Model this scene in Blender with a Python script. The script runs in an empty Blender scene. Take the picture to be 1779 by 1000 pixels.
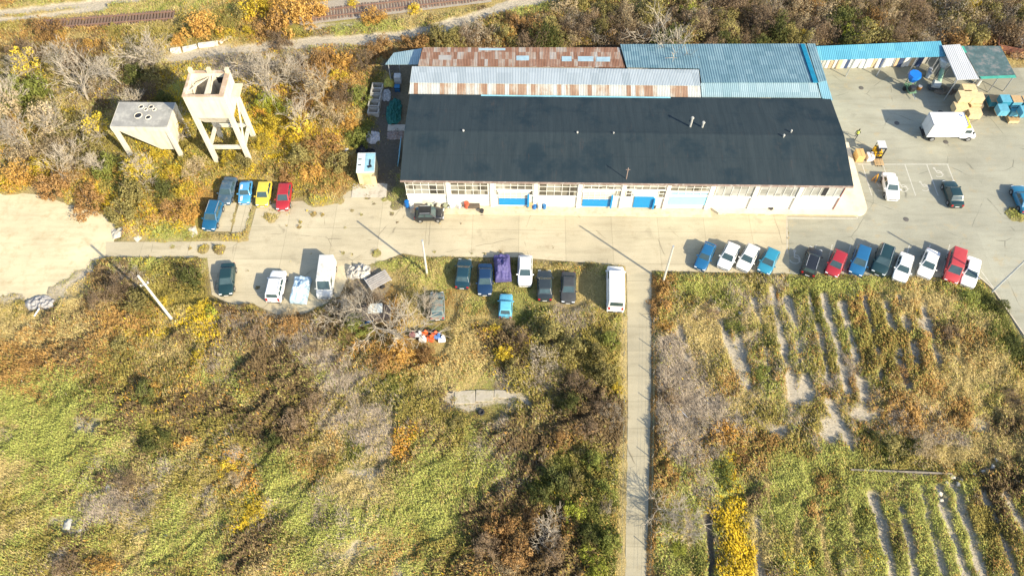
import bpy, bmesh, math, random
import numpy as np
from mathutils import Vector, Matrix

# ------------------------------------------------------------------ camera, sky, sun, exposure
F, PITCH, CAMH = 1373.0, math.radians(58.9), 78.0
SC = bpy.context.scene
COL = SC.collection
cam = bpy.data.objects.new('camera', bpy.data.cameras.new('camera'))
COL.objects.link(cam)
cam.data.sensor_width = 36.0
cam.data.lens = F / 1779.0 * 36.0
cam.data.clip_start, cam.data.clip_end = 1.0, 4000.0
cam.location = (0, 0, CAMH)
cam.rotation_euler = (math.pi / 2 - PITCH, 0, 0)
SC.camera = cam

SUN_EL = math.radians(31.0)
SUN_H = Vector((0.76, -0.65)).normalized()
world = bpy.data.worlds.new('World')
SC.world = world
world.use_nodes = True
wn = world.node_tree
sky = wn.nodes.new('ShaderNodeTexSky')
sky.sky_type = 'NISHITA'
sky.sun_disc = False
sky.sun_elevation = SUN_EL
sky.sun_rotation = math.atan2(SUN_H.x, SUN_H.y)
wn.links.new(sky.outputs[0], wn.nodes['Background'].inputs[0])
wn.nodes['Background'].inputs[1].default_value = 0.15
sun = bpy.data.objects.new('sun', bpy.data.lights.new('sun', 'SUN'))
COL.objects.link(sun)
sun.data.energy = 4.8
sun.data.angle = math.radians(0.6)
sun.data.color = (1.0, 0.885, 0.67)
sd = Vector((SUN_H.x * math.cos(SUN_EL), SUN_H.y * math.cos(SUN_EL), math.sin(SUN_EL)))
sun.rotation_euler = (-sd).to_track_quat('-Z', 'Y').to_euler()
SC.view_settings.view_transform = 'Standard'
SC.view_settings.look = 'None'
SC.view_settings.gamma = 1.0
SC.view_settings.exposure = 0.85
SC.view_settings.use_curve_mapping = False

# ------------------------------------------------------------------ helpers
CP, SP = math.cos(PITCH), math.sin(PITCH)


def ray(px, py):
    a, b = (px - 889.5) / F, (500.0 - py) / F
    return a, CP + b * SP, -SP + b * CP


def P(px, py, z=0.0):
    """the point at height z which the photograph shows at (px, py)"""
    x, y, d = ray(px, py)
    t = (CAMH - z) / -d
    return Vector((x * t, y * t, z))


def PY(px, py, Y):
    x, y, d = ray(px, py)
    t = Y / y
    return Vector((x * t, Y, CAMH + d * t))


def pxm(px, py):
    """photo pixels per metre at that ground point"""
    return F / (P(px, py) - cam.location).length


def Pn(pts):
    p = np.asarray(pts, float)
    a, b = (p[:, 0] - 889.5) / F, (500.0 - p[:, 1]) / F
    d = SP - b * CP
    t = CAMH / d
    return np.stack([a * t, (CP + b * SP) * t], 1)


RND = random.Random(7)


def tag(o, label=None, cat=None, group=None, kind=None):
    if label: o['label'] = label
    if cat: o['category'] = cat
    if group: o['group'] = group
    if kind: o['kind'] = kind
    return o


def empty(name, loc, rz=0.0, label=None, cat=None, group=None):
    o = bpy.data.objects.new(name, None)
    COL.objects.link(o)
    o.location = loc
    o.rotation_euler = (0, 0, rz)
    o.empty_display_size = 0.3
    return tag(o, label, cat, group)


def link(name, me, mats=None, parent=None, loc=None, rz=None):
    o = bpy.data.objects.new(name, me)
    COL.objects.link(o)
    if mats is not None and not len(me.materials):
        for m in (mats if isinstance(mats, (list, tuple)) else [mats]):
            me.materials.append(m)
    if parent: o.parent = parent
    if loc is not None: o.location = loc
    if rz is not None: o.rotation_euler = (0, 0, rz)
    return o


def copy_tree(o, parent=None):
    kids = list(o.children)
    c = o.copy()
    COL.objects.link(c)
    c.parent = parent
    for k in kids:
        copy_tree(k, c)
    return c


class MB:
    def __init__(self):
        self.v, self.f, self.m = [], [], []

    def add(self, vs, fs, mi=0):
        n = len(self.v)
        self.v += [tuple(p) for p in vs]
        self.f += [tuple(i + n for i in f) for f in fs]
        self.m += [mi] * len(fs)
        return self

    def bx(self, x0, x1, y0, y1, z0, z1, mi=0):
        return self.add([(x0, y0, z0), (x1, y0, z0), (x1, y1, z0), (x0, y1, z0), (x0, y0, z1), (x1, y0, z1), (x1, y1, z1), (x0, y1, z1)],
                        [(3, 2, 1, 0), (4, 5, 6, 7), (0, 1, 5, 4), (1, 2, 6, 5), (2, 3, 7, 6), (3, 0, 4, 7)], mi)

    def rbox(self, c, s, rz=0.0, mi=0, tilt=0.0):
        M = Matrix.Translation(Vector(c)) @ Matrix.Rotation(rz, 4, 'Z') @ Matrix.Rotation(tilt, 4, 'X')
        hx, hy, hz = s[0] / 2, s[1] / 2, s[2] / 2
        vs = [M @ Vector((x, y, z)) for z in (-hz, hz) for (x, y) in ((-hx, -hy), (hx, -hy), (hx, hy), (-hx, hy))]
        return self.add(vs, [(3, 2, 1, 0), (4, 5, 6, 7), (0, 1, 5, 4), (1, 2, 6, 5), (2, 3, 7, 6), (3, 0, 4, 7)], mi)

    def cyl(self, p0, p1, r0, r1=None, n=8, mi=0, caps=True):
        r1 = r0 if r1 is None else r1
        p0, p1 = Vector(p0), Vector(p1)
        d = (p1 - p0).normalized()
        u = d.orthogonal().normalized()
        w = d.cross(u)
        vs = []
        for p, r in ((p0, r0), (p1, r1)):
            for i in range(n):
                a = 2 * math.pi * i / n
                vs.append(p + (u * math.cos(a) + w * math.sin(a)) * r)
        fs = [(i, (i + 1) % n, n + (i + 1) % n, n + i) for i in range(n)]
        if caps: fs += [tuple(range(n - 1, -1, -1)), tuple(range(n, 2 * n))]
        return self.add(vs, fs, mi)

    def slab(self, pts, th, mi=0):
        """a plate: pts its top outline (3-D, counter-clockwise from above), th its thickness downwards"""
        n = len(pts)
        vs = [tuple(p) for p in pts] + [(p[0], p[1], p[2] - th) for p in pts]
        fs = [tuple(range(n)), tuple(range(2 * n - 1, n - 1, -1))] + [(i + n, (i + 1) % n + n, (i + 1) % n, i) for i in range(n)]
        return self.add(vs, fs, mi)

    def tor(self, c, R, r, n=16, k=7, mi=0, axis='Z', tilt=(0, 0)):
        vs = []
        M = Matrix.Rotation(tilt[0], 3, 'X') @ Matrix.Rotation(tilt[1], 3, 'Y')
        for i in range(n):
            a = 2 * math.pi * i / n
            for j in range(k):
                b = 2 * math.pi * j / k
                p = Vector(((R + r * math.cos(b)) * math.cos(a), (R + r * math.cos(b)) * math.sin(a), r * math.sin(b)))
                vs.append(M @ p + Vector(c))
        fs = [(i * k + j, ((i + 1) % n) * k + j, ((i + 1) % n) * k + (j + 1) % k, i * k + (j + 1) % k) for i in range(n) for j in range(k)]
        return self.add(vs, fs, mi)

    def mesh(self, name, mats=None, smooth=False, bevel=0.0, seg=2):
        me = bpy.data.meshes.new(name)
        me.from_pydata([tuple(p) for p in self.v], [], self.f)
        me.polygons.foreach_set('material_index', self.m)
        if bevel:
            bm = bmesh.new()
            bm.from_mesh(me)
            bmesh.ops.remove_doubles(bm, verts=bm.verts, dist=1e-4)
            bmesh.ops.bevel(bm, geom=[e for e in bm.edges if len(e.link_faces) == 2 and e.calc_face_angle(0) > 0.5], offset=bevel, segments=seg, affect='EDGES', profile=0.6)
            bm.to_mesh(me)
            bm.free()
        if smooth:
            me.polygons.foreach_set('use_smooth', [True] * len(me.polygons))
        if mats is not None:
            for m in (mats if isinstance(mats, (list, tuple)) else [mats]):
                me.materials.append(m)
        me.update()
        return me

    def build(self, name, mats, parent=None, loc=None, rz=None, smooth=False, bevel=0.0):
        return link(name, self.mesh(name, mats, smooth, bevel), None, parent, loc, rz)


# ------------------------------------------------------------------ materials
def nodes_of(name):
    m = bpy.data.materials.new(name)
    m.use_nodes = True
    nt = m.node_tree
    return m, nt, nt.nodes['Principled BSDF']


def N(nt, t, **kw):
    n = nt.nodes.new(t)
    for k, v in kw.items():
        if k in n.inputs: n.inputs[k].default_value = v
        else: setattr(n, k, v)
    return n


def noise(nt, vec, scale, detail=4.0, rough=0.6):
    n = N(nt, 'ShaderNodeTexNoise', Scale=scale, Detail=detail, Roughness=rough)
    nt.links.new(vec, n.inputs['Vector'])
    return n.outputs['Fac']


def ramp(nt, fac, stops):
    r = nt.nodes.new('ShaderNodeValToRGB')
    el = r.color_ramp.elements
    while len(el) < len(stops): el.new(0.5)
    for e, (p, c) in zip(el, stops):
        e.position = p
        e.color = (*c, 1) if len(c) == 3 else c
    nt.links.new(fac, r.inputs[0])
    return r.outputs[0]


def mix(nt, fac, a, b, mode='MIX'):
    n = nt.nodes.new('ShaderNodeMix')
    n.data_type = 'RGBA'
    n.blend_type = mode
    for sock, val in ((0, fac), (6, a), (7, b)):
        if isinstance(val, (int, float)): n.inputs[sock].default_value = val
        elif isinstance(val, (tuple, list)): n.inputs[sock].default_value = (*val[:3], 1)
        else: nt.links.new(val, n.inputs[sock])
    return n.outputs[2]


def math_(nt, op, a, b=None):
    n = nt.nodes.new('ShaderNodeMath')
    n.operation = op
    for i, v in enumerate((a, b)):
        if v is None: continue
        if isinstance(v, (int, float)): n.inputs[i].default_value = v
        else: nt.links.new(v, n.inputs[i])
    return n.outputs[0]


def scaled(nt, vec, s):
    n = N(nt, 'ShaderNodeMapping')
    n.inputs['Scale'].default_value = s
    nt.links.new(vec, n.inputs['Vector'])
    return n.outputs[0]


def coords(nt):
    return nt.nodes.new('ShaderNodeTexCoord').outputs['Object']


def bump(nt, b, h, strength, dist=0.05):
    n = N(nt, 'ShaderNodeBump', Strength=strength, Distance=dist)
    nt.links.new(h, n.inputs['Height'])
    nt.links.new(n.outputs[0], b.inputs['Normal'])


MC = {}


def plain(name, c, rough=0.6, vary=0.25, scale=1.5, metal=0.0, dirt=None, spec=None, coat=0.0, streak=False):
    """painted or natural surface with uneven tone; dirt = a second colour in blotches"""
    if name in MC: return MC[name]
    m, nt, b = nodes_of(name)
    co = coords(nt)
    f = noise(nt, co, scale, 6.0, 0.65)
    dk = tuple(max(0, x * (1 - vary)) for x in c)
    lt = tuple(min(0.95, x * (1 + vary * 0.6)) for x in c)
    col = ramp(nt, f, [(0.3, dk), (0.7, lt)])
    if dirt:
        f2 = noise(nt, scaled(nt, co, (2.4, 2.4, 0.22)) if streak else co, scale * 0.7 + 0.3, 8.0, 0.7)
        col = mix(nt, ramp(nt, f2, [(0.5, (0, 0, 0)), (0.68, (1, 1, 1))]), col, dirt)
    nt.links.new(col, b.inputs['Base Color'])
    b.inputs['Roughness'].default_value = rough
    b.inputs['Metallic'].default_value = metal
    if spec is not None: b.inputs['Specular IOR Level'].default_value = spec
    if coat: b.inputs['Coat Weight'].default_value = coat; b.inputs['Coat Roughness'].default_value = 0.08
    MC[name] = m
    return m


def paint(name, c):
    return plain('paint ' + name, c, rough=0.38, vary=0.10, scale=1.2, coat=0.6)


GLASS = plain('dark glass', (0.05, 0.085, 0.09), rough=0.06, vary=0.35, scale=0.8, spec=0.8)
TYRE = plain('tyre rubber', (0.022, 0.022, 0.024), rough=0.85)
RIM = plain('alloy', (0.45, 0.46, 0.48), rough=0.35, metal=0.7, vary=0.15)
BLACK = plain('black plastic', (0.025, 0.026, 0.03), rough=0.55)
LAMP = plain('clear lamp', (0.75, 0.78, 0.8), rough=0.12, vary=0.1)
TAIL = plain('red lamp', (0.42, 0.02, 0.02), rough=0.2, vary=0.1)
PLATE = plain('plate white', (0.75, 0.75, 0.72), rough=0.5, vary=0.05)
STEEL = plain('galvanised steel', (0.5, 0.52, 0.54), rough=0.45, metal=0.5, vary=0.2)
CONC = plain('weathered concrete', (0.55, 0.50, 0.41), rough=0.9, vary=0.22, scale=1.1, dirt=(0.30, 0.26, 0.2))
WOOD = plain('raw timber', (0.50, 0.36, 0.19), rough=0.8, vary=0.25, scale=3.0)
BARK = plain('pale bark', (0.43, 0.37, 0.285), rough=0.9, vary=0.35, scale=4.0)
BARKD = plain('dark bark', (0.14, 0.105, 0.075), rough=0.9, vary=0.35, scale=4.0)


def vcol_mat(name, rough=0.85, trans=0.0, jitter=0.25):
    m, nt, b = nodes_of(name)
    a = N(nt, 'ShaderNodeVertexColor', layer_name='Col')
    oi = nt.nodes.new('ShaderNodeObjectInfo')
    hsv = nt.nodes.new('ShaderNodeHueSaturation')
    mr = N(nt, 'ShaderNodeMapRange')
    mr.inputs[3].default_value, mr.inputs[4].default_value = 1 - jitter, 1 + jitter
    nt.links.new(oi.outputs['Random'], mr.inputs[0])
    nt.links.new(mr.outputs[0], hsv.inputs['Value'])
    nt.links.new(a.outputs[0], hsv.inputs['Color'])
    nt.links.new(hsv.outputs[0], b.inputs['Base Color'])
    b.inputs['Roughness'].default_value = rough
    b.inputs['Specular IOR Level'].default_value = 0.2
    if trans:
        t = nt.nodes.new('ShaderNodeBsdfTranslucent')
        nt.links.new(hsv.outputs[0], t.inputs[0])
        ms = nt.nodes.new('ShaderNodeMixShader')
        ms.inputs[0].default_value = trans
        nt.links.new(b.outputs[0], ms.inputs[1])
        nt.links.new(t.outputs[0], ms.inputs[2])
        nt.links.new(ms.outputs[0], nt.nodes['Material Output'].inputs[0])
    return m


LEAF = vcol_mat('leaf', trans=0.3)
TUFT = vcol_mat('tuft', trans=0.2, jitter=0.0)


def ground_mat():
    m, nt, b = nodes_of('bare and mossy ground')
    co = coords(nt)
    a = N(nt, 'ShaderNodeVertexColor', layer_name='Col')
    f = noise(nt, co, 3.5, 10.0, 0.75)
    f2 = noise(nt, co, 14.0, 6.0, 0.7)
    c = mix(nt, 1.0, a.outputs[0], ramp(nt, f, [(0.3, (0.62, 0.62, 0.6)), (0.7, (1.3, 1.28, 1.22))]), 'MULTIPLY')
    nt.links.new(c, b.inputs['Base Color'])
    b.inputs['Roughness'].default_value = 0.95
    b.inputs['Specular IOR Level'].default_value = 0.1
    bump(nt, b, f2, 0.9, 0.15)
    return m


def paving(name, c, slab=(6.0, 5.0), joint=0.5, stain=(0.5, 0.4, 0.24), stain_at=0.56, crack=0.35, rot=0.0, fine=0.12):
    """cast slabs or tarmac: joints, stains, cracks and grit"""
    m, nt, b = nodes_of(name)
    co = coords(nt)
    f = noise(nt, co, 0.13, 8.0, 0.6)
    f2 = noise(nt, co, 0.6, 9.0, 0.7)
    f3 = noise(nt, co, 9.0, 4.0, 0.7)
    f4 = noise(nt, scaled(nt, co, (0.18, 1.1, 1)), 1.0, 6.0, 0.65)
    col = mix(nt, ramp(nt, f, [(0.32, (0, 0, 0)), (0.68, (1, 1, 1))]), tuple(x * 0.84 for x in c), tuple(min(0.9, x * 1.12) for x in c))
    col = mix(nt, ramp(nt, f2, [(stain_at, (0, 0, 0)), (stain_at + 0.16, (0.8, 0.8, 0.8))]), col, stain)
    col = mix(nt, 1.0, col, ramp(nt, f3, [(0.3, (1 - fine,) * 3), (0.7, (1 + fine,) * 3)]), 'MULTIPLY')
    col = mix(nt, 1.0, col, ramp(nt, f4, [(0.32, (0.86, 0.855, 0.84)), (0.52, (1, 1, 1)), (0.72, (1.06, 1.05, 1.03))]), 'MULTIPLY')
    f5 = noise(nt, co, 0.34, 3.0, 0.5)
    col = mix(nt, ramp(nt, f5, [(0.66, (0, 0, 0)), (0.71, (0.4, 0.4, 0.4))]), col, tuple(x * 0.6 for x in c))
    if joint:
        mp = N(nt, 'ShaderNodeMapping')
        mp.inputs['Rotation'].default_value = (0, 0, rot)
        nt.links.new(co, mp.inputs['Vector'])
        br = N(nt, 'ShaderNodeTexBrick', Scale=1.0)
        br.offset = 0.0
        br.inputs['Color1'].default_value = (1, 1, 1, 1)
        br.inputs['Color2'].default_value = (0.88, 0.88, 0.88, 1)
        br.inputs['Mortar'].default_value = (1 - joint, 1 - joint, 1 - joint, 1)
        br.inputs['Mortar Size'].default_value = 0.035
        br.inputs['Mortar Smooth'].default_value = 0.3
        br.inputs['Brick Width'].default_value, br.inputs['Row Height'].default_value = slab
        nt.links.new(mp.outputs[0], br.inputs['Vector'])
        col = mix(nt, 1.0, col, br.outputs[0], 'MULTIPLY')
    if crack:
        warp = N(nt, 'ShaderNodeTexNoise', Scale=0.5, Detail=3.0)
        nt.links.new(co, warp.inputs['Vector'])
        wv = mix(nt, 0.18, co, warp.outputs['Color'], 'LINEAR_LIGHT')
        vo = N(nt, 'ShaderNodeTexVoronoi', Scale=0.11)
        vo.feature = 'DISTANCE_TO_EDGE'
        nt.links.new(wv, vo.inputs['Vector'])
        ck = ramp(nt, vo.outputs['Distance'], [(0.0, (1, 1, 1)), (0.005, (0, 0, 0))])
        ck = mix(nt, 1.0, ck, ramp(nt, noise(nt, co, 0.35, 3), [(0.48, (0, 0, 0)), (0.58, (1, 1, 1))]), 'MULTIPLY')
        col = mix(nt, ck, col, tuple(x * (1 - crack) * 0.6 for x in c))
    nt.links.new(col, b.inputs['Base Color'])
    b.inputs['Roughness'].default_value = 0.93
    b.inputs['Specular IOR Level'].default_value = 0.15
    bump(nt, b, f3, 0.25, 0.02)
    return m


def sheet_roof(name, stops, w=0.9, l=2.4, rib=0.22, streak=0.5, rough=0.5, depth=0.03, axis=0):
    """profiled metal sheets: each sheet its own tone, streaks down the slope, ribs as bump; stops = colour ramp"""
    m, nt, b = nodes_of(name)
    co = coords(nt)
    sep = nt.nodes.new('ShaderNodeSeparateXYZ')
    nt.links.new(co, sep.inputs[0])
    X, Y = (sep.outputs[0], sep.outputs[1]) if axis == 0 else (sep.outputs[1], sep.outputs[0])
    cx = math_(nt, 'FLOOR', math_(nt, 'DIVIDE', X, w))
    cy = math_(nt, 'FLOOR', math_(nt, 'DIVIDE', Y, l))
    cmb = nt.nodes.new('ShaderNodeCombineXYZ')
    nt.links.new(cx, cmb.inputs[0]); nt.links.new(cy, cmb.inputs[1])
    wnz = nt.nodes.new('ShaderNodeTexWhiteNoise')
    wnz.noise_dimensions = '2D'
    nt.links.new(cmb.outputs[0], wnz.inputs['Vector'])
    st = noise(nt, scaled(nt, co, (3.2, 0.25, 1) if axis == 0 else (0.25, 3.2, 1)), 1.0, 6.0, 0.7)
    big = noise(nt, co, 0.5, 6.0, 0.65)
    f = math_(nt, 'ADD', math_(nt, 'MULTIPLY', wnz.outputs[0], 1 - streak), math_(nt, 'MULTIPLY', math_(nt, 'ADD', st, big), streak * 0.5))
    col = ramp(nt, f, stops)
    sx = math_(nt, 'ABSOLUTE', math_(nt, 'SUBTRACT', math_(nt, 'FRACT', math_(nt, 'DIVIDE', X, w)), 0.5))
    seam = ramp(nt, sx, [(0.465, (1, 1, 1)), (0.495, (0.7, 0.7, 0.7))])
    col = mix(nt, 1.0, col, seam, 'MULTIPLY')
    nt.links.new(col, b.inputs['Base Color'])
    b.inputs['Roughness'].default_value = rough
    b.inputs['Specular IOR Level'].default_value = 0.35
    wv = math_(nt, 'SINE', math_(nt, 'MULTIPLY', X, 2 * math.pi / rib))
    bump(nt, b, wv, 0.55, depth)
    return m

# ------------------------------------------------------------------ terrain, paving, ground cover
rng = np.random.default_rng(11)


def vnoise(x, y, scale, seed):
    """smooth value noise in 0..1 over metres"""
    g = np.random.default_rng(seed).random((257, 257))
    u, v = x / scale + 311.7, y / scale + 173.3
    i, j = np.floor(u).astype(int), np.floor(v).astype(int)
    fu, fv = u - i, v - j
    fu, fv = fu * fu * (3 - 2 * fu), fv * fv * (3 - 2 * fv)
    i0, j0, i1, j1 = i % 257, j % 257, (i + 1) % 257, (j + 1) % 257
    return (g[i0, j0] * (1 - fu) + g[i1, j0] * fu) * (1 - fv) + (g[i0, j1] * (1 - fu) + g[i1, j1] * fu) * fv


def fbm(x, y, scale, seed, oct=3):
    s, a, tot = 0, 1.0, 0
    for k in range(oct):
        s = s + a * vnoise(x, y, scale / 2 ** k, seed + k)
        tot += a
        a *= 0.55
    return s / tot


# cover types:       ground colour         tuft colour (low)     tuft colour (high)    height
TYPES = {
    'G': ((0.319, 0.289, 0.099), (0.165, 0.188, 0.038), (0.514, 0.521, 0.142), 0.46),   # green grass
    'O': ((0.218, 0.174, 0.061), (0.127, 0.109, 0.026), (0.399, 0.326, 0.090), 0.55),   # olive weeds
    'S': ((0.414, 0.326, 0.138), (0.302, 0.235, 0.090), (0.690, 0.554, 0.249), 0.35),        # straw
    'R': ((0.271, 0.174, 0.066), (0.188, 0.102, 0.029), (0.500, 0.310, 0.105), 0.6),    # russet weeds
    'B': ((0.128, 0.092, 0.047), (0.078, 0.053, 0.024), (0.232, 0.164, 0.083), 0.85),  # dark brown bramble, also painted in for shaded hollows
    'T': ((0.351, 0.292, 0.215), (0.233, 0.183, 0.133), (0.538, 0.455, 0.352), 0.5),         # grey dead stalks
    'Y': ((0.263, 0.187, 0.044), (0.298, 0.216, 0.019), (0.767, 0.546, 0.035), 0.6),         # yellow flowers and leaves
    'E': ((0.261, 0.156, 0.063), (0.300, 0.151, 0.031), (0.661, 0.364, 0.078), 0.6),        # orange leaves
    'L': ((0.500, 0.440, 0.345), (0.340, 0.289, 0.212), (0.583, 0.509, 0.392), 0.02),         # bare pale soil
    'D': ((0.150, 0.130, 0.105), (0.102, 0.085, 0.051), (0.212, 0.180, 0.106), 0.06),         # dark trodden earth
    'V': ((0.113, 0.121, 0.033), (0.059, 0.071, 0.015), (0.213, 0.213, 0.049), 0.5),    # dark green weeds, also painted in where hollows lie in shade
}
TK = list(TYPES)
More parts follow.
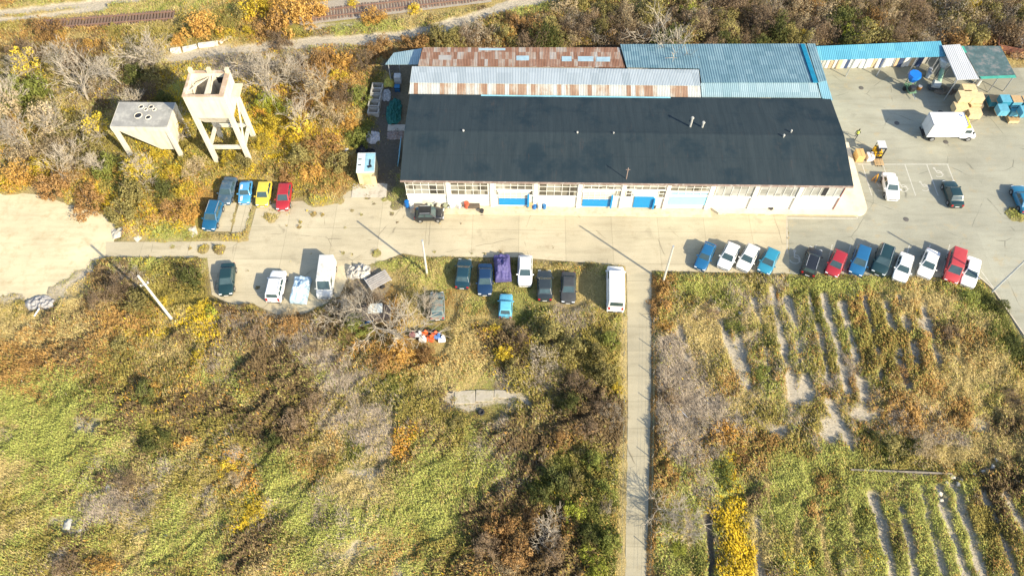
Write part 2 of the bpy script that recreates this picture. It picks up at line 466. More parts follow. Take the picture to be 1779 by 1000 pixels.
# patches in photo pixels: x, y, half-width, half-height, mix of types, strength
PATCH = [
    # field on the west side, south of the sand
    (60, 570, 90, 35, 'S', 1), (20, 540, 40, 40, 'O', .8), (130, 590, 110, 45, 'R', 1.2), (170, 650, 70, 30, 'R', 1), (70, 655, 60, 25, 'R', .9), (220, 560, 60, 25, 'R', .7), (230, 600, 60, 30, 'E', .35),
    (300, 520, 60, 40, 'O', 1), (270, 560, 60, 30, 'Y', .5), (350, 590, 35, 60, 'Y', .8), (280, 650, 90, 60, 'O', .8), (290, 660, 80, 50, 'R', .6), (250, 690, 50, 20, 'Y', .4),
    (120, 480, 60, 25, 'L', .9), (70, 500, 60, 20, 'L', 1), (190, 500, 40, 35, 'B', .9), (280, 462, 90, 14, 'G', 1.2), (330, 490, 30, 25, 'B', .8), (240, 480, 40, 20, 'T', .8),
    (60, 700, 80, 40, 'G', 1.1), (40, 790, 80, 60, 'G', 1.1), (40, 790, 80, 60, 'S', .6), (130, 800, 90, 60, 'G', 1), (60, 890, 80, 70, 'G', 1), (80, 880, 80, 70, 'O', .7), (135, 735, 30, 20, 'L', .5), (20, 775, 30, 20, 'T', .8),
    (225, 860, 60, 40, 'T', 1.3), (175, 825, 30, 12, 'B', 1.2), (118, 908, 30, 14, 'L', .9), (190, 848, 18, 8, 'L', .9), (210, 780, 22, 20, 'S', 1), (260, 770, 30, 30, 'V', .9), (320, 765, 18, 16, 'E', .9), (300, 720, 60, 40, 'O', .9),
    (230, 920, 80, 25, 'O', .9), (100, 985, 30, 20, 'T', 1.2), (310, 900, 60, 60, 'G', .8), (310, 900, 60, 60, 'S', .6), (360, 950, 60, 45, 'G', 1), (400, 815, 40, 40, 'E', .7), (420, 790, 40, 30, 'T', .8), (440, 885, 30, 30, 'Y', .5),
    (430, 640, 60, 60, 'G', .8), (400, 600, 40, 60, 'T', .9), (470, 575, 90, 30, 'R', .8), (450, 600, 80, 50, 'B', .6), (520, 590, 50, 30, 'T', .9), (520, 660, 45, 35, 'G', 1), (500, 740, 60, 55, 'B', 1), (510, 730, 70, 60, 'O', .9), (575, 805, 35, 35, 'R', .9),
    (480, 830, 45, 60, 'G', 1), (530, 895, 80, 50, 'G', 1.2), (560, 950, 60, 50, 'G', .9), (600, 700, 50, 80, 'T', 1), (660, 770, 40, 50, 'T', 1), (610, 680, 60, 70, 'S', .6), (630, 860, 50, 40, 'S', .8), (640, 965, 70, 35, 'S', .8), (690, 960, 60, 40, 'R', .5),
    (720, 920, 80, 60, 'G', 1), (770, 850, 80, 60, 'G', 1.2), (690, 610, 60, 30, 'R', 1.2), (690, 610, 60, 30, 'E', .8), (690, 690, 40, 60, 'O', 1), (712, 755, 14, 40, 'Y', 1.2), (712, 755, 16, 40, 'E', .9), (770, 640, 50, 50, 'S', .7), (820, 650, 50, 40, 'G', .8),
    (840, 697, 60, 8, 'L', .9), (800, 730, 60, 40, 'O', .9), (870, 800, 50, 50, 'T', .7), (870, 790, 60, 60, 'G', .6), (900, 740, 50, 30, 'S', .9), (960, 765, 60, 30, 'R', .9), (900, 610, 40, 60, 'Y', .4), (880, 600, 40, 50, 'B', .9),
    (960, 620, 60, 70, 'O', 1.1), (960, 620, 60, 70, 'T', .8), (1040, 620, 40, 60, 'O', .9), (1030, 700, 50, 40, 'B', 1.1), (1050, 750, 40, 40, 'B', .9), (980, 845, 60, 50, 'V', 1), (1040, 850, 40, 60, 'O', .8), (900, 935, 100, 60, 'R', .8), (900, 935, 100, 60, 'B', 1.1),
    (960, 960, 60, 40, 'B', .9), (1045, 950, 40, 50, 'V', .7), (800, 940, 40, 40, 'V', .8),
    # round the cars
    (870, 520, 80, 35, 'G', .8), (870, 520, 80, 35, 'V', 1), (800, 560, 60, 50, 'S', .9), (820, 580, 40, 40, 'R', .4), (760, 540, 60, 40, 'R', .8), (690, 458, 35, 12, 'G', 1.2), (670, 510, 40, 30, 'R', .6), (690, 490, 40, 30, 'S', 1), (760, 465, 40, 20, 'G', .7), (760, 480, 40, 20, 'S', .9), (640, 490, 30, 20, 'T', 1),
    (640, 550, 50, 40, 'B', .8), (640, 580, 40, 30, 'O', .7), (1000, 530, 60, 25, 'S', .8), (1020, 500, 50, 25, 'S', 1), (1060, 560, 25, 20, 'S', 1), (905, 505, 20, 50, 'V', 1),
    # allotments
    (1150, 525, 25, 40, 'R', 1.1), (1160, 565, 20, 25, 'E', .8), (1235, 515, 60, 30, 'G', .7), (1235, 515, 60, 30, 'V', .8), (1300, 540, 50, 40, 'T', .9), (1300, 540, 50, 40, 'S', .9), (1250, 600, 70, 60, 'S', .9), (1250, 600, 70, 60, 'R', .4), (1335, 640, 22, 50, 'V', 1.3), (1335, 640, 22, 50, 'G', .8),
    (1420, 495, 90, 16, 'G', 1.1), (1440, 560, 50, 50, 'G', 1.1), (1430, 600, 40, 60, 'V', .8), (1530, 500, 70, 25, 'G', .9), (1510, 580, 60, 40, 'O', .9), (1590, 510, 60, 30, 'S', .9), (1720, 520, 50, 35, 'G', .7), (1730, 530, 50, 40, 'V', 1.2), (1765, 610, 20, 50, 'V', 1.2),
    (1650, 590, 40, 40, 'B', .7), (1690, 560, 50, 30, 'S', 1), (1560, 640, 50, 50, 'R', .8), (1560, 640, 50, 50, 'O', .8), (1640, 680, 80, 50, 'R', .7), (1640, 680, 80, 50, 'S', .9), (1720, 660, 60, 60, 'S', .9), (1720, 660, 60, 60, 'O', .6),
    (1180, 650, 40, 50, 'T', .9), (1200, 720, 60, 80, 'T', 1.4), (1160, 690, 20, 50, 'B', .8), (1270, 690, 40, 30, 'S', .9), (1262, 742, 16, 14, 'E', 1.4), (1300, 775, 50, 30, 'R', .9), (1310, 770, 50, 40, 'O', .8), (1388, 690, 18, 12, 'L', .9), (1442, 752, 20, 24, 'L', .8), (1508, 714, 24, 15, 'L', .95), (1420, 705, 20, 20, 'O', .8), (1470, 740, 16, 20, 'V', .6), (1345, 755, 20, 16, 'L', .9),
    (1540, 765, 45, 20, 'V', 1.3), (1620, 760, 50, 35, 'T', 1), (1600, 730, 60, 40, 'R', .6), (1705, 742, 22, 16, 'L', 1.1), (1760, 760, 30, 60, 'B', .7), (1400, 800, 60, 14, 'G', .9), (1540, 805, 80, 12, 'O', .9), (1640, 800, 90, 14, 'S', .9),
    (1276, 930, 24, 80, 'Y', 3.0), (1265, 832, 30, 22, 'G', 1.3), (1280, 850, 16, 30, 'Y', 1.0), (1370, 855, 35, 40, 'G', 1.2), (1490, 890, 35, 60, 'G', 1.2), (1490, 890, 35, 60, 'V', .7), (1610, 885, 45, 70, 'G', 1.3), (1400, 950, 60, 45, 'O', 1), (1400, 970, 40, 30, 'G', .8), (1390, 975, 30, 20, 'Y', .4), (1425, 880, 25, 25, 'R', .9),
    (1500, 975, 30, 25, 'Y', .5), (1720, 910, 50, 50, 'O', .9), (1720, 910, 50, 50, 'R', .5), (1700, 970, 50, 30, 'V', .7), (1740, 850, 40, 40, 'B', .7), (1160, 890, 30, 50, 'S', .9), (1150, 850, 20, 60, 'R', .8), (1180, 965, 25, 40, 'G', 1), (1210, 960, 14, 40, 'V', 1), (1310, 870, 20, 30, 'B', .8), (1320, 930, 14, 60, 'S', 1),
    # thicket and field north-west
    (300, 240, 260, 130, 'Y', .55), (200, 240, 220, 120, 'G', .4), (250, 280, 240, 90, 'O', .8), (120, 230, 140, 90, 'S', .8), (250, 330, 160, 50, 'E', .5), (480, 270, 120, 80, 'S', .7), (520, 240, 120, 80, 'E', .35), (100, 90, 200, 50, 'S', .6), (450, 120, 120, 40, 'T', .8),
    (150, 800, 240, 200, 'S', .35), (450, 900, 120, 40, 'T', .5), (120, 690, 90, 30, 'O', .7), (60, 960, 90, 30, 'O', .7), (340, 860, 60, 40, 'O', .8), (600, 900, 50, 60, 'T', .6), (700, 880, 40, 50, 'S', .7), (540, 830, 50, 20, 'V', .8), (440, 960, 60, 30, 'B', .5), (760, 960, 60, 30, 'O', .7), (20, 720, 40, 40, 'O', .5), (100, 760, 160, 120, 'G', .4), (330, 600, 200, 60, 'S', .5), (620, 850, 200, 140, 'S', .25), (1450, 590, 300, 100, 'G', .45), (1450, 600, 300, 110, 'O', .3), (1480, 640, 260, 90, 'R', .2), (1350, 620, 160, 90, 'T', .3), (1330, 690, 60, 30, 'L', .12), (1660, 630, 25, 8, 'L', 0.80), (1600, 560, 20, 10, 'L', 0.64), (1755, 700, 20, 10, 'L', 0.80), (1390, 720, 30, 20, 'L', .12), (160, 740, 25, 12, 'L', 0.80), (330, 720, 20, 10, 'L', 0.48), (560, 700, 40, 20, 'L', 0.26), (640, 830, 30, 16, 'L', 0.48), (620, 950, 40, 16, 'L', 0.48), (700, 990, 40, 16, 'L', 0.32), (400, 830, 40, 20, 'L', 0.26), (240, 910, 40, 14, 'L', 0.64), (20, 660, 20, 14, 'L', 0.48), (50, 870, 20, 10, 'L', 0.19), (1450, 900, 300, 90, 'G', .6), (1500, 900, 300, 90, 'V', .35), (550, 880, 220, 110, 'V', .3), (150, 800, 200, 150, 'B', .2), (500, 720, 200, 130, 'V', .3), (900, 820, 180, 150, 'V', .45), (900, 780, 180, 120, 'B', .4), (1440, 620, 300, 130, 'V', .3), (1600, 650, 200, 100, 'R', .4), (400, 640, 160, 80, 'B', .4), (560, 620, 160, 60, 'B', .4), (700, 680, 80, 90, 'V', .5), (210, 690, 160, 40, 'V', .4), (240, 740, 120, 50, 'B', .45), (300, 690, 140, 50, 'E', .35), (80, 620, 160, 70, 'B', .4), (450, 790, 60, 60, 'O', .7),  # broad V and B patches: dark plants plus painted shade of field hollows
    (150, 30, 190, 18, 'S', 1.1), (230, 15, 150, 14, 'G', 1), (60, 55, 60, 10, 'G', .8), (80, 75, 100, 35, 'R', .9), (80, 75, 100, 35, 'B', .5), (250, 60, 70, 15, 'O', .9), (60, 150, 70, 50, 'G', .7), (60, 150, 70, 50, 'O', .8), (40, 235, 60, 50, 'O', .8), (40, 250, 50, 40, 'E', .8), (100, 270, 70, 30, 'T', 1),
    (150, 305, 80, 18, 'R', 1.3), (60, 310, 60, 14, 'E', .8), (180, 155, 90, 50, 'B', 1), (180, 150, 80, 40, 'T', .8), (310, 310, 90, 40, 'O', .9), (300, 330, 80, 40, 'R', .6), (240, 300, 60, 30, 'V', .7), (290, 300, 40, 20, 'Y', .5), (480, 210, 40, 60, 'Y', 1), (470, 200, 40, 50, 'G', .9),
    (560, 230, 70, 60, 'R', .6), (560, 230, 80, 70, 'O', .8), (560, 200, 60, 60, 'E', .4), (550, 200, 60, 50, 'S', .7), (530, 150, 40, 40, 'R', .9), (590, 120, 40, 35, 'E', .8), (600, 150, 50, 40, 'R', .9), (560, 300, 60, 30, 'R', .8), (560, 310, 60, 25, 'O', .7), (630, 220, 20, 90, 'V', 1), (300, 405, 90, 14, 'G', .9), (260, 395, 70, 18, 'S', .9), (300, 390, 60, 20, 'R', .5),
    (370, 400, 50, 20, 'S', 1), (400, 380, 60, 40, 'G', .5), (400, 300, 50, 20, 'Y', .6), (400, 280, 60, 30, 'O', .8), (590, 340, 40, 12, 'S', 1), (560, 345, 60, 12, 'G', .7), (690, 345, 20, 25, 'G', 1),
    (600, 48, 100, 10, 'G', .9), (560, 45, 90, 10, 'L', .6), (620, 18, 90, 14, 'T', 1), (520, 10, 80, 20, 'E', .7), (430, 50, 60, 40, 'R', .9), (350, 60, 70, 25, 'O', .8), (780, 40, 80, 14, 'S', .8), (760, 50, 80, 10, 'G', .8), (780, 15, 70, 15, 'S', .9), (900, 25, 110, 12, 'G', 1), (420, 95, 90, 8, 'G', .7), (380, 90, 80, 14, 'S', .8),
    (1000, 55, 200, 25, 'B', 1.4), (1000, 55, 200, 25, 'R', .6), (900, 50, 60, 14, 'O', .9), (1180, 15, 150, 15, 'G', .7), (1300, 50, 150, 30, 'B', 1.2), (1500, 45, 300, 40, 'B', 1.1), (1500, 45, 300, 40, 'O', .9), (1450, 60, 60, 20, 'V', .8), (1650, 10, 120, 12, 'S', .8),
    (675, 250, 28, 90, 'D', 3.0), (700, 190, 25, 80, 'D', 3.0), (690, 120, 20, 20, 'D', 2), (1760, 110, 40, 30, 'S', 1.2), (1760, 95, 40, 30, 'R', .9), (1750, 130, 30, 15, 'D', 1), (1760, 372, 30, 14, 'G', 1), (470, 375, 12, 12, 'O', 2), (640, 300, 14, 30, 'V', .8),
]
# worn soil lines in photo pixels: (half-width in metres, strength, type, points)
STRIP = [
    (.4, 1.6, 'L', [(1248, 540), (1268, 600), (1290, 668)]), (.42, 1.3, 'L', [(1280, 565), (1290, 620), (1298, 672)]), (.40, 1.8, 'L', [(1343, 505), (1350, 560), (1367, 620), (1376, 690)]), (.38, 1.6, 'L', [(1368, 520), (1390, 610), (1402, 692)]),
    (.36, 1.6, 'L', [(1430, 515), (1450, 590), (1474, 680)]), (.36, 1.5, 'L', [(1462, 530), (1485, 610), (1502, 690)]), (.36, 1.5, 'L', [(1536, 525), (1556, 600), (1566, 640), (1582, 700)]), (.36, 1.3, 'L', [(1562, 520), (1580, 580), (1592, 630)]), (.3, .9, 'L', [(1178, 570), (1194, 625)]),
    (.2, 1.0, 'S', [(1330, 830), (1338, 880), (1346, 935)]), (.34, 1.7, 'L', [(1515, 860), (1530, 910), (1552, 1000)]), (.28, 1.5, 'L', [(1563, 885), (1580, 950), (1590, 1010)]), (.36, 1.8, 'L', [(1630, 850), (1655, 930), (1682, 1020)]), (.36, 1.7, 'L', [(1655, 845), (1682, 920), (1712, 1020)]),
    (.26, 1.0, 'L', [(1405, 512), (1425, 590), (1440, 660)]), (.26, .9, 'L', [(1500, 520), (1518, 590), (1530, 660)]), (.26, .9, 'L', [(1310, 520), (1325, 590), (1335, 650)]), (.26, .9, 'L', [(1600, 520), (1622, 600), (1640, 690)]), (.26, .9, 'S', [(1640, 530), (1665, 610), (1690, 700)]), (.26, .9, 'S', [(1410, 840), (1425, 910), (1440, 1000)]), (.26, .9, 'S', [(1465, 850), (1480, 920), (1498, 1000)]), (.26, .9, 'L', [(1600, 850), (1618, 920), (1638, 1000)]), (.26, .9, 'S', [(1375, 850), (1385, 930), (1396, 1000)]), (.3, 1.0, 'L', [(1700, 840), (1732, 920), (1762, 1010)]), (.24, .9, 'S', [(1215, 540), (1228, 600), (1240, 670)]),
    (.3, 1.3, 'L', [(1745, 860), (1785, 930)]), (.25, 1.8, 'D', [(1229, 900), (1236, 1020)]), (.3, 1.0, 'S', [(1194, 890), (1202, 1010)]), (.28, 1.1, 'L', [(1312, 900), (1324, 1010)]), (.35, .8, 'L', [(1440, 700), (1480, 780)]),
    (.55, 2.4, 'L', [(-80, 31), (0, 25), (100, 14), (230, 1), (300, -8)]), (.5, 2.0, 'L', [(-80, 46), (0, 38), (90, 28), (180, 16)]), (.9, 3.0, 'L', [(300, 103), (380, 92), (450, 86), (540, 76), (640, 72), (700, 64), (760, 52), (820, 34), (870, 16), (950, -4), (1040, -22)]),
    (.45, 1.2, 'S', [(1087, 545), (1086, 700), (1081, 1010)]), (.4, 1.3, 'R', [(1133, 480), (1133, 700), (1127, 1010)]), (.25, 1.2, 'Y', [(1088, 640), (1087, 720)]), (.2, .2, 'L', [(1520, 818), (1600, 822), (1670, 828)]), (.25, .25, 'L', [(1655, 835), (1720, 815), (1735, 790)]),
    (.25, 1.0, 'L', [(780, 686), (840, 686), (905, 690), (925, 705)]),
]
PAVED = {   # outlines in photo pixels at ground height
    'sand_lot': [(-320, 322), (-100, 330), (0, 333), (70, 338), (110, 352), (150, 364), (188, 372), (204, 392), (198, 419), (190, 446), (178, 458), (150, 480), (112, 504), (60, 522), (-20, 530), (-320, 550)],
    'concrete_road': [(184, 420), (300, 420), (430, 418), (445, 362), (482, 352), (525, 349), (546, 360), (590, 352), (600, 332), (668, 330), (675, 347), (700, 362), (700, 350), (1367, 350), (1372, 476), (1132, 470), (1089, 478), (1086, 462), (1030, 457), (960, 452), (900, 447), (800, 446), (735, 446), (700, 440), (668, 452), (632, 462), (606, 476), (590, 515), (560, 532), (520, 548), (480, 546), (440, 528), (400, 528), (368, 512), (360, 448), (184, 446)],
    'asphalt_lot': [(1367, 345), (1440, 345), (1440, 240), (1425, 97), (1640, 92), (1690, 120), (1780, 118), (1990, 130), (2200, 300), (2260, 700), (1860, 655), (1779, 588), (1748, 540), (1722, 502), (1700, 482), (1540, 480), (1372, 476)],
    'path': [(1089, 470), (1132, 470), (1131, 700), (1123, 1000), (1119, 1300), (1080, 1300), (1086, 1000), (1091, 700)],
    'parking_strip': [(385, 352), (411, 352), (400, 402), (372, 402)],
    'parking_bay': [(417, 346), (440, 346), (428, 404), (402, 404)],
}
FOOT = [[(712, 357), (1492, 357), (1440, 160), (1418, 95), (700, 95), (706, 180)]]
HOLES = [(575, 352, .35), (560, 374, .25), (612, 366, .3), (650, 354, .4), (628, 373, .25), (506, 361, .25), (522, 386, .3), (690, 386, .35), (732, 388, .2), (764, 389, .2), (802, 389, .15), (600, 396, .2), (655, 440, .6), (596, 440, .3), (612, 442, .25), (560, 458, .3), (842, 441, .3), (962, 430, .2), (688, 358, .7), (680, 372, .45), (668, 346, .4), (535, 368, .25), (498, 392, .2), (430, 470, .3), (448, 500, .3), (505, 455, .2), (540, 440, .2), (870, 438, .3), (820, 440, .25), (755, 438, .3), (472, 374, 1.1), (354, 433, .7), (380, 434, .8), (300, 430, .35), (330, 431, .3), (1764, 373, 1.2), (500, 372, .25), (545, 372, .4), (592, 350, .6), (640, 342, .5), (520, 395, .3)]
FLAT = []      # (px, py, radius in metres): trodden places where vehicles and other things stand


def seg_dist(X, Y, pts):
    d = np.full(X.shape, 1e9)
    for (x0, y0), (x1, y1) in zip(pts[:-1], pts[1:]):
        dx, dy = x1 - x0, y1 - y0
        t = np.clip(((X - x0) * dx + (Y - y0) * dy) / (dx * dx + dy * dy + 1e-9), 0, 1)
        d = np.minimum(d, np.hypot(X - x0 - t * dx, Y - y0 - t * dy))
    return d


def sdf(X, Y, poly):
    d = seg_dist(X, Y, list(poly) + [poly[0]])
    ins = np.zeros(X.shape, bool)
    n = len(poly)
    for i in range(n):
        (x0, y0), (x1, y1) = poly[i], poly[(i + 1) % n]
        c = ((y0 > Y) != (y1 > Y)) & (X < (x1 - x0) * (Y - y0) / (y1 - y0 + 1e-12) + x0)
        ins ^= c
    return np.where(ins, -d, d)


WP = {k: Pn(v) for k, v in PAVED.items()}
WF = [Pn(v) for v in FOOT]


def paved_dist(X, Y):
    """signed distance to the nearest paving (negative on it)"""
    d = np.full(X.shape, 60.0)
    for k, poly in WP.items():
        e = sdf(X, Y, poly)
        if k == 'sand_lot': e = e + (fbm(X, Y, 5.0, 91, 5) - 0.5) * 7.5
        elif k.startswith('parking'): e = e + (fbm(X, Y, 0.9, 93) - 0.45) * 1.3
        elif k in ('path',): e = e + (fbm(X, Y, 1.2, 92) - 0.5) * 0.5
        else: e = e + (fbm(X, Y, 1.5, 92) - 0.5) * 0.9
        d = np.minimum(d, e)
    for poly in WF:
        d = np.minimum(d, sdf(X, Y, poly) - 0.3)
    for px, py, r in HOLES:
        c = P(px, py)
        d = np.maximum(d, r + (fbm(X, Y, 0.7, 94) - 0.5) * 0.8 * min(1, r) - np.hypot(X - c.x, Y - c.y))
    return d


def cover(X, Y):
    """weights of each cover type"""
    wx = X + (fbm(X, Y, 2.5, 21) - 0.5) * 3.2
    wy = Y + (fbm(X, Y, 2.5, 31) - 0.5) * 3.2
    W = {k: np.full(X.shape, 0.02) for k in TK}
    for k, a in (('G', .10), ('O', .14), ('S', .12), ('R', .06), ('T', .04), ('B', .05), ('V', .05)): W[k] += a
    for px, py, rx, ry, t, s in PATCH:
        c = P(px, py)
        r1, r2 = P(px + rx, py), P(px, py - ry)
        ax, ay = abs(r1.x - c.x), abs(r2.y - c.y)
        m = (np.abs(wx - c.x) < 2.2 * ax) & (np.abs(wy - c.y) < 2.2 * ay)
        if m.any():
            W[t][m] += s * {'L': 2.0, 'T': 1.35, 'B': 1.3}.get(t, 1.0) * np.exp(-((wx[m] - c.x) / ax) ** 2 - ((wy[m] - c.y) / ay) ** 2)
    sx = X + (fbm(X, Y, 1.0, 51) - 0.5) * 0.6
    for hw, s, t, pts in STRIP:
        q = Pn(pts)
        lo, hi = q.min(0) - 3, q.max(0) + 3
        m = (sx > lo[0]) & (sx < hi[0]) & (Y > lo[1]) & (Y < hi[1])
        if m.any():
            d = seg_dist(sx[m], Y[m], [tuple(p) for p in q])
            brk = np.clip(fbm(X[m], Y[m], 2.2, 641, 3) * 3.4 - .85, .04, 1) if s < 2 else 1
            W[t][m] += 4.0 * s * brk * np.exp(-(d / (hw * (1.08 if t == 'L' and hw < .5 else 1))) ** 4)
    lw = np.stack([np.log(W[k]) for k in TK], 0)
    for i in range(len(TK)):
        u, v = (wx * .72 + wy * .69) / 1.8, -wx * .69 + wy * .72
        lw[i] += 3.4 * (fbm(X, Y, 2.4, 100 + 7 * i, 4) - 0.5) + 2.4 * (fbm(X, Y, 5.5, 800 + 7 * i, 2) - 0.5) + 2.2 * (fbm(u, v, 0.85, 500 + 7 * i, 2) - 0.5)
    return lw


def relief(X, Y, lw, d):
    """height of the ground under the plants"""
    e = np.exp((lw - lw.max(0)) * 2.0)
    e /= e.sum(0)
    h = sum(e[i] * TYPES[k][3] for i, k in enumerate(TK))
    flat = np.ones(X.shape)
    for px, py, r in FLAT:
        c = P(px, py)
        flat = np.minimum(flat, np.clip((np.hypot(X - c.x, Y - c.y) - r * 0.8) / (0.5 * r), 0, 1))
    qx, qy = X + (fbm(X, Y, 6.0, 701) - .5) * 7.0, Y + (fbm(X, Y, 6.0, 711) - .5) * 7.0
    u, v = (qx * .72 + qy * .69) / 1.7, -qx * .69 + qy * .72
    lump = 0.5 * fbm(X, Y, 2.6, 61, 2) + 0.5 * fbm(u, v, 0.9, 71, 2)
    fold = 1 - np.abs(2 * fbm(u * 0.9 + 40, v, 1.9, 81, 2) - 1) * 2.2
    lump = np.clip((lump - 0.25) * 1.5 + 0.32 * np.clip(fold, -0.6, 1), 0, 1.4)
    edge = np.clip(d / 1.0, 0, 1) * flat
    z = np.where(d < 0.05, -0.09 + np.clip(d / 0.35 + 1, 0, 1) * 0.06, 0.0)
    z = np.where(d >= 0.05, np.clip((d - 0.05) / 0.3, 0, 1) * 0.03 + edge * h * lump * 1.0, z)
    z = np.where((d >= 0.05) & (flat < 0.3), 0.004, z)
    return z, h * edge, lump


def grid_axis(a, b, step, ext):
    c = list(np.arange(a, b + 1e-6, step))
    s, lo, hi = step, [], []
    x = a
    while x > -ext:
        s *= 1.35
        x -= s
        lo.append(x)
    s, x = step, b
    while x < ext:
        s *= 1.35
        x += s
        hi.append(x)
    return np.array(lo[::-1] + c + hi)


def set_col(me, col):
    a = me.color_attributes.new('Col', 'FLOAT_COLOR', 'POINT')
    c = np.ones((len(me.vertices), 4), np.float32)
    c[:, :3] = col
    a.data.foreach_set('color', c.ravel())


def raw_mesh(name, V, Fc, k):
    """a mesh from arrays: V (n,3), Fc flat indices of k-gons"""
    me = bpy.data.meshes.new(name)
    nf = len(Fc) // k
    me.vertices.add(len(V))
    me.vertices.foreach_set('co', np.ascontiguousarray(V, np.float32).ravel())
    me.loops.add(len(Fc))
    me.loops.foreach_set('vertex_index', np.ascontiguousarray(Fc, np.int32))
    me.polygons.add(nf)
    me.polygons.foreach_set('loop_start', np.arange(0, nf * k, k, dtype=np.int32))
    me.update(calc_edges=True)
    return me


def build_ground():
    xs = grid_axis(-88, 88, 0.27, 1500)
    ys = grid_axis(4, 106, 0.27, 1500)
    X, Y = np.meshgrid(xs, ys)
    sh = X.shape
    X, Y = X.ravel(), Y.ravel()
    lw = cover(X, Y)
    d = paved_dist(X, Y)
    z, _, _ = relief(X, Y, lw, d)
    far = (np.abs(X) > 95) | (Y > 112) | (Y < 2)
    z = np.where(far & (d > 0), 0.05, z)
    e = np.exp((lw - lw.max(0)) * 3.0)
    e /= e.sum(0)
    col = sum(e[i][:, None] * np.array(TYPES[k][0]) for i, k in enumerate(TK))
    near = np.clip((d - 0.1) / 0.9, 0, 1)[:, None]
    col = col * near + (col * 0.5 + np.array((0.34, 0.28, 0.17)) * 0.5) * (1 - near)
    ny, nx = sh
    i = np.arange(ny - 1)[:, None] * nx + np.arange(nx - 1)[None]
    Fc = np.stack([i, i + 1, i + nx + 1, i + nx], -1).ravel()
    me = raw_mesh('ground', np.stack([X, Y, z], 1), Fc, 4)
    set_col(me, col)
    me.polygons.foreach_set('use_smooth', [True] * len(me.polygons))
    tag(link('ground', me, ground_mat()), kind='structure')


def build_tufts():
    """ground cover: leaf-sized faces and blades standing on the relief"""
    n = 2700000
    X = rng.uniform(-87, 87, n)
    Y = rng.uniform(6, 103, n)
    lim = 47 + (Y - 15) * 0.36
    keep = np.abs(X) < lim + 8
    X, Y = X[keep], Y[keep]
    d = paved_dist(X, Y)
    keep = d > 0.02
    X, Y, d = X[keep], Y[keep], d[keep]
    lw = cover(X, Y)
    z, h, lump = relief(X, Y, lw, d)
    pick = np.argmax(lw * 1.5 + rng.gumbel(size=lw.shape) * 0.8, 0)
    bare = np.isin(pick, [TK.index('L'), TK.index('D')])
    keep = (~bare | (rng.random(len(X)) < 0.05)) & (rng.random(len(X)) < (0.35 + 0.65 * np.clip(d / 0.8, 0, 1)))
    keep &= (rng.random(len(X)) < np.where(h < 0.03, 0.55, 1.0))
    keep &= (rng.random(len(X)) < np.clip(1.35 - (Y - 15) / 110, 0.55, 1))
    X, Y, d, z, h, lump, pick = [a[keep] for a in (X, Y, d, z, h, lump, pick)]
    groups = {'grass': 'GV', 'undergrowth': 'OB', 'dry_grass': 'SL', 'russet_weeds': 'RED', 'dead_weeds': 'T', 'yellow_flowers': 'Y'}
    lean_noise = fbm(X, Y, 6.0, 201, 2)
    for name, ks in groups.items():
        m = np.isin(pick, [TK.index(k) for k in ks])
        if not m.any(): continue
        x, y, zz, hh, lp, pk, gu = X[m], Y[m], z[m], h[m], lump[m], pick[m], lean_noise[m]
        k = len(x)
        up = rng.random(k) ** 1.3
        zc = zz + 0.02 + hh * up * (0.25 + 0.75 * lp)
        lo = np.array([TYPES[t][1] for t in TK])[pk]
        hi = np.array([TYPES[t][2] for t in TK])[pk]
        t = np.clip(0.28 * rng.random(k) + 0.75 * fbm(x, y, 1.1, 301, 3) - 0.02, 0, 1)[:, None]
        col = lo * (1 - t) + hi * t
        col *= rng.uniform(0.88, 1.28, (k, 1))
        L = rng.uniform(0.5, 1.5, k) * (0.145 + 0.17 * np.minimum(hh, 0.8)) * (0.74 if name == 'grass' else 1.0)
        Wd = L * (0.22 if name in ('dry_grass', 'dead_weeds') else 0.42)
        if name == 'dead_weeds': L *= 1.5; Wd = L * 0.09
        az = 2.43 + rng.normal(0, 0.75, k) + (gu - 0.5) * 1.8  # lean centred away from the sun so blade faces look brighter
        lean = rng.uniform(0.45, 1.3, k)
        dx, dy, dz = np.sin(lean) * np.cos(az), np.sin(lean) * np.sin(az), np.cos(lean)
        sxv, syv = -np.sin(az), np.cos(az)
        roll = rng.uniform(-0.7, 0.7, k)
        p0 = np.stack([x, y, zc], 1)
        dv = np.stack([dx, dy, dz], 1) * L[:, None]
        sv = np.stack([sxv, syv, roll], 1) * Wd[:, None]
        V = np.stack([p0 - sv * .5, p0 + sv * .5, p0 + dv + sv * .15], 1)
        V[..., 2] = np.maximum(V[..., 2], 0.01)
        me = raw_mesh(name, V.reshape(-1, 3), np.arange(3 * k), 3)
        set_col(me, np.repeat(col, 3, 0))
        tag(link(name, me, TUFT), kind='stuff')


def sheet(name, poly, z, mat):
    me = bpy.data.meshes.new(name)
    me.from_pydata([(p[0], p[1], z) for p in poly], [], [tuple(range(len(poly)))])
    if me.polygons[0].normal.z < 0: me.flip_normals()
    bm = bmesh.new(); bm.from_mesh(me); bmesh.ops.triangulate(bm, faces=bm.faces); bm.to_mesh(me); bm.free()
    return tag(link(name, me, mat), kind='structure')


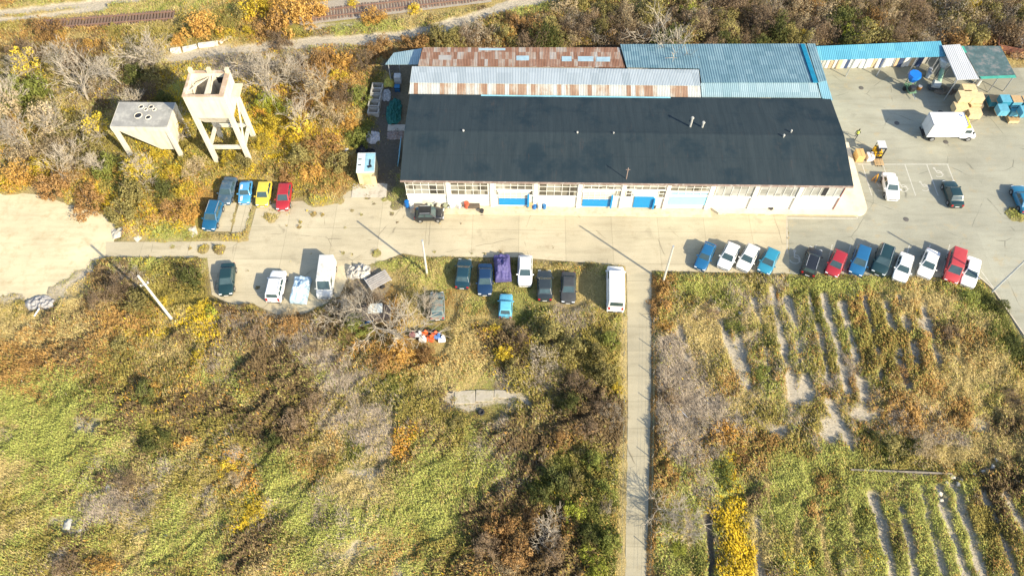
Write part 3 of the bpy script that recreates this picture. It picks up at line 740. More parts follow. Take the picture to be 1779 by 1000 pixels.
def build_paving():
    con = paving('cast concrete slabs', (0.52, 0.455, 0.315), slab=(5.6, 4.6), joint=0.30, stain=(0.40, 0.33, 0.215), rot=0.015)
    asp = paving('pale worn tarmac', (0.36, 0.35, 0.275), slab=(14, 11), joint=0.10, stain=(0.42, 0.345, 0.215), stain_at=0.55, crack=0.3)
    snd = paving('compacted sand', (0.60, 0.515, 0.335), joint=0, stain=(0.46, 0.37, 0.22), stain_at=0.50, crack=0.0, fine=0.06)
    pth = paving('path concrete', (0.42, 0.375, 0.265), slab=(20, 3.0), joint=0.3, stain=(0.40, 0.34, 0.22), crack=0.5)
    sheet('sand_lot', WP['sand_lot'], 0.000, snd)
    sheet('concrete_road', WP['concrete_road'], 0.008, con)
    sheet('asphalt_lot', WP['asphalt_lot'], 0.012, asp)
    sheet('path', WP['path'], 0.004, pth)
    sheet('parking_strip', WP['parking_strip'], 0.004, con)
    sheet('parking_bay', WP['parking_bay'], 0.004, con)
    # painted markings on the tarmac
    wp = plain('worn road paint', (0.52, 0.5, 0.43), rough=0.8, vary=0.2, scale=3, dirt=(0.42, 0.39, 0.31))
    def line(a, b, w=0.11, z=0.017):
        a, b = P(*a), P(*b)
        n = Vector((-(b - a).y, (b - a).x, 0)).normalized() * w / 2
        me = bpy.data.meshes.new('parking_line')
        me.from_pydata([(p.x, p.y, z) for p in (a - n, b - n, b + n, a + n)], [], [(0, 1, 2, 3)])
        tag(link('parking_line', me, wp), kind='structure')
    for x in (1498, 1534, 1572, 1610, 1646):
        line((x, 286), (x + (x - 879) * 0.027, 340))
    line((1490, 285.5), (1648, 285.5))
    line((1367, 379), (1490, 380)); line((1490, 381), (1485, 362)); line((1367, 362), (1367.5, 440), 0.08)
    for x in (1418, 1446, 1478, 1512, 1546, 1580, 1616, 1650):
        line((x, 425), (x - 14, 476), 0.1)
    line((1704, 470), (1726, 500), 0.1)
    def disabled_sign(px, py, s=1.0, rz=0.0):
        m = MB()
        o = P(px, py)
        n = 24
        def arc(c, r, a0, a1, w, z):
            k = max(4, int(n * abs(a1 - a0) / 6.28))
            vs, fs = [], []
            for i in range(k + 1):
                a = a0 + (a1 - a0) * i / k
                vs += [(c[0] + math.cos(a) * (r - w / 2), c[1] + math.sin(a) * (r - w / 2), z), (c[0] + math.cos(a) * (r + w / 2), c[1] + math.sin(a) * (r + w / 2), z)]
            for i in range(k): fs.append((2 * i, 2 * i + 1, 2 * i + 3, 2 * i + 2))
            m.add(vs, fs)
        def bar(a, b, w, z):
            a, b = Vector((*a, z)), Vector((*b, z))
            q = Vector((-(b - a).y, (b - a).x, 0)).normalized() * w / 2
            m.add([a - q, b - q, b + q, a + q], [(0, 1, 2, 3)])
        arc((0, -.2), .55, -2.6, 1.0, .1, .0)
        arc((-.12, .78), .10, 0, 6.28, .12, .0)
        bar((-.12, .6), (-.05, -.02), .13, .003); bar((-.09, .3), (.3, .3), .1, .005); bar((-.05, -.02), (.38, -.02), .13, .006); bar((.36, .03), (.55, -.5), .12, .009); bar((.5, -.48), (.72, -.4), .1, .011)
        tag(m.build('disabled_bay_symbol', wp, None, (o.x, o.y, 0.018), rz), kind='structure').scale = (s, s, 1)
    for q in ((1568, 325), (1605, 324), (1629, 300), (1528, 324)): disabled_sign(*q, 0.95, 0.2)
    disabled_sign(1381, 447, 1.15, -0.3)
    iron = plain('cast iron', (0.12, 0.11, 0.1), rough=0.7)
    for px, py in ((1634, 195), (1558, 214), (1643, 247), (1574, 381), (837, 370), (1496, 153)):
        o = P(px, py)
        m = MB().cyl((0, 0, 0), (0, 0, .022), .33, n=18).cyl((0, 0, .022), (0, 0, .03), .26, n=18)
        tag(m.build('manhole_cover', iron, None, (o.x, o.y, 0.012)), kind='structure')


# ------------------------------------------------------------------ trees and shrubs
def leaf_mesh(name, seed, R, Hh, n, c0, c1, leaf=0.2, clumps=16, up=0.25, thin=1.0):
    """a crown of leaf-sized quads in uneven clumps"""
    r = np.random.default_rng(seed)
    cc = r.normal(size=(clumps, 3))
    cc /= np.linalg.norm(cc, axis=1)[:, None]
    cc *= r.uniform(0.35, 0.95, (clumps, 1))
    cc[:, 2] = np.abs(cc[:, 2]) * 0.95
    csz = r.uniform(0.12, 0.34, clumps)
    cb = r.uniform(0, 1, clumps)
    k = r.integers(0, clumps, n)
    q = r.normal(size=(n, 3))
    q /= np.linalg.norm(q, axis=1)[:, None]
    p = cc[k] + q * (csz[k] * r.uniform(0.45, 1.05, n) ** 0.6)[:, None]
    p[:, 2] = np.maximum(p[:, 2], 0.03)
    p = p * np.array([R, R, Hh])
    nrm = q + np.array([0, 0, up]) + r.normal(size=(n, 3)) * 0.6
    nrm /= np.linalg.norm(nrm, axis=1)[:, None]
    a = np.cross(nrm, r.normal(size=(n, 3)))
    a /= np.linalg.norm(a, axis=1)[:, None]
    b = np.cross(nrm, a)
    s = (leaf * r.uniform(0.6, 1.35, n))[:, None]
    V = np.stack([p - a * s, p - b * s * .5 * thin, p + a * s, p + b * s * .5 * thin], 1).reshape(-1, 3)
    t = np.clip(0.45 * cb[k] + 0.55 * r.random(n), 0, 1)[:, None]
    col = np.array(c0) * (1 - t) + np.array(c1) * t
    me = raw_mesh(name, V, np.arange(4 * n), 4)
    set_col(me, np.repeat(col, 4, 0))
    me.materials.append(LEAF)
    return me


def branch_mesh(name, seed, Hh, spread, levels, kids, r0, lean=(0, 0), trunk_part=True, up=0.35, wide=0.6):
    """a leafless tree: (limbs mesh, twigs mesh)"""
    r = random.Random(seed)
    limbs, twigs = MB(), MB()

    def grow(p, d, L, rad, lv):
        n = 2 if lv < levels else 1
        q = p
        for i in range(n):
            d2 = (d + Vector((r.gauss(0, .16), r.gauss(0, .16), r.gauss(0, .08) + 0.03))).normalized()
            e = q + d2 * (L / n)
            ra, rb = rad * (1 - .35 * i / n), rad * (1 - .35 * (i + 1) / n)
            (limbs if lv <= 1 else twigs).cyl(q, e, max(ra, .0028), max(rb, .0016), n=5 if lv <= 1 else 3, caps=False)
            q, d = e, d2
            if lv < levels:
                for _ in range(kids[lv] if i == n - 1 else max(1, kids[lv] // 2)):
                    ax = d.orthogonal().normalized()
                    ax.rotate(Matrix.Rotation(r.uniform(0, 6.283), 3, d))
                    nd = (d + ax * r.uniform(wide * .6, wide * 1.4) + Vector((0, 0, up * .3))).normalized()
                    grow(q, nd, L * r.uniform(.55, .85), rb * .62, lv + 1)
    st = 1 if spread == 0 else spread
    for s in range(st):
        a = r.uniform(0, 6.283)
        d = Vector((lean[0] + (.45 * math.cos(a) if st > 1 else 0), lean[1] + (.45 * math.sin(a) if st > 1 else 0), 1)).normalized()
        grow(Vector((r.gauss(0, .006) if st > 1 else 0, r.gauss(0, .006) if st > 1 else 0, -0.02)), d, Hh * r.uniform(.3, .4), r0 / math.sqrt(st) * 1.2, 0)
    return limbs, twigs


KIND = {  # leaves: colours, leaf size, number; height per width; stems
    'green': ((.14, .16, .035), (.34, .36, .09), .20, 1500, .75),
    'dark': ((.07, .085, .025), (.19, .195, .06), .19, 1500, .8),
    'lime': ((.26, .29, .04), (.52, .54, .09), .19, 1300, .85),
    'olive': ((.18, .155, .055), (.42, .36, .13), .19, 1500, .75),
    'yellow': ((.44, .33, .035), (.80, .62, .08), .19, 1200, .85),
    'orange': ((.40, .22, .055), (.72, .46, .13), .19, 1200, .8),
    'russet': ((.23, .125, .045), (.46, .285, .115), .18, 1500, .65),
    'brown': ((.17, .12, .075), (.40, .29, .18), .18, 1500, .85),
    'tan': ((.34, .26, .15), (.60, .48, .29), .18, 1300, .8),
    'grey': ((.29, .24, .18), (.54, .47, .36), .17, 1100, .75),
}
PROTO = {}


def shrub(kind, px, py, dpx, label, group=None, name='shrub', hk=1.0, cat='shrub', at_z=None):
    """(px, py): the middle of the crown in the photo, dpx: its width there"""
    k = RND.randrange(4)
    key = (kind, k)
    if key not in PROTO:
        c0, c1, leaf, n, hr = KIND[kind]
        n = int(n * 1.9)
        thin = .5 if kind in ('grey', 'tan', 'brown') else 1.0
        me = leaf_mesh('foliage', hash(kind) % 1 + sum(map(ord, kind)) * 7 + k, 1.0, 1.0, n, c0, c1, leaf * .25, 34, .3, thin)
        rr = random.Random(k * 31 + sum(map(ord, kind)))
        m = MB()
        for i in range(7):
            a = rr.uniform(0, 6.28)
            e = Vector((math.cos(a) * rr.uniform(.2, .6), math.sin(a) * rr.uniform(.2, .6), rr.uniform(.55, .98)))
            mid = e * .5 + Vector((rr.gauss(0, .07), rr.gauss(0, .07), 0))
            m.cyl((rr.gauss(0, .05), rr.gauss(0, .05), -.05), mid, .022, .016, 4, caps=False).cyl(mid, e, .016, .006, 4, caps=False)
        PROTO[key] = (me, m.mesh('stem', BARKD))
    me, sm = PROTO[key]
    hr = KIND[kind][4] * hk
    D = dpx * (.88 if kind in ('orange', 'yellow') else 1.05) / pxm(px, py)
    Hh = D * hr
    p = P(px, py, Hh * .45) if at_z is None else P(px, py, at_z)
    o = empty(name, (p.x, p.y, 0), RND.uniform(0, 6.28), label, cat, group)
    s = D * .52
    for nm, msh in (('foliage', me), ('stem', sm)):
        c = link(nm, msh, None, o)
        c.scale = (s * RND.uniform(.9, 1.1), s * RND.uniform(.9, 1.1), Hh)
    return o


BARE = {}


def bare_tree(px, py, H_, label, group=None, kind=0, tone=BARK, name='bare_tree', rz=None, leaves=None):
    """(px, py): the foot of the trunk"""
    key = (kind, tone.name)
    if key not in BARE:
        spec = [(1.0, 1, 4, (5, 3, 3, 3), .019, (0, 0)), (1.0, 4, 3, (3, 3, 4), .022, (0, 0)), (1.0, 1, 4, (4, 3, 3, 3), .016, (.15, .1)), (1.0, 6, 3, (3, 3, 4), .02, (0, 0))][kind]
        l, t = branch_mesh('trunk', 40 + kind, spec[0], spec[1], spec[2], spec[3], spec[4], spec[5], wide=.75)
        # the meshes are one metre tall and are scaled; radii scale with them
        for mb in (l, t): pass
        BARE[key] = (l.mesh('trunk', tone), t.mesh('crown', tone))
    p = P(px, py)
    o = empty(name, (p.x, p.y, 0), RND.uniform(0, 6.28) if rz is None else rz, label, 'tree', group)
    for nm, me in zip(('trunk', 'crown'), BARE[key]):
        c = link(nm, me, None, o)
        c.scale = (H_, H_, H_)
    if leaves:
        c0, c1, leaf, n, hr = KIND[leaves]
        me = leaf_mesh('foliage', 900 + kind, .42, .62, 600, c0, c1, .035, 20, .2, .6)
        c = link('foliage', me, None, o)
        c.scale = (H_, H_, H_)
        c.location = (0, 0, H_ * .35)
    return o


def build_plants():
    # --- the north-west thicket
    for a in [
        ('orange', 72, 90, 30, 'small orange bush beside the rusty track, the one farthest from the pale wall'), ('orange', 103, 66, 34, 'orange bush overhanging the rusty railway track'), ('orange', 150, 82, 38, 'wide orange bush below the middle of the rusty track'), ('orange', 172, 98, 26, 'low orange bush where the grey bare branches begin'),
        ('yellow', 432, 54, 32, 'bright yellow bush standing alone by the dirt road'), ('orange', 350, 42, 70, 'large orange-brown bush between the rusty track and the pale ruined wall'), ('yellow', 392, 60, 34, 'yellow bush touching the east end of the pale ruined wall'), ('orange', 310, 70, 34, 'slim orange bush beside the west end of the pale ruined wall'),
        ('yellow', 440, 12, 60, 'tall yellow tree-like bush at the north edge by the dirt road'), ('orange', 500, 22, 86, 'broad orange bush beside the overgrown railway'), ('russet', 470, 40, 60, 'russet bush in front of the broad orange one'), ('orange', 545, 14, 54, 'orange bush at the west end of the railway sleepers'),
        ('yellow', 613, 4, 24, 'small yellow bush on the far side of the railway'), ('orange', 648, 26, 46, 'orange bush growing over the railway track'), ('yellow', 720, 14, 26, 'round yellow bush at the east end of the railway'),
        ('olive', 415, 20, 40, 'olive bush behind the yellow one by the dirt road'), ('brown', 480, 66, 46, 'brown bush leaning over the edge of the dirt road'),
        ('russet', 80, 50, 50, 'russet bush on the near side of the meadow ruts'), ('brown', 130, 100, 50, 'brown half-bare bush under the orange bushes'), ('brown', 40, 95, 54, 'brown bush at the west end under the meadow'),
        ('green', 50, 150, 70, 'large green bush below the westernmost brown one'), ('green', 20, 175, 54, 'pale green bush under the large green one'), ('olive', 75, 190, 60, 'olive bush west of the fallen pale branches'), ('olive', 120, 215, 60, 'olive bush west of the low concrete bunker'),
        ('orange', 18, 215, 50, 'orange bush above the sand lot beside pale bare stems'), ('yellow', 110, 200, 44, 'yellowish bush touching the olive one'), ('tan', 40, 262, 70, 'tan bare bush above the north edge of the sand lot'), ('orange', 30, 300, 60, 'orange-yellow bush overhanging the sand lot'), ('russet', 90, 318, 60, 'low russet bush along the sand lot'), ('russet', 150, 345, 56, 'russet bush at the corner of the sand lot and the road'),
        ('dark', 230, 130, 44, 'dark green bush behind the low concrete bunker'), ('dark', 285, 175, 40, 'dark green bush squeezed between the two concrete bunkers'), ('brown', 260, 160, 44, 'dark brown bush behind the two concrete bunkers'), ('olive', 145, 255, 56, 'olive bush at the foot of the low bunker'), ('green', 180, 285, 50, 'green bush south of the low bunker'),
        ('yellow', 262, 270, 40, 'yellow bush under the hopper of the low bunker'), ('yellow', 290, 300, 40, 'yellow bush south of the yellow one under the hopper'), ('dark', 285, 325, 44, 'dark green bush in the clump beside the blue estate car'), ('olive', 235, 330, 60, 'olive bush between the sand lot and the clump of yellow bushes'), ('orange', 330, 370, 44, 'orange bush behind the tail of the blue estate car'), ('russet', 300, 365, 50, 'russet bush next to the orange one by the blue estate car'), ('tan', 340, 290, 50, 'tan dry bush between the legs of the tall tower and the cars'), ('yellow', 320, 325, 40, 'yellow-leaved bush north of the orange bush by the parked cars'), ('olive', 215, 365, 54, 'olive bush at the edge of the road by white rubble'),
        ('yellow', 478, 215, 56, 'bright lime yellow bush right beside the tall tower'), ('lime', 462, 180, 44, 'lime bush by the pale birch trunk'), ('lime', 492, 185, 36, 'small lime bush east of the pale birch trunk'), ('yellow', 452, 245, 40, 'yellow bush at the foot of the tall tower'), ('olive', 420, 280, 44, 'olive bush between the tower legs and the light blue car'), ('yellow', 398, 275, 40, 'yellow bush under the cross beam of the tall tower'),
        ('orange', 600, 105, 50, 'orange-yellow bush at the bend of the dirt road'), ('yellow', 590, 128, 36, 'yellow bush just below the bend of the dirt road'), ('russet', 560, 100, 50, 'russet bush along the south edge of the dirt road'), ('brown', 630, 105, 50, 'brown bush between the dirt road and the blue lean-to'), ('russet', 660, 80, 50, 'dark russet bush next to the lean-to roof'), ('russet', 530, 190, 60, 'russet bush in the middle of the scrub east of the tower'), ('tan', 570, 195, 60, 'tan bush with white litter in the scrub'), ('russet', 560, 250, 56, 'rust brown bush in the scrub south of the white litter'), ('orange', 605, 215, 46, 'orange bush on the edge of the scrub facing the warehouse'), ('olive', 520, 270, 56, 'olive brown bush behind the red hatchback'), ('orange', 540, 300, 50, 'orange bush behind the red and yellow cars'), ('olive', 590, 285, 50, 'olive bush west of the small site cabin'), ('russet', 500, 300, 44, 'russet bush over the bonnetless rear of the yellow car'), ('green', 625, 165, 44, 'green bush in the strip beside the grey concrete rings'), ('green', 622, 235, 40, 'green bush by the heap of tyres'), ('brown', 590, 165, 50, 'brown bush north of the orange bush facing the warehouse'),
        ('grey', 150, 140, 60, 'grey twig bush around the pale fanned leafless tree'), ('olive', 195, 118, 56, 'olive gold bush close behind the low bunker'), ('grey', 240, 106, 60, 'broad grey twig bush below the pale ruined wall'), ('olive', 270, 125, 50, 'olive bush between the pale ruined wall and the tall tower'), ('grey', 465, 112, 54, 'purple-grey twig bush behind the tall tower'), ('tan', 500, 130, 56, 'tan gold bush south of the dirt road'), ('grey', 520, 108, 46, 'grey twig bush on the edge of the dirt road'), ('tan', 90, 245, 60, 'tan twig bush between the sand lot and the green bush'), ('tan', 120, 280, 60, 'tan twig bush north of the russet bush by the sand lot'), ('yellow', 70, 285, 50, 'golden bush over the sand lot edge'),
    ]: shrub(*a, hk=.85)
    for a in [(155, 178, 8, 'pale leafless tree with many fanned branches beside the low bunker', 0), (215, 150, 7, 'grey leafless tree close behind the low bunker', 2), (265, 118, 7, 'broad grey leafless tree below the pale ruined wall', 3), (110, 130, 6, 'grey leafless tree among the orange bushes', 1), (240, 195, 6, 'leafless tree in the gap between bunker and tower', 2), (60, 262, 7, 'pale leafless tree spreading over the sand lot edge', 3), (120, 300, 6, 'pale leafless tree with low sideways branches by the russet bush', 1), (470, 172, 8, 'tall leafless tree with a white trunk east of the tower', 0), (505, 150, 6, 'purple-grey leafless tree south of the dirt road', 3), (445, 130, 6, 'leafless tree directly behind the tall tower', 1), (188, 300, 5, 'thin leafless tree south of the low bunker', 2)]:
        bare_tree(a[0], a[1], a[2], a[3], kind=a[4])
    # --- thicket north of the sheds: one mass of near-identical bushes, each its own thing
    lab = {'brown': 'dark brown half-bare bush in the thicket along the north side of the sheds', 'olive': 'olive bush in the thicket along the north side of the sheds', 'tan': 'tan dry bush in the thicket along the north side of the sheds', 'russet': 'russet bush in the thicket along the north side of the sheds', 'grey': 'grey twiggy bush in the thicket along the north side of the sheds', 'dark': 'dark green bush in the thicket along the north side of the sheds'}
    r = random.Random(5)
    for row, (y0, n, k0) in enumerate(((70, 34, 0), (52, 32, 1), (34, 27, 2), (14, 24, 3), (-8, 20, 4))):
        for i in range(n):
            lo = (700, 790, 880, 960, 990)[row]
            px = lo + (1800 - lo) * (i + r.uniform(.1, .9)) / n
            py = y0 + r.uniform(-9, 7)
            kd = r.choices(['brown', 'olive', 'tan', 'russet', 'grey', 'dark'], [(5, 2, 2, 2.5, 1.5, 1.2), (5, 2.5, 2, 2, 2, 1.0), (4, 3, 3, 1.5, 2, .6), (3, 4, 4, 1, 1, .4), (3, 4, 4, 1, 1, .4)][row])[0]
            if 1420 < px < 1500 and row < 3: kd = 'dark' if r.random() < .6 else 'brown'
            shrub(kd, px, py, r.uniform(34, 60), lab[kd], 'bushes of the thicket behind the sheds', hk=r.uniform(.75, 1.1))
    for a in [('yellow', 1395, 62, 30, 'yellow bush behind the east end of the blue shed'), ('lime', 1485, 62, 40, 'lime bush leaning over the blue canopy'), ('yellow', 1520, 50, 40, 'pale yellow tall bush behind the blue canopy'), ('green', 1500, 45, 34, 'bright green bush between the lime and the dark bushes'), ('yellow', 1690, 18, 44, 'yellow bush near the north edge behind the white roof'), ('orange', 1062, 66, 34, 'orange-tan bush at the corner of the rusty and blue roofs'), ('yellow', 1018, 72, 22, 'small yellow-green bush at the back of the rusty roof'), ('orange', 880, 62, 40, 'golden bush behind the middle of the rusty roof'), ('lime', 1200, 20, 40, 'pale lime bush north of the leafless tree behind the blue shed')]:
        shrub(*a)
    t = bare_tree(1158, 111, 9.5, 'large leafless russet-based tree spreading over the blue shed roof', kind=1, tone=BARK)
    for q in [(70, 140, 6, 'feathery yellow-leaved tree west of the bare trees', 'yellow', 3), (30, 205, 6, 'feathery tan-leaved tree at the west end of the thicket', 'tan', 0), (330, 240, 5, 'feathery yellow tree between the two concrete bunkers and the cars', 'yellow', 1), (100, 235, 6, 'feathery pale yellow tree north of the sand lot', 'tan', 1), (255, 320, 5, 'feathery golden tree south of the low bunker', 'yellow', 3), (560, 180, 6, 'feathery tan tree in the scrub west of the grey troughs', 'tan', 1), (525, 235, 5, 'feathery golden tree east of the tall tower', 'yellow', 0), (180, 240, 5, 'feathery olive-gold tree at the corner of the low bunker', 'yellow', 1)]:
        bare_tree(q[0], q[1], q[2], q[3], kind=q[5], leaves=q[4], name='feathery_tree')
    # --- field in the south-west and round the cars
    bare_tree(690, 582, 9, 'big leafless tree with forked pale trunk beside the scrapped cars', kind=1, rz=.4)
    bare_tree(600, 560, 5, 'leafless grey tree in front of the old white van', kind=3)
    bare_tree(735, 545, 4, 'leafless bush-like tree hanging over the rust-patched wreck', kind=3)
    bare_tree(625, 540, 4, 'small leafless tree between the old van and the scrap', kind=1)
    bare_tree(1160, 890, 5.5, 'leafless tree just east of the path', kind=1)
    bare_tree(1178, 925, 4, 'small leafless tree south of the larger one by the path', kind=3)
    bare_tree(940, 930, 4.5, 'leafless tree in the dark bramble west of the path', kind=1, tone=BARK)
    for a in [
        ('yellow', 285, 520, 34, 'yellow-green bush wrapped round the foot of the thick pole'), ('dark', 330, 482, 46, 'dark bush between the thick pole and the dark green car'), ('olive', 240, 520, 60, 'olive bush west of the thick pole'), ('yellow', 350, 535, 34, 'yellow bush south of the dark green car'), ('lime', 372, 540, 30, 'lime bush at the end of the parking apron'), ('brown', 200, 500, 50, 'brown bush at the corner of sand and grass'), ('brown', 165, 520, 44, 'brown bush near the grey rubble'), ('grey', 240, 478, 40, 'grey dry bush north of the thick pole'), ('yellow', 340, 620, 40, 'yellow bush in the middle of the russet weeds'), ('dark', 250, 680, 46, 'dark bush south of the russet weeds'), ('orange', 262, 668, 34, 'orange tinged bush beside the dark one in the weeds'), ('olive', 210, 600, 44, 'olive bush among red-brown weeds'), ('russet', 130, 610, 44, 'red-brown bush in the western weeds'), ('russet', 60, 625, 34, 'red-brown bush near the western grass'),
        ('russet', 410, 545, 40, 'pinkish brown bush south of the parking apron'), ('russet', 500, 560, 50, 'russet bush behind the white sport utility car'), ('brown', 450, 580, 50, 'dark brown bush in the weeds south of the white cars'), ('tan', 545, 600, 40, 'tan bush south of the covered pale car'), ('grey', 590, 540, 60, 'grey twig bush under the leafless tree by the old van'), ('tan', 500, 545, 36, 'tan bush right behind the covered pale car'), ('green', 620, 560, 44, 'green bush west of the scrapped cars'), ('orange', 690, 612, 60, 'orange brown bush south of the big leafless tree'), ('russet', 660, 625, 50, 'rust coloured bush left of the scrap heap in the weeds'), ('russet', 740, 615, 40, 'russet bush just south of the red and white scrap'), ('brown', 650, 525, 40, 'dark brown bush over the pale scrapped roof'),
        ('yellow', 712, 745, 30, 'yellow-orange bush on the bank in the grass'), ('orange', 710, 770, 26, 'small orange bush below the yellow one on the bank'), ('brown', 510, 730, 60, 'dark brown bush beside the grass bank'), ('brown', 545, 700, 44, 'brown bush north of the other dark one by the bank'), ('dark', 475, 765, 40, 'dark green bush at the foot of the grass bank'), ('russet', 570, 800, 40, 'russet bush south of the dark brown ones'), ('yellow', 395, 810, 44, 'straw yellow bush in the western grass'), ('tan', 408, 835, 40, 'tan bush below the straw yellow one'), ('yellow', 447, 888, 44, 'yellow dry bush in the southern grass'), ('orange', 170, 975, 44, 'vivid orange bush at the southern edge'), ('orange', 195, 985, 34, 'small orange bush beside the vivid orange one'), ('brown', 115, 980, 40, 'dark twiggy bush west of the vivid orange one'), ('brown', 215, 835, 40, 'dark bush on the rubbish heap'), ('grey', 250, 880, 44, 'grey dead bush on the rubbish heap'), ('grey', 200, 880, 36, 'grey dead bush west of the one on the rubbish heap'), ('dark', 260, 775, 34, 'dark green bush north of the rubbish heap'), ('dark', 290, 755, 28, 'dark green bush by the pale bare patches'),
        ('yellow', 862, 572, 30, 'yellow bush beside the light blue car'), ('tan', 885, 565, 44, 'pinkish tan bush growing over the light blue car'), ('brown', 905, 585, 40, 'dark brown bush behind the light blue car'), ('yellow', 875, 610, 40, 'yellow bush south of the light blue car'), ('olive', 890, 640, 40, 'olive yellow bush south of the yellow ones'), ('olive', 960, 580, 60, 'olive willow bush south of the faded black saloon'), ('olive', 995, 600, 54, 'olive willow bush north of the dark clump'), ('grey', 940, 620, 60, 'grey-green willow bush in the middle of the lot'), ('olive', 1035, 610, 50, 'olive bush close to the path fence, north of the others'), ('green', 1060, 590, 36, 'green bush by the path fence behind the white van'), ('olive', 1050, 650, 50, 'olive bush overhanging the path edge'), ('yellow', 1070, 675, 34, 'yellow-green bush leaning onto the path'), ('brown', 1010, 665, 54, 'dark brown bush in the clump west of the path'), ('dark', 990, 700, 50, 'dark bush at the end of the ruined slab'), ('brown', 1040, 700, 44, 'brown bush between the dark clump and the path'), ('grey', 1065, 720, 50, 'grey-green twiggy bush reaching over the path'), ('brown', 1020, 745, 44, 'reddish brown bush west of the path'), ('russet', 970, 765, 44, 'russet bush south of the ruined slab'), ('green', 1030, 800, 44, 'green bush in the dark growth west of the path'), ('dark', 965, 830, 54, 'dark green bush in the growth west of the path'), ('olive', 1000, 830, 44, 'olive bush north of the lime one'), ('dark', 940, 860, 44, 'dark green bush at the edge of the bramble'), ('lime', 996, 888, 40, 'light lime bush west of the path'), ('green', 1050, 850, 40, 'green bush touching the path fence'), ('grey', 1050, 880, 40, 'grey dry bush touching the path fence'), ('dark', 1020, 930, 46, 'dark green bush south of the lime one'), ('lime', 1020, 960, 34, 'small lime bush near the southern edge'), ('green', 1060, 940, 44, 'green bush leaning over the path near the southern edge'), ('lime', 1040, 990, 40, 'lime bush at the southern edge by the path'), ('russet', 870, 910, 60, 'large russet bramble at the bottom of the grass bank'), ('russet', 920, 900, 54, 'russet bramble next to the leafless tree'), ('brown', 850, 950, 54, 'brown bramble at the foot of the bank'), ('russet', 900, 960, 60, 'russet bramble south of the leafless tree'), ('brown', 960, 955, 54, 'dark brown bramble near the southern edge'), ('tan', 880, 990, 54, 'tan bramble at the southern edge'), ('olive', 640, 690, 30, 'olive bush on the top of the bank'), ('olive', 790, 735, 34, 'olive bush south of the ruined slab'),
        ('russet', 1150, 530, 44, 'brown bush at the corner of the path and the road'), ('orange', 1158, 565, 36, 'orange bush beside the path fence'), ('brown', 1240, 540, 36, 'dark brown bush at the head of the first garden row'), ('green', 1275, 568, 36, 'grey-green bush standing between two pale garden rows'), ('green', 1325, 650, 36, 'dark green bush beside the pale garden rows'), ('yellow', 1379, 498, 12, 'tiny yellow bush behind the black estate car'), ('brown', 1170, 690, 44, 'dark twiggy bush behind the path fence with blue litter'), ('grey', 1215, 740, 54, 'lilac grey dead bush in the allotments'), ('grey', 1200, 790, 50, 'lilac grey dead bush next to the path fence'), ('grey', 1240, 775, 44, 'lilac grey dead bush north of the yellow flowers'), ('orange', 1262, 742, 30, 'small orange bush in the allotments'), ('russet', 1290, 790, 40, 'russet bush north-east of the yellow flowers'), ('green', 1260, 820, 44, 'green bush at the head of the yellow flower bed'), ('dark', 1520, 765, 34, 'dark green bush by the pale bare soil'), ('olive', 1550, 770, 44, 'large olive bush by the pale bare soil'), ('tan', 1600, 775, 54, 'tan spreading bush south of the brown field'), ('dark', 1735, 530, 40, 'dark green bush in the corner by the kerb'), ('dark', 1765, 600, 36, 'dark green bush along the curved kerb'), ('green', 1690, 520, 40, 'green bush at the nose of the last white saloon'), ('brown', 1650, 575, 40, 'brown twiggy bush in the allotments south of the red van'), ('russet', 1560, 650, 40, 'russet bush between two garden rows'), ('brown', 1760, 690, 34, 'brown bush at the east end of the allotments'), ('brown', 1310, 860, 30, 'brown bush east of the yellow flower bed'), ('lime', 1180, 955, 30, 'lime bush east of the path near the southern edge'),
    ]: shrub(*a, hk=(1.25 if a[0] != 'tan' and 840 < a[1] < 1080 else 1.0 if a[0] in ('dark', 'brown', 'green', 'lime') else .8) if a[1] < 1080 else .6)


# ------------------------------------------------------------------ vehicles
def bil(q, u, v):
    a, b, c, d = (Vector(x) for x in q)
    return (a * (1 - u) + b * u) * (1 - v) + (d * (1 - u) + c * u) * v


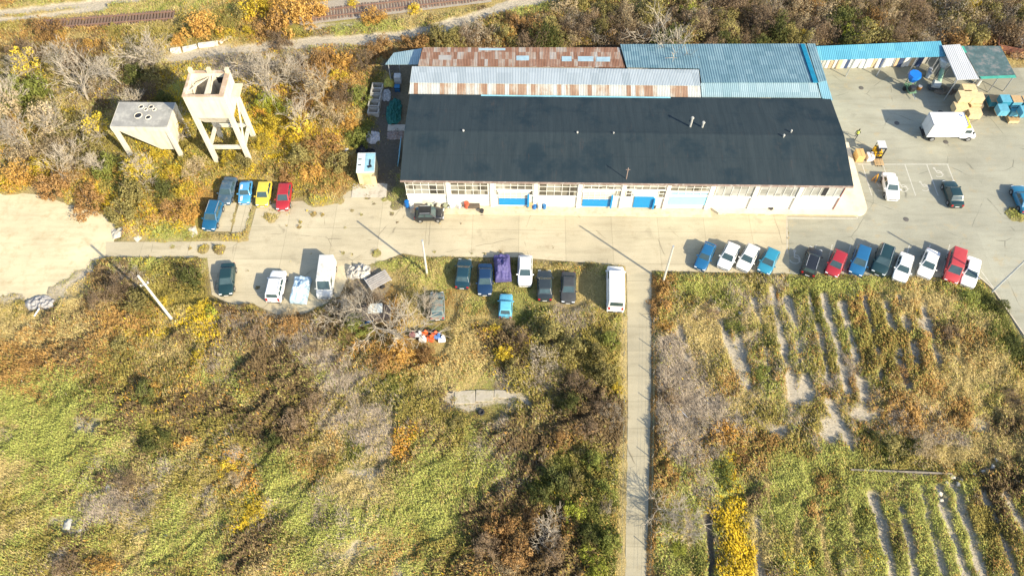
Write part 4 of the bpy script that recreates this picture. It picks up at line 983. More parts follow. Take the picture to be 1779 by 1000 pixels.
SPECS = {   # length, half-width, height, belt, windscreen base/top, rear top/base (fractions from the rear), roof half-width factor, bonnet profile
    'saloon': (4.5, .87, 1.42, .90, .735, .57, .27, .135, .73, [(0, .70, .84), (.02, .90, .92), (.13, .93, .98), (.45, .90, 1), (.735, .90, 1), (.90, .78, .97), (.975, .68, .88), (1, .50, .80)]),
    'hatch': (4.0, .85, 1.47, .92, .75, .57, .16, .03, .75, [(0, .78, .88), (.02, .95, .95), (.13, .95, 1), (.45, .92, 1), (.75, .92, 1), (.91, .80, .97), (.975, .68, .88), (1, .50, .80)]),
    'estate': (4.6, .88, 1.50, .92, .735, .57, .08, .015, .76, [(0, .78, .9), (.02, .95, .96), (.13, .95, 1), (.45, .92, 1), (.735, .92, 1), (.90, .80, .97), (.975, .70, .88), (1, .50, .80)]),
    'suv': (4.55, .92, 1.70, 1.05, .735, .58, .09, .02, .78, [(0, .85, .9), (.02, 1.08, .96), (.13, 1.07, 1), (.45, 1.05, 1), (.735, 1.05, 1), (.91, .96, .98), (.98, .84, .9), (1, .55, .84)]),
    'minivan': (4.15, .87, 1.82, 1.05, .80, .63, .03, .01, .84, [(0, .85, .93), (.02, 1.06, .97), (.13, 1.05, 1), (.45, 1.05, 1), (.80, 1.05, 1), (.94, .92, .97), (.985, .8, .9), (1, .5, .82)]),
    'van': (5.5, 1.0, 2.5, 1.25, .865, .72, .015, .005, .88, [(0, 1.0, .96), (.01, 1.26, .99), (.13, 1.26, 1), (.45, 1.25, 1), (.865, 1.25, 1), (.95, 1.08, .97), (.985, .95, .9), (1, .55, .84)]),
    'small': (3.5, .76, 1.38, .86, .70, .55, .20, .05, .77, [(0, .66, .86), (.02, .86, .95), (.13, .88, 1), (.45, .86, 1), (.70, .86, 1), (.93, .76, .97), (.985, .66, .9), (1, .48, .84)]),
}
CARM = {}


def car_meshes(kind):
    if kind in CARM: return CARM[kind]
    L, w, H_, belt, xa, xb, xc, xd, rf, prof = SPECS[kind]
    X = lambda f: (f - .5) * L
    m = MB()
    rings = []
    for f, zt, wf in prof:
        ww = w * wf
        half = [(ww * .86, .20), (ww * .97, .30), (ww * 1.0, .52), (ww * .985, zt - .10), (ww * .93, zt - .03), (ww * .80, zt), (ww * .4, zt + .022)]
        ring = [(X(f), y, z) for y, z in half] + [(X(f), 0, zt + .028)] + [(X(f), -y, z) for y, z in reversed(half)]
        rings.append(ring)
    n = len(rings[0])
    vs = [p for r in rings for p in r]
    fs = []
    for i in range(len(rings) - 1):
        for j in range(n):
            fs.append((i * n + j, (i + 1) * n + j, (i + 1) * n + (j + 1) % n, i * n + (j + 1) % n))
    fs += [tuple(range(n)), tuple(range((len(rings) - 1) * n + n - 1, (len(rings) - 1) * n - 1, -1))]
    m.add(vs, fs)
    # cabin: a frustum with a slightly crowned roof
    wb, wr = w * .93, w * rf
    b0 = belt - .03
    def ring(xf, xr, hw, z): return [(X(xr), -hw, z), (X(xf), -hw, z), (X(xf), hw, z), (X(xr), hw, z)]
    base, top = ring(xa, xd, wb, b0), ring(xb, xc, wr, H_)
    cab = MB().add(base + top, [(4, 5, 6, 7), (0, 1, 5, 4), (1, 2, 6, 5), (2, 3, 7, 6), (3, 0, 4, 7)])
    cm = cab.mesh('tmp', bevel=.07, seg=3)
    m.add([tuple(v.co) for v in cm.vertices], [tuple(p.vertices) for p in cm.polygons])
    bpy.data.meshes.remove(cm)
    out = {'body': m.mesh('body', None, smooth=True)}
    out['body'].materials.append(BLACK)
    me = out['body']
    me.update()
    try: me.set_sharp_from_angle(angle=math.radians(38))
    except Exception: pass

    def pane(q, u0, u1, v0, v1, off=.012):
        c = [bil(q, u0, v0), bil(q, u1, v0), bil(q, u1, v1), bil(q, u0, v1)]
        nn = (c[1] - c[0]).cross(c[3] - c[0]).normalized()
        mb.add([p + nn * off for p in c] + [p - nn * .01 for p in c], [(0, 1, 2, 3), (0, 4, 5, 1), (1, 5, 6, 2), (2, 6, 7, 3), (3, 7, 4, 0)])
    mb = MB(); pane((base[1], base[2], top[6 - 4], top[5 - 4]), .08, .92, .10, .90); out['windscreen'] = mb.mesh('windscreen', GLASS)
    mb = MB(); pane((base[3], base[0], top[0], top[3]), .10, .90, (.25 if kind != 'van' else .3), .86)
    out['rear_window'] = mb.mesh('rear_window', GLASS)
    for s, q in (('a', (base[0], base[1], top[1], top[0])), ('b', (base[2], base[3], top[3], top[2]))):
        mb = MB()
        cuts = {'van': [(.74, .96)], 'minivan': [(.10, .38), (.42, .66), (.70, .94)], 'suv': [(.07, .27), (.31, .58), (.62, .93)], 'estate': [(.07, .27), (.31, .58), (.62, .93)]}.get(kind, [(.10, .45), (.50, .90)])
        for u0, u1 in cuts:
            if s == 'b': u0, u1 = 1 - u1, 1 - u0
            pane(q, u0, u1, .18, .86)
        out['side_window_' + s] = mb.mesh('side_window', GLASS)
    R = .31 if L < 4.3 else .33
    if kind == 'van': R = .35
    if kind == 'small': R = .27
    mb = MB()
    mb.cyl((0, -.11, 0), (0, .11, 0), R, n=18); mb.tor((0, 0, 0), R - .05, .06, 18, 6)
    v2 = MB().cyl((0, -.11, 0), (0, .11, 0), R, n=20)
    out['wheel'] = v2.mesh('wheel', TYRE, bevel=.03)
    out['rim'] = MB().cyl((0, -.118, 0), (0, .118, 0), R * .66, n=14).mesh('rim', RIM, bevel=.02)
    out['arch'] = MB().cyl((0, -.02, 0), (0, .02, 0), R + .06, n=20).mesh('wheel_arch', BLACK)
    zf = prof[-2][1]
    out['headlight'] = MB().rbox((0, 0, 0), (.22, .34 * w / .87, .14)).mesh('headlight', LAMP, bevel=.04)
    out['taillight'] = MB().rbox((0, 0, 0), (.10, .24, .26 if kind not in ('van', 'minivan', 'suv') else .5)).mesh('taillight', TAIL, bevel=.025)
    out['mirror'] = MB().rbox((0, 0, 0), (.14, .20, .14)).mesh('mirror', None, bevel=.04)
    out['mirror'].materials.append(BLACK)
    out['number_plate'] = MB().rbox((0, 0, 0), (.02, .5, .11)).mesh('number_plate', PLATE)
    g = MB().rbox((X(1) + .002, 0, .45), (.03, w * 1.0, .13)).rbox((X(.97), 0, .27), (.2, w * 1.6, .1))
    out['grille'] = g.mesh('grille', BLACK, bevel=.01)
    out['bumper'] = MB().rbox((X(0) + .02, 0, .36), (.12, w * 1.62, .2)).mesh('bumper', BLACK, bevel=.04)
    out['roof_rail'] = MB().cyl((X(xc) + .15, 0, H_ + .04), (X(xb) - .1, 0, H_ + .04), .025, n=6).mesh('roof_rail', STEEL)
    out['meta'] = (L, w, H_, prof, X, R, wr, xa, belt)
    CARM[kind] = out
    return out


def car(kind, front, rear, pt, label, name='parked_car', cat='car', group='cars parked at the site', rails=False, z=.65, length=None, rim=True, wipe=()):
    """front, rear: where the photo shows the two ends (at height z)"""
    cm = car_meshes(kind)
    L, w, H_, prof, X, R, wr, xa, belt = cm['meta']
    a, b = P(*front, z), P(*rear, z)
    d = a - b
    yaw = math.atan2(d.y, d.x)
    s = max(.88, min(1.12, (length or d.length) / L))
    c = (a + b) / 2
    o = empty(name, (c.x, c.y, .014), yaw, label, cat, group)
    def part(nm, mesh, loc=(0, 0, 0), par=o, mat=None):
        k = link(nm, mesh, None, par, loc)
        if mat is not None:
            k.material_slots[0].link = 'OBJECT'
            k.material_slots[0].material = mat
        return k
    bd = part('body', cm['body'], mat=pt)
    part('windscreen', cm['windscreen']); part('rear_window', cm['rear_window']); part('side_window', cm['side_window_a']); part('side_window', cm['side_window_b'])
    for f in (.19, .80):
        for y in (-1, 1):
            part('wheel_arch', cm['arch'], (X(f), y * (w - .010), R + .02))
            wl = part('wheel', cm['wheel'], (X(f), y * (w - .085), R))
            if rim: part('rim', cm['rim'], (0, 0, 0), wl)
    for y in (-1, 1):
        part('headlight', cm['headlight'], (X(.972), y * w * .66, prof[-2][1] - .09))
        part('taillight', cm['taillight'], (X(.008), y * w * .74, prof[1][1] - .20))
        if 'mirror' not in wipe: part('mirror', cm['mirror'], (X(xa) - .22, y * (w + .07), belt + .06), mat=pt)
    part('number_plate', cm['number_plate'], (X(1) + .02, 0, .36)); part('number_plate', cm['number_plate'], (X(0) - .045, 0, .52))
    part('grille', cm['grille']); part('bumper', cm['bumper'])
    if rails:
        for y in (-1, 1): part('roof_rail', cm['roof_rail'], (0, y * wr * .86, 0))
    o.scale = (s, 1, 1)
    o['size'] = 0
    del o['size']
    return o


def lumpy(name, L, W, H_, seed, mat, prof=None, n=28, k=18):
    if prof is None: n, k = max(n, int(L * 11)), max(k, int(W * 11))
    """draped or heaped shape: a height field over a rounded rectangle, closed to the ground; prof(x, y) in -1..1 gives the height share"""
    X, Y = np.meshgrid(np.linspace(-1, 1, n), np.linspace(-1, 1, k))
    x, y = X.ravel(), Y.ravel()
    h = prof(x, y) if prof else np.clip(1.15 - (np.abs(x) ** 2.4 + np.abs(y) ** 2.4), 0, 1) ** .5
    if prof: h = h * (0.72 + .5 * fbm(x * 3 + seed * 9, y * 3, 1.3, 400 + seed, 3))
    else:
        rr = 1.0 + .5 * (fbm(x * 2 + seed, y * 2, 1.1, 430 + seed, 2) - .5)
        h = np.clip(1.1 - (np.abs(x) * rr) ** 2 - (np.abs(y) * rr) ** 2, 0, 1) ** .5
        h = h * (0.15 + 1.25 * fbm(x * L * 1.3 + seed * 9, y * W * 1.3, .55, 400 + seed, 4) ** 1.2)
    h = np.clip(h, 0, 1.2)
    V = np.stack([x * L / 2, y * W / 2, np.maximum(h * H_, -.02)], 1)
    ii = np.arange(k - 1)[:, None] * n + np.arange(n - 1)[None]
    Fc = np.stack([ii, ii + 1, ii + n + 1, ii + n], -1).ravel()
    me = raw_mesh(name, V, Fc, 4)
    me.polygons.foreach_set('use_smooth', [True] * len(me.polygons))
    me.materials.append(mat)
    return me


def covered_car(front, rear, mat, label, name='covered_car', L=None):
    a, b = P(*front, .7), P(*rear, .7)
    d = a - b
    c = (a + b) / 2
    L = L or d.length
    def prof(x, y):
        lo = np.interp(x, [-1, -.95, -.6, -.45, .2, .5, .9, 1], [.3, .62, .66, .95, 1, .68, .55, .3])
        side = np.clip((1 - np.abs(y)) / .12, 0, 1)
        sh = np.interp(np.abs(y), [0, .6, .78, .9, 1], [1, .97, .7, .6, .12])
        sh2 = np.interp(np.abs(y), [0, .8, .93, 1], [1, .95, .85, .15])
        s = np.where(lo > .72, sh, sh2)
        return lo * s * np.clip((1 - np.abs(x)) / .05 + .15, 0, 1) * .98
    o = empty(name, (c.x, c.y, .01), math.atan2(d.y, d.x), label, 'car', 'cars parked at the site')
    link('fabric_cover', lumpy('fabric_cover', L, 1.95, 1.5, 3, mat, prof, 44, 30), None, o)
    m = MB()
    wm = CARM.get('saloon') or car_meshes('saloon')
    for x in (-.3, .3):
        for y in (-1, 1):
            link('wheel', wm['wheel'], None, o, (x * L, y * .80, .31))
    return o


def build_cars():
    W = paint('white', (.82, .82, .80)); W2 = paint('warm white', (.80, .78, .74)); K = paint('black', (.016, .018, .022)); TEAL = paint('dark teal', (.012, .045, .065)); NAVY = paint('navy', (.010, .035, .09)); BLUE = paint('mid blue', (.014, .115, .26)); AQUA = paint('aqua blue', (.03, .24, .36)); RED = paint('red', (.36, .022, .03)); RED2 = paint('signal red', (.46, .05, .05)); YEL = paint('yellow', (.68, .50, .06)); SKY = paint('sky blue', (.07, .30, .56)); SLATE = plain('dusty slate', (.05, .10, .15), rough=.65, vary=.3, dirt=(.14, .14, .13)); DKB = paint('deep blue', (.012, .10, .20)); GRN = paint('green black', (.012, .04, .045)); FAD = plain('faded black', (.045, .05, .055), rough=.75, vary=.25); LB = plain('old light blue', (.13, .45, .62), rough=.5, vary=.15); WRK = plain('rusty grey green', (.16, .21, .20), rough=.8, vary=.3, dirt=(.28, .12, .05)); OWH = plain('old white', (.68, .67, .62), rough=.55, vary=.12, dirt=(.45, .42, .36))
    C = car
    C('estate', (362, 396), (377, 353), DKB, 'dark blue estate car in front of the dusty slate saloon', rails=True)
    C('saloon', (389, 350), (401, 312), SLATE, 'dusty slate saloon half sunk in bushes behind the blue estate')
    o = C('small', (423.5, 352), (429, 316), SKY, 'small light blue car with a white stripe, parked in weeds')
    L, w, H_ = SPECS['small'][:3]
    link('stripe', MB().bx(-.62, .12, -.40, -.16, H_ + .004, H_ + .012).bx(.82, 1.62, -.42, -.14, .862, .875).mesh('stripe', PLATE), None, o)
    C('hatch', (454.5, 356), (462, 317), YEL, 'yellow hatchback parked between the light blue and red cars')
    C('hatch', (490, 363), (497, 319), RED, 'red hatchback parked beside the yellow one')
    C('hatch', (768, 371), (723, 372), K, 'small black hatchback with roof rails parked along the warehouse front', rails=True)
    C('saloon', (391.5, 511), (397, 458), GRN, 'dark green saloon alone at the edge of the parking apron')
    C('suv', (485.5, 472), (474.5, 522), W, 'white sport utility car with dark roof rails on the apron', rails=True)
    covered_car((516, 523), (526, 480), plain('pale blue cover', (.42, .56, .66), rough=.75, vary=.2, scale=3), 'car under a pale blue cover on the apron')
    ov = C('van', (563.5, 511), (570.5, 458), OWH, 'old white van with a flat nose under bare branches', name='parked_van', cat='van', group='vans parked at the site', length=4.9)
    ov.scale = (ov.scale[0], .92, .84)
    C('saloon', (807.5, 452), (802.5, 497), TEAL, 'dark teal saloon showing its red tail lamps on the grass')
    C('saloon', (842, 511), (843, 459), NAVY, 'navy saloon on the grass between teal saloon and covered car')
    covered_car((874.5, 485), (871.5, 442), plain('violet cover', (.085, .075, .21), rough=.7, vary=.3, scale=2.5), 'car under a violet fabric cover on the grass')
    C('hatch', (912, 495), (912.5, 445), W, 'white hatchback on the grass beside the violet covered car')
    C('saloon', (946, 469), (946.5, 521), FAD if 0 else paint('graphite', (.03, .04, .045)), 'graphite saloon with pale rear window, next to the faded black saloon')
    C('saloon', (987, 523), (988, 475), FAD, 'faded matt black saloon on dry grass')
    C('small', (879.5, 511), (877.5, 551), LB, 'light blue small car overgrown by a tan bush')
    C('van', (1068.5, 470), (1069, 533), W, 'tall white delivery van at the end of the row by the path', name='parked_van', cat='van', group='vans parked at the site', length=5.8)
    C('hatch', (759, 508), (760, 553), WRK, 'rust-patched grey green wreck under a leafless tree', name='wrecked_car', rim=False, wipe=('mirror',))
    # row along the allotments
    C('small', (1217.5, 461), (1232.5, 428), BLUE, 'small bright blue car at the head of the row by the allotments', length=3.9)
    C('hatch', (1256, 464.5), (1275.5, 425), W, 'white hatchback next to the small bright blue car')
    C('hatch', (1289, 467), (1310, 428), W2, 'white hatchback next to the aqua car')
    C('hatch', (1326.5, 471.5), (1344, 435), AQUA, 'aqua blue hatchback beside the wheelchair symbol')
    C('estate', (1417, 433), (1403.5, 475), K, 'black estate car with roof rails and red tail lamps beside the red hatchback', rails=True)
    C('hatch', (1444, 477), (1461.5, 438), RED, 'red hatchback between the black estate and the blue estate')
    C('estate', (1486.5, 474), (1500.5, 432), BLUE, 'mid blue estate car between red hatchback and black off-roader')
    C('suv', (1525, 475), (1541, 430), GRN, 'black off-road car between blue estate and pale saloon', rails=True)
    C('saloon', (1562, 487), (1576, 442), W, 'white saloon beside the black off-road car')
    C('saloon', (1605, 480), (1621.5, 436), W2, 'white saloon beside the red van')
    C('minivan', (1651, 491), (1663, 437), RED2, 'tall red van squeezed between two white cars', name='parked_van', cat='van', group='vans parked at the site', length=4.5)
    C('saloon', (1680.5, 496), (1692, 449), W, 'last white saloon of the row, touching the red van')
    # the yard in the east
    C('saloon', (1552, 345), (1543, 302), W, 'white saloon parked by the orange folding sign')
    C('saloon', (1648, 314), (1663.5, 358), GRN, 'black saloon with red tail lamps standing in a painted bay')
    C('saloon', (1767, 322), (1787, 369), paint('petrol blue', (.02, .17, .30)), 'petrol blue saloon at the east edge of the yard')


def build_truck():
    W = plain('box white', (.84, .84, .83), rough=.45, vary=.06)
    a = P(1608, 239.5, .75)
    o = empty('box_truck', (a.x, a.y + 1.05, .014), 0.0, 'white box truck with a yellow roof fairing in the yard', 'truck')
    L = 4.35
    box = MB().bx(0, L, -1.07, 1.07, .95, 3.15).mesh('cargo_box', W, bevel=.03)
    cb = link('cargo_box', box, None, o)
    m = MB()
    for x in (.0, L):
        for y in (-1.07, 1.07): m.rbox((x, y, 2.05), (.08, .06, 2.24))
    for y in (-1.07, 1.07): m.rbox((L / 2, y, 3.16), (L, .07, .06)).rbox((L / 2, y, .95), (L, .07, .1))
    for x in (0, L): m.rbox((x, 0, 3.162), (.07, 2.2, .06))
    link('edge_trim', m.mesh('edge_trim', STEEL), None, cb)
    link('rear_door', MB().rbox((-.03, -.52, 2.05), (.04, 1.0, 2.1)).rbox((-.03, .52, 2.05), (.04, 1.0, 2.1)).mesh('rear_door', plain('door grey', (.55, .57, .6), rough=.5, vary=.08)), None, cb)
    link('roof_mark', MB().rbox((L - .55, .55, 3.158), (.10, .5, .006), .5).rbox((L - .38, .5, 3.158), (.08, .36, .006), .5).rbox((L - .70, .68, 3.158), (.07, .3, .006), .5).mesh('roof_mark', plain('mark blue', (.03, .1, .4))), None, cb)
    link('chassis', MB().bx(-.1, 5.9, -.42, .42, .48, .82).bx(-.15, -.05, -1.0, 1.0, .45, .62).mesh('chassis', BLACK), None, o)
    # cab
    prof = [(L + .12, .5, 2.25), (L + .9, .5, 2.30), (L + 1.25, .5, 1.95), (L + 1.5, .5, 1.28), (L + 1.95, .5, 1.12), (L + 2.1, .45, .95)]
    mb = MB()
    vs = []
    for x, z0, z1 in prof: vs += [(x, -.96, z0), (x, -.90, z1), (x, .90, z1), (x, .96, z0)]
    fs = []
    for i in range(len(prof) - 1):
        for j in range(4): fs.append((i * 4 + j, i * 4 + (j + 1) % 4, i * 4 + 4 + (j + 1) % 4, i * 4 + 4 + j))
    fs += [(3, 2, 1, 0), tuple(len(vs) - 4 + j for j in range(4))]
    mb.add(vs, fs)
    cab = link('cab', mb.mesh('cab', W, bevel=.06), None, o)
    q = [(L + 1.27, -.82, 1.93), (L + 1.5, -.85, 1.30), (L + 1.5, .85, 1.30), (L + 1.27, .82, 1.93)]
    link('windscreen', MB().add([(x + .03, y, z + .012) for x, y, z in q], [(0, 1, 2, 3)]).mesh('windscreen', GLASS), None, cab)
    for s in (-1, 1):
        link('side_window', MB().rbox((L + .75, s * .945, 1.75), (.75, .03, .5)).mesh('side_window', GLASS), None, cab)
        link('mirror', MB().rbox((L + 1.35, s * 1.12, 1.7), (.1, .22, .35)).mesh('mirror', BLACK, bevel=.03), None, cab)
        link('headlight', MB().rbox((L + 2.06, s * .68, .85), (.12, .36, .2)).mesh('headlight', LAMP, bevel=.04), None, cab)
    Y = plain('fairing yellow', (.85, .48, .02), rough=.4, vary=.08)
    fm = MB().add([(L + .08, -.95, 2.26), (L + .95, -.80, 2.30), (L + .95, .80, 2.30), (L + .08, .95, 2.26), (L + .08, -.95, 3.0), (L + .4, -.85, 2.85), (L + .4, .85, 2.85), (L + .08, .95, 3.0)], [(0, 1, 5, 4), (1, 2, 6, 5), (2, 3, 7, 6), (3, 0, 4, 7), (4, 5, 6, 7)])
    link('roof_fairing', fm.mesh('roof_fairing', Y, bevel=.06), None, o)
    wm = car_meshes('van')
    for x in (1.0, L + 1.35):
        for y in (-.86, .86):
            wl = link('wheel', wm['wheel'], None, o, (x, y, .37)); wl.scale = (1.06, 1.6, 1.06)
            link('rim', wm['rim'], None, wl)


# ------------------------------------------------------------------ warehouse and sheds
def roof_felt():
    m, nt, b = nodes_of('bitumen roofing')
    co = coords(nt)
    st = noise(nt, scaled(nt, co, (1.6, .12, 1)), 1.0, 8.0, 0.7)
    f = noise(nt, co, .22, 8.0, .65)
    f2 = noise(nt, co, .9, 8.0, .7)
    col = ramp(nt, st, [(.3, (.019, .031, .038)), (.7, (.033, .047, .054))])
    col = mix(nt, ramp(nt, f, [(.50, (0, 0, 0)), (.62, (.9, .9, .9))]), col, (.012, .026, .036))
    col = mix(nt, ramp(nt, f2, [(.60, (0, 0, 0)), (.78, (.5, .5, .5))]), col, (.055, .052, .050))
    st3 = noise(nt, scaled(nt, co, (1.9, .30, 1)), 1.0, 7.0, .75)
    col = mix(nt, ramp(nt, st3, [(.60, (0, 0, 0)), (.70, (.55, .55, .55))]), col, (.062, .050, .046))
    sep = nt.nodes.new('ShaderNodeSeparateXYZ')
    nt.links.new(co, sep.inputs[0])
    s = math_(nt, 'ABSOLUTE', math_(nt, 'SUBTRACT', math_(nt, 'FRACT', math_(nt, 'DIVIDE', sep.outputs[0], 1.0)), .5))
    col = mix(nt, 1.0, col, ramp(nt, s, [(.46, (1, 1, 1)), (.49, (.86, .86, .86))]), 'MULTIPLY')
    s2 = math_(nt, 'ABSOLUTE', math_(nt, 'SUBTRACT', math_(nt, 'FRACT', math_(nt, 'DIVIDE', sep.outputs[1], 3.6)), .5))
    col = mix(nt, 1.0, col, ramp(nt, s2, [(.485, (1, 1, 1)), (.495, (.85, .85, .85))]), 'MULTIPLY')
    nt.links.new(col, b.inputs['Base Color'])
    b.inputs['Roughness'].default_value = .75
    b.inputs['Specular IOR Level'].default_value = .25
    bump(nt, b, f2, .4, .04)
    return m


def pane_mat():
    m, nt, b = nodes_of('window panes')
    co = coords(nt)
    sc = N(nt, 'ShaderNodeVectorMath')
    sc.operation = 'SNAP'
    sc.inputs[1].default_value = (.82, 10, .8)
    nt.links.new(co, sc.inputs[0])
    wnz = nt.nodes.new('ShaderNodeTexWhiteNoise')
    nt.links.new(sc.outputs[0], wnz.inputs['Vector'])
    f = math_(nt, 'ADD', math_(nt, 'MULTIPLY', wnz.outputs[0], .6), math_(nt, 'MULTIPLY', noise(nt, scaled(nt, co, (.6, 1, 3.0)), 1.5, 3), .5))
    col = ramp(nt, f, [(.2, (.04, .036, .03)), (.45, (.11, .10, .075)), (.62, (.22, .20, .155)), (.85, (.36, .35, .30))])
    nt.links.new(col, b.inputs['Base Color'])
    b.inputs['Roughness'].default_value = .2
    return m


def build_warehouse():
    FL, FR, BL, BR = P(695, 313, 5.25), P(1483, 323, 5.25), P(708, 163.5, 5.25), P(1440, 172, 5.25)
    rz = math.atan2(FR.y - FL.y, FR.x - FL.x)
    W = (FR - FL).length
    D = ((BL - FL).length + (BR - FR).length) / 2
    o = empty('warehouse', (FL.x, FL.y, 0), rz, 'long white warehouse with a dark felt roof and blue gates', 'warehouse')
    white = plain('white render', (.80, .76, .67), rough=.85, vary=.07, scale=.6, dirt=(.66, .58, .45))
    felt = roof_felt()
    iM = o.matrix_world
    c, s = math.cos(-rz), math.sin(-rz)
    def lx(px, z=3.5, py=None):
        """local x of photo column px on the front wall"""
        x0 = P(px, 330, z).x
        return ((x0 - FL.x) * math.cos(rz) + (58.9 - FL.y) * math.sin(rz)) * 1.0
    def lpx(px, py):
        """local (x, z) on the front wall plane"""
        a, yv, d = ray(px, py)
        # plane: world line from FL along the facade, set back .35
        n = Vector((-math.sin(rz), math.cos(rz)))
        off = n.x * FL.x + n.y * FL.y + .35
        t = off / (n.x * a + n.y * yv)
        wx, wy = a * t, yv * t
        return ((wx - FL.x) * math.cos(rz) + (wy - FL.y) * math.sin(rz), CAMH + d * t)
    x0, x1 = .42, W - .55
    hr = 6.1
    wb = MB().bx(x0, x1, .35, D - .35, -.1, 5.08)
    wb.add([(x0, .35, 5.08), (x0, D - .35, 5.08), (x0, D / 2, hr - .2)], [(0, 2, 1)]).add([(x1, .35, 5.08), (x1, D - .35, 5.08), (x1, D / 2, hr - .2)], [(0, 1, 2)])
    wall = link('wall', wb.mesh('wall', white), None, o)
    roof = MB()
    roof.slab([(0, 0, 5.25), (W, 0, 5.25), (W, D / 2, hr), (0, D / 2, hr)], .12)
    roof.slab([(0, D / 2, hr), (W, D / 2, hr), (W, D, 5.25), (0, D, 5.25)], .12)
    rf = link('roof', roof.mesh('roof', felt), None, o)
    fascia = plain('rusty fascia', (.30, .22, .18), rough=.7, dirt=(.5, .46, .4))
    link('fascia', MB().bx(0, W, -.025, .0, 5.06, 5.23).bx(0, W, -.16, -.03, 5.05, 5.17).mesh('fascia', fascia), None, rf)
    vp = plain('pale vent pipe', (.44, .43, .39), rough=.6)
    Mw = Matrix.Rotation(-rz, 3, 'Z')
    def on_roof(px, py):
        z = 5.7
        for _ in range(4):
            p = P(px, py, z)
            q = Mw @ (p - Vector((FL.x, FL.y, 0)))
            z = 5.25 + (hr - 5.25) * (1 - abs(q.y - D / 2) / (D / 2))
        return q.x, q.y, z
    for px, py, h, r in ((1199, 220, 1.5, .13), (1220, 221, .8, .13), (1361, 238, .3, .09), (1374, 230, .3, .08), (805, 228, .12, .09), (1003, 231, .1, .08), (1066, 232, .12, .06)):
        x, y, z = on_roof(px, py)
        link('vent_pipe', MB().cyl((x, y, z - .05), (x, y, z + h), r, n=10).cyl((x, y, z + h), (x, y, z + h + .12), r * 1.6, r * 1.1, n=10).mesh('vent_pipe', vp), None, rf)
    x, y, z = on_roof(1088, 311)
    link('roof_mast', MB().cyl((x, y, z - .05), (x, y, z + 2.0), .045, n=6).cyl((x - .25, y, z + 1.7), (x + .25, y, z + 1.7), .025, n=5).mesh('roof_mast', plain('mast rust', (.35, .25, .2))), None, rf)
    # repaired joints in the felt and the pale strip at the rear edge
    x, y, z = on_roof(700, 170)
    link('edge_flashing', MB().bx(9, W * .62, D - .22, D - .02, 5.27, 5.30).mesh('edge_flashing', plain('pale blue flashing', (.25, .55, .65), rough=.6)), None, rf)

    panes, barm = pane_mat(), plain('window bars', (.80, .78, .72), rough=.6, vary=.08)
    blue = plain('gate blue', (.005, .23, .50), rough=.45, vary=.08)
    lblue = plain('pale blue panel', (.30, .66, .80), rough=.6, vary=.06)
    grey = plain('gate glazing', (.42, .41, .36), rough=.3, vary=.15)
    def window(pa, pb, ytop, ybot, cols, rows, nm='window', mat=panes):
        xa, zb = lpx(pa, ybot)
        xb, _ = lpx(pb, ybot)
        zt = ytop if ytop < 10 else lpx(pa, ytop)[1]
        w = MB().bx(xa, xb, .31, .36, zb, zt)
        wo = link(nm, w.mesh(nm, mat), None, o)
        f = MB()
        bw = .05
        for i in range(cols + 1):
            x = xa + (xb - xa) * i / cols
            f.bx(x - bw / 2, x + bw / 2, .255, .312, zb, zt)
        for j in range(rows + 1):
            z = zb + (zt - zb) * j / rows
            f.bx(xa - bw / 2, xb + bw / 2, .262, .308, z - bw / 2, z + bw / 2)
        f.bx(xa - .1, xb + .1, .20, .30, zb - .12, zb - .04)
        link('window_frame', f.mesh('window_frame', barm), None, wo)
        return wo
    T = 4.92
    window(707, 773, T, 336, 5, 3); window(784, 848, T, 337, 5, 3)
    window(861, 925, T, 328, 5, 2); window(861, 866, 329.5, 338, 1, 1); window(919, 925, 329.5, 338, 1, 1)
    window(936, 1002, T, 339, 5, 3)
    window(1014, 1079, T, 327.5, 5, 2); window(1064, 1078, 330, 340, 2, 1)
    window(1088, 1156, T, 328, 5, 2); window(1087, 1096, 330, 341, 1, 2); window(1143, 1154, 330, 342, 1, 2)
    w = window(1164, 1231, T, 331, 5, 2); window(1164, 1229, 332, 338, 5, 1, mat=lblue)
    pale = pane_mat(); pale.name = 'dusty panes'
    r = [n for n in pale.node_tree.nodes if n.type == 'VALTORGB'][0].color_ramp.elements
    for e, cc in zip(r, ((.22, .22, .20), (.31, .31, .28), (.36, .36, .33), (.42, .42, .39))): e.color = (*cc, 1)
    for a, b in ((1241, 1309), (1317, 1387), (1393, 1461)):
        window(a, b, T, 340, 5, 1, mat=pale)
    xa, zb = lpx(1425, 340); xb, _ = lpx(1433, 340)
    link('open_casement', MB().bx(xa, xb, .295, .306, zb + .1, T - .1).mesh('open_casement', BLACK), None, o)
    # gates
    def gate(pa, pb, ytop, yb, glazed=True):
        xa, zb = lpx(pa, yb)
        xb, _ = lpx(pb, yb)
        zt = lpx(pa, ytop)[1]
        zb = max(.28, zb)
        zm = zb + (zt - zb) * (.44 if glazed else 1.0)
        g = link('gate', MB().bx(xa, xb, .22, .35, zb - .1, zm).mesh('gate', blue), None, o)
        n = 5
        link('gate_rib', MB().bx(xa + .05, xb - .05, .19, .225, zb + .1, zb + .16).bx(xa + .05, xb - .05, .19, .225, zm - .16, zm - .1).mesh('gate_rib', blue), None, g)
        if glazed:
            link('gate_glazing', MB().bx(xa, xb, .235, .35, zm + .002, zt).mesh('gate_glazing', grey), None, g)
            b = MB()
            for j in range(5):
                z = zm + (zt - zm) * (j + .5) / 5
                b.bx(xa, xb, .205, .236, z - .02, z + .02)
            for i in range(n + 1):
                x = xa + (xb - xa) * i / n
                b.bx(x - .025, x + .025, .2, .234, zm, zt)
            link('gate_bar', b.mesh('gate_bar', barm), None, g)
        link('gate_post', MB().bx(xb, xb + .22, -.05, .35, zb - .1, zb + (zt - zb) * .72).mesh('gate_post', blue), None, g)
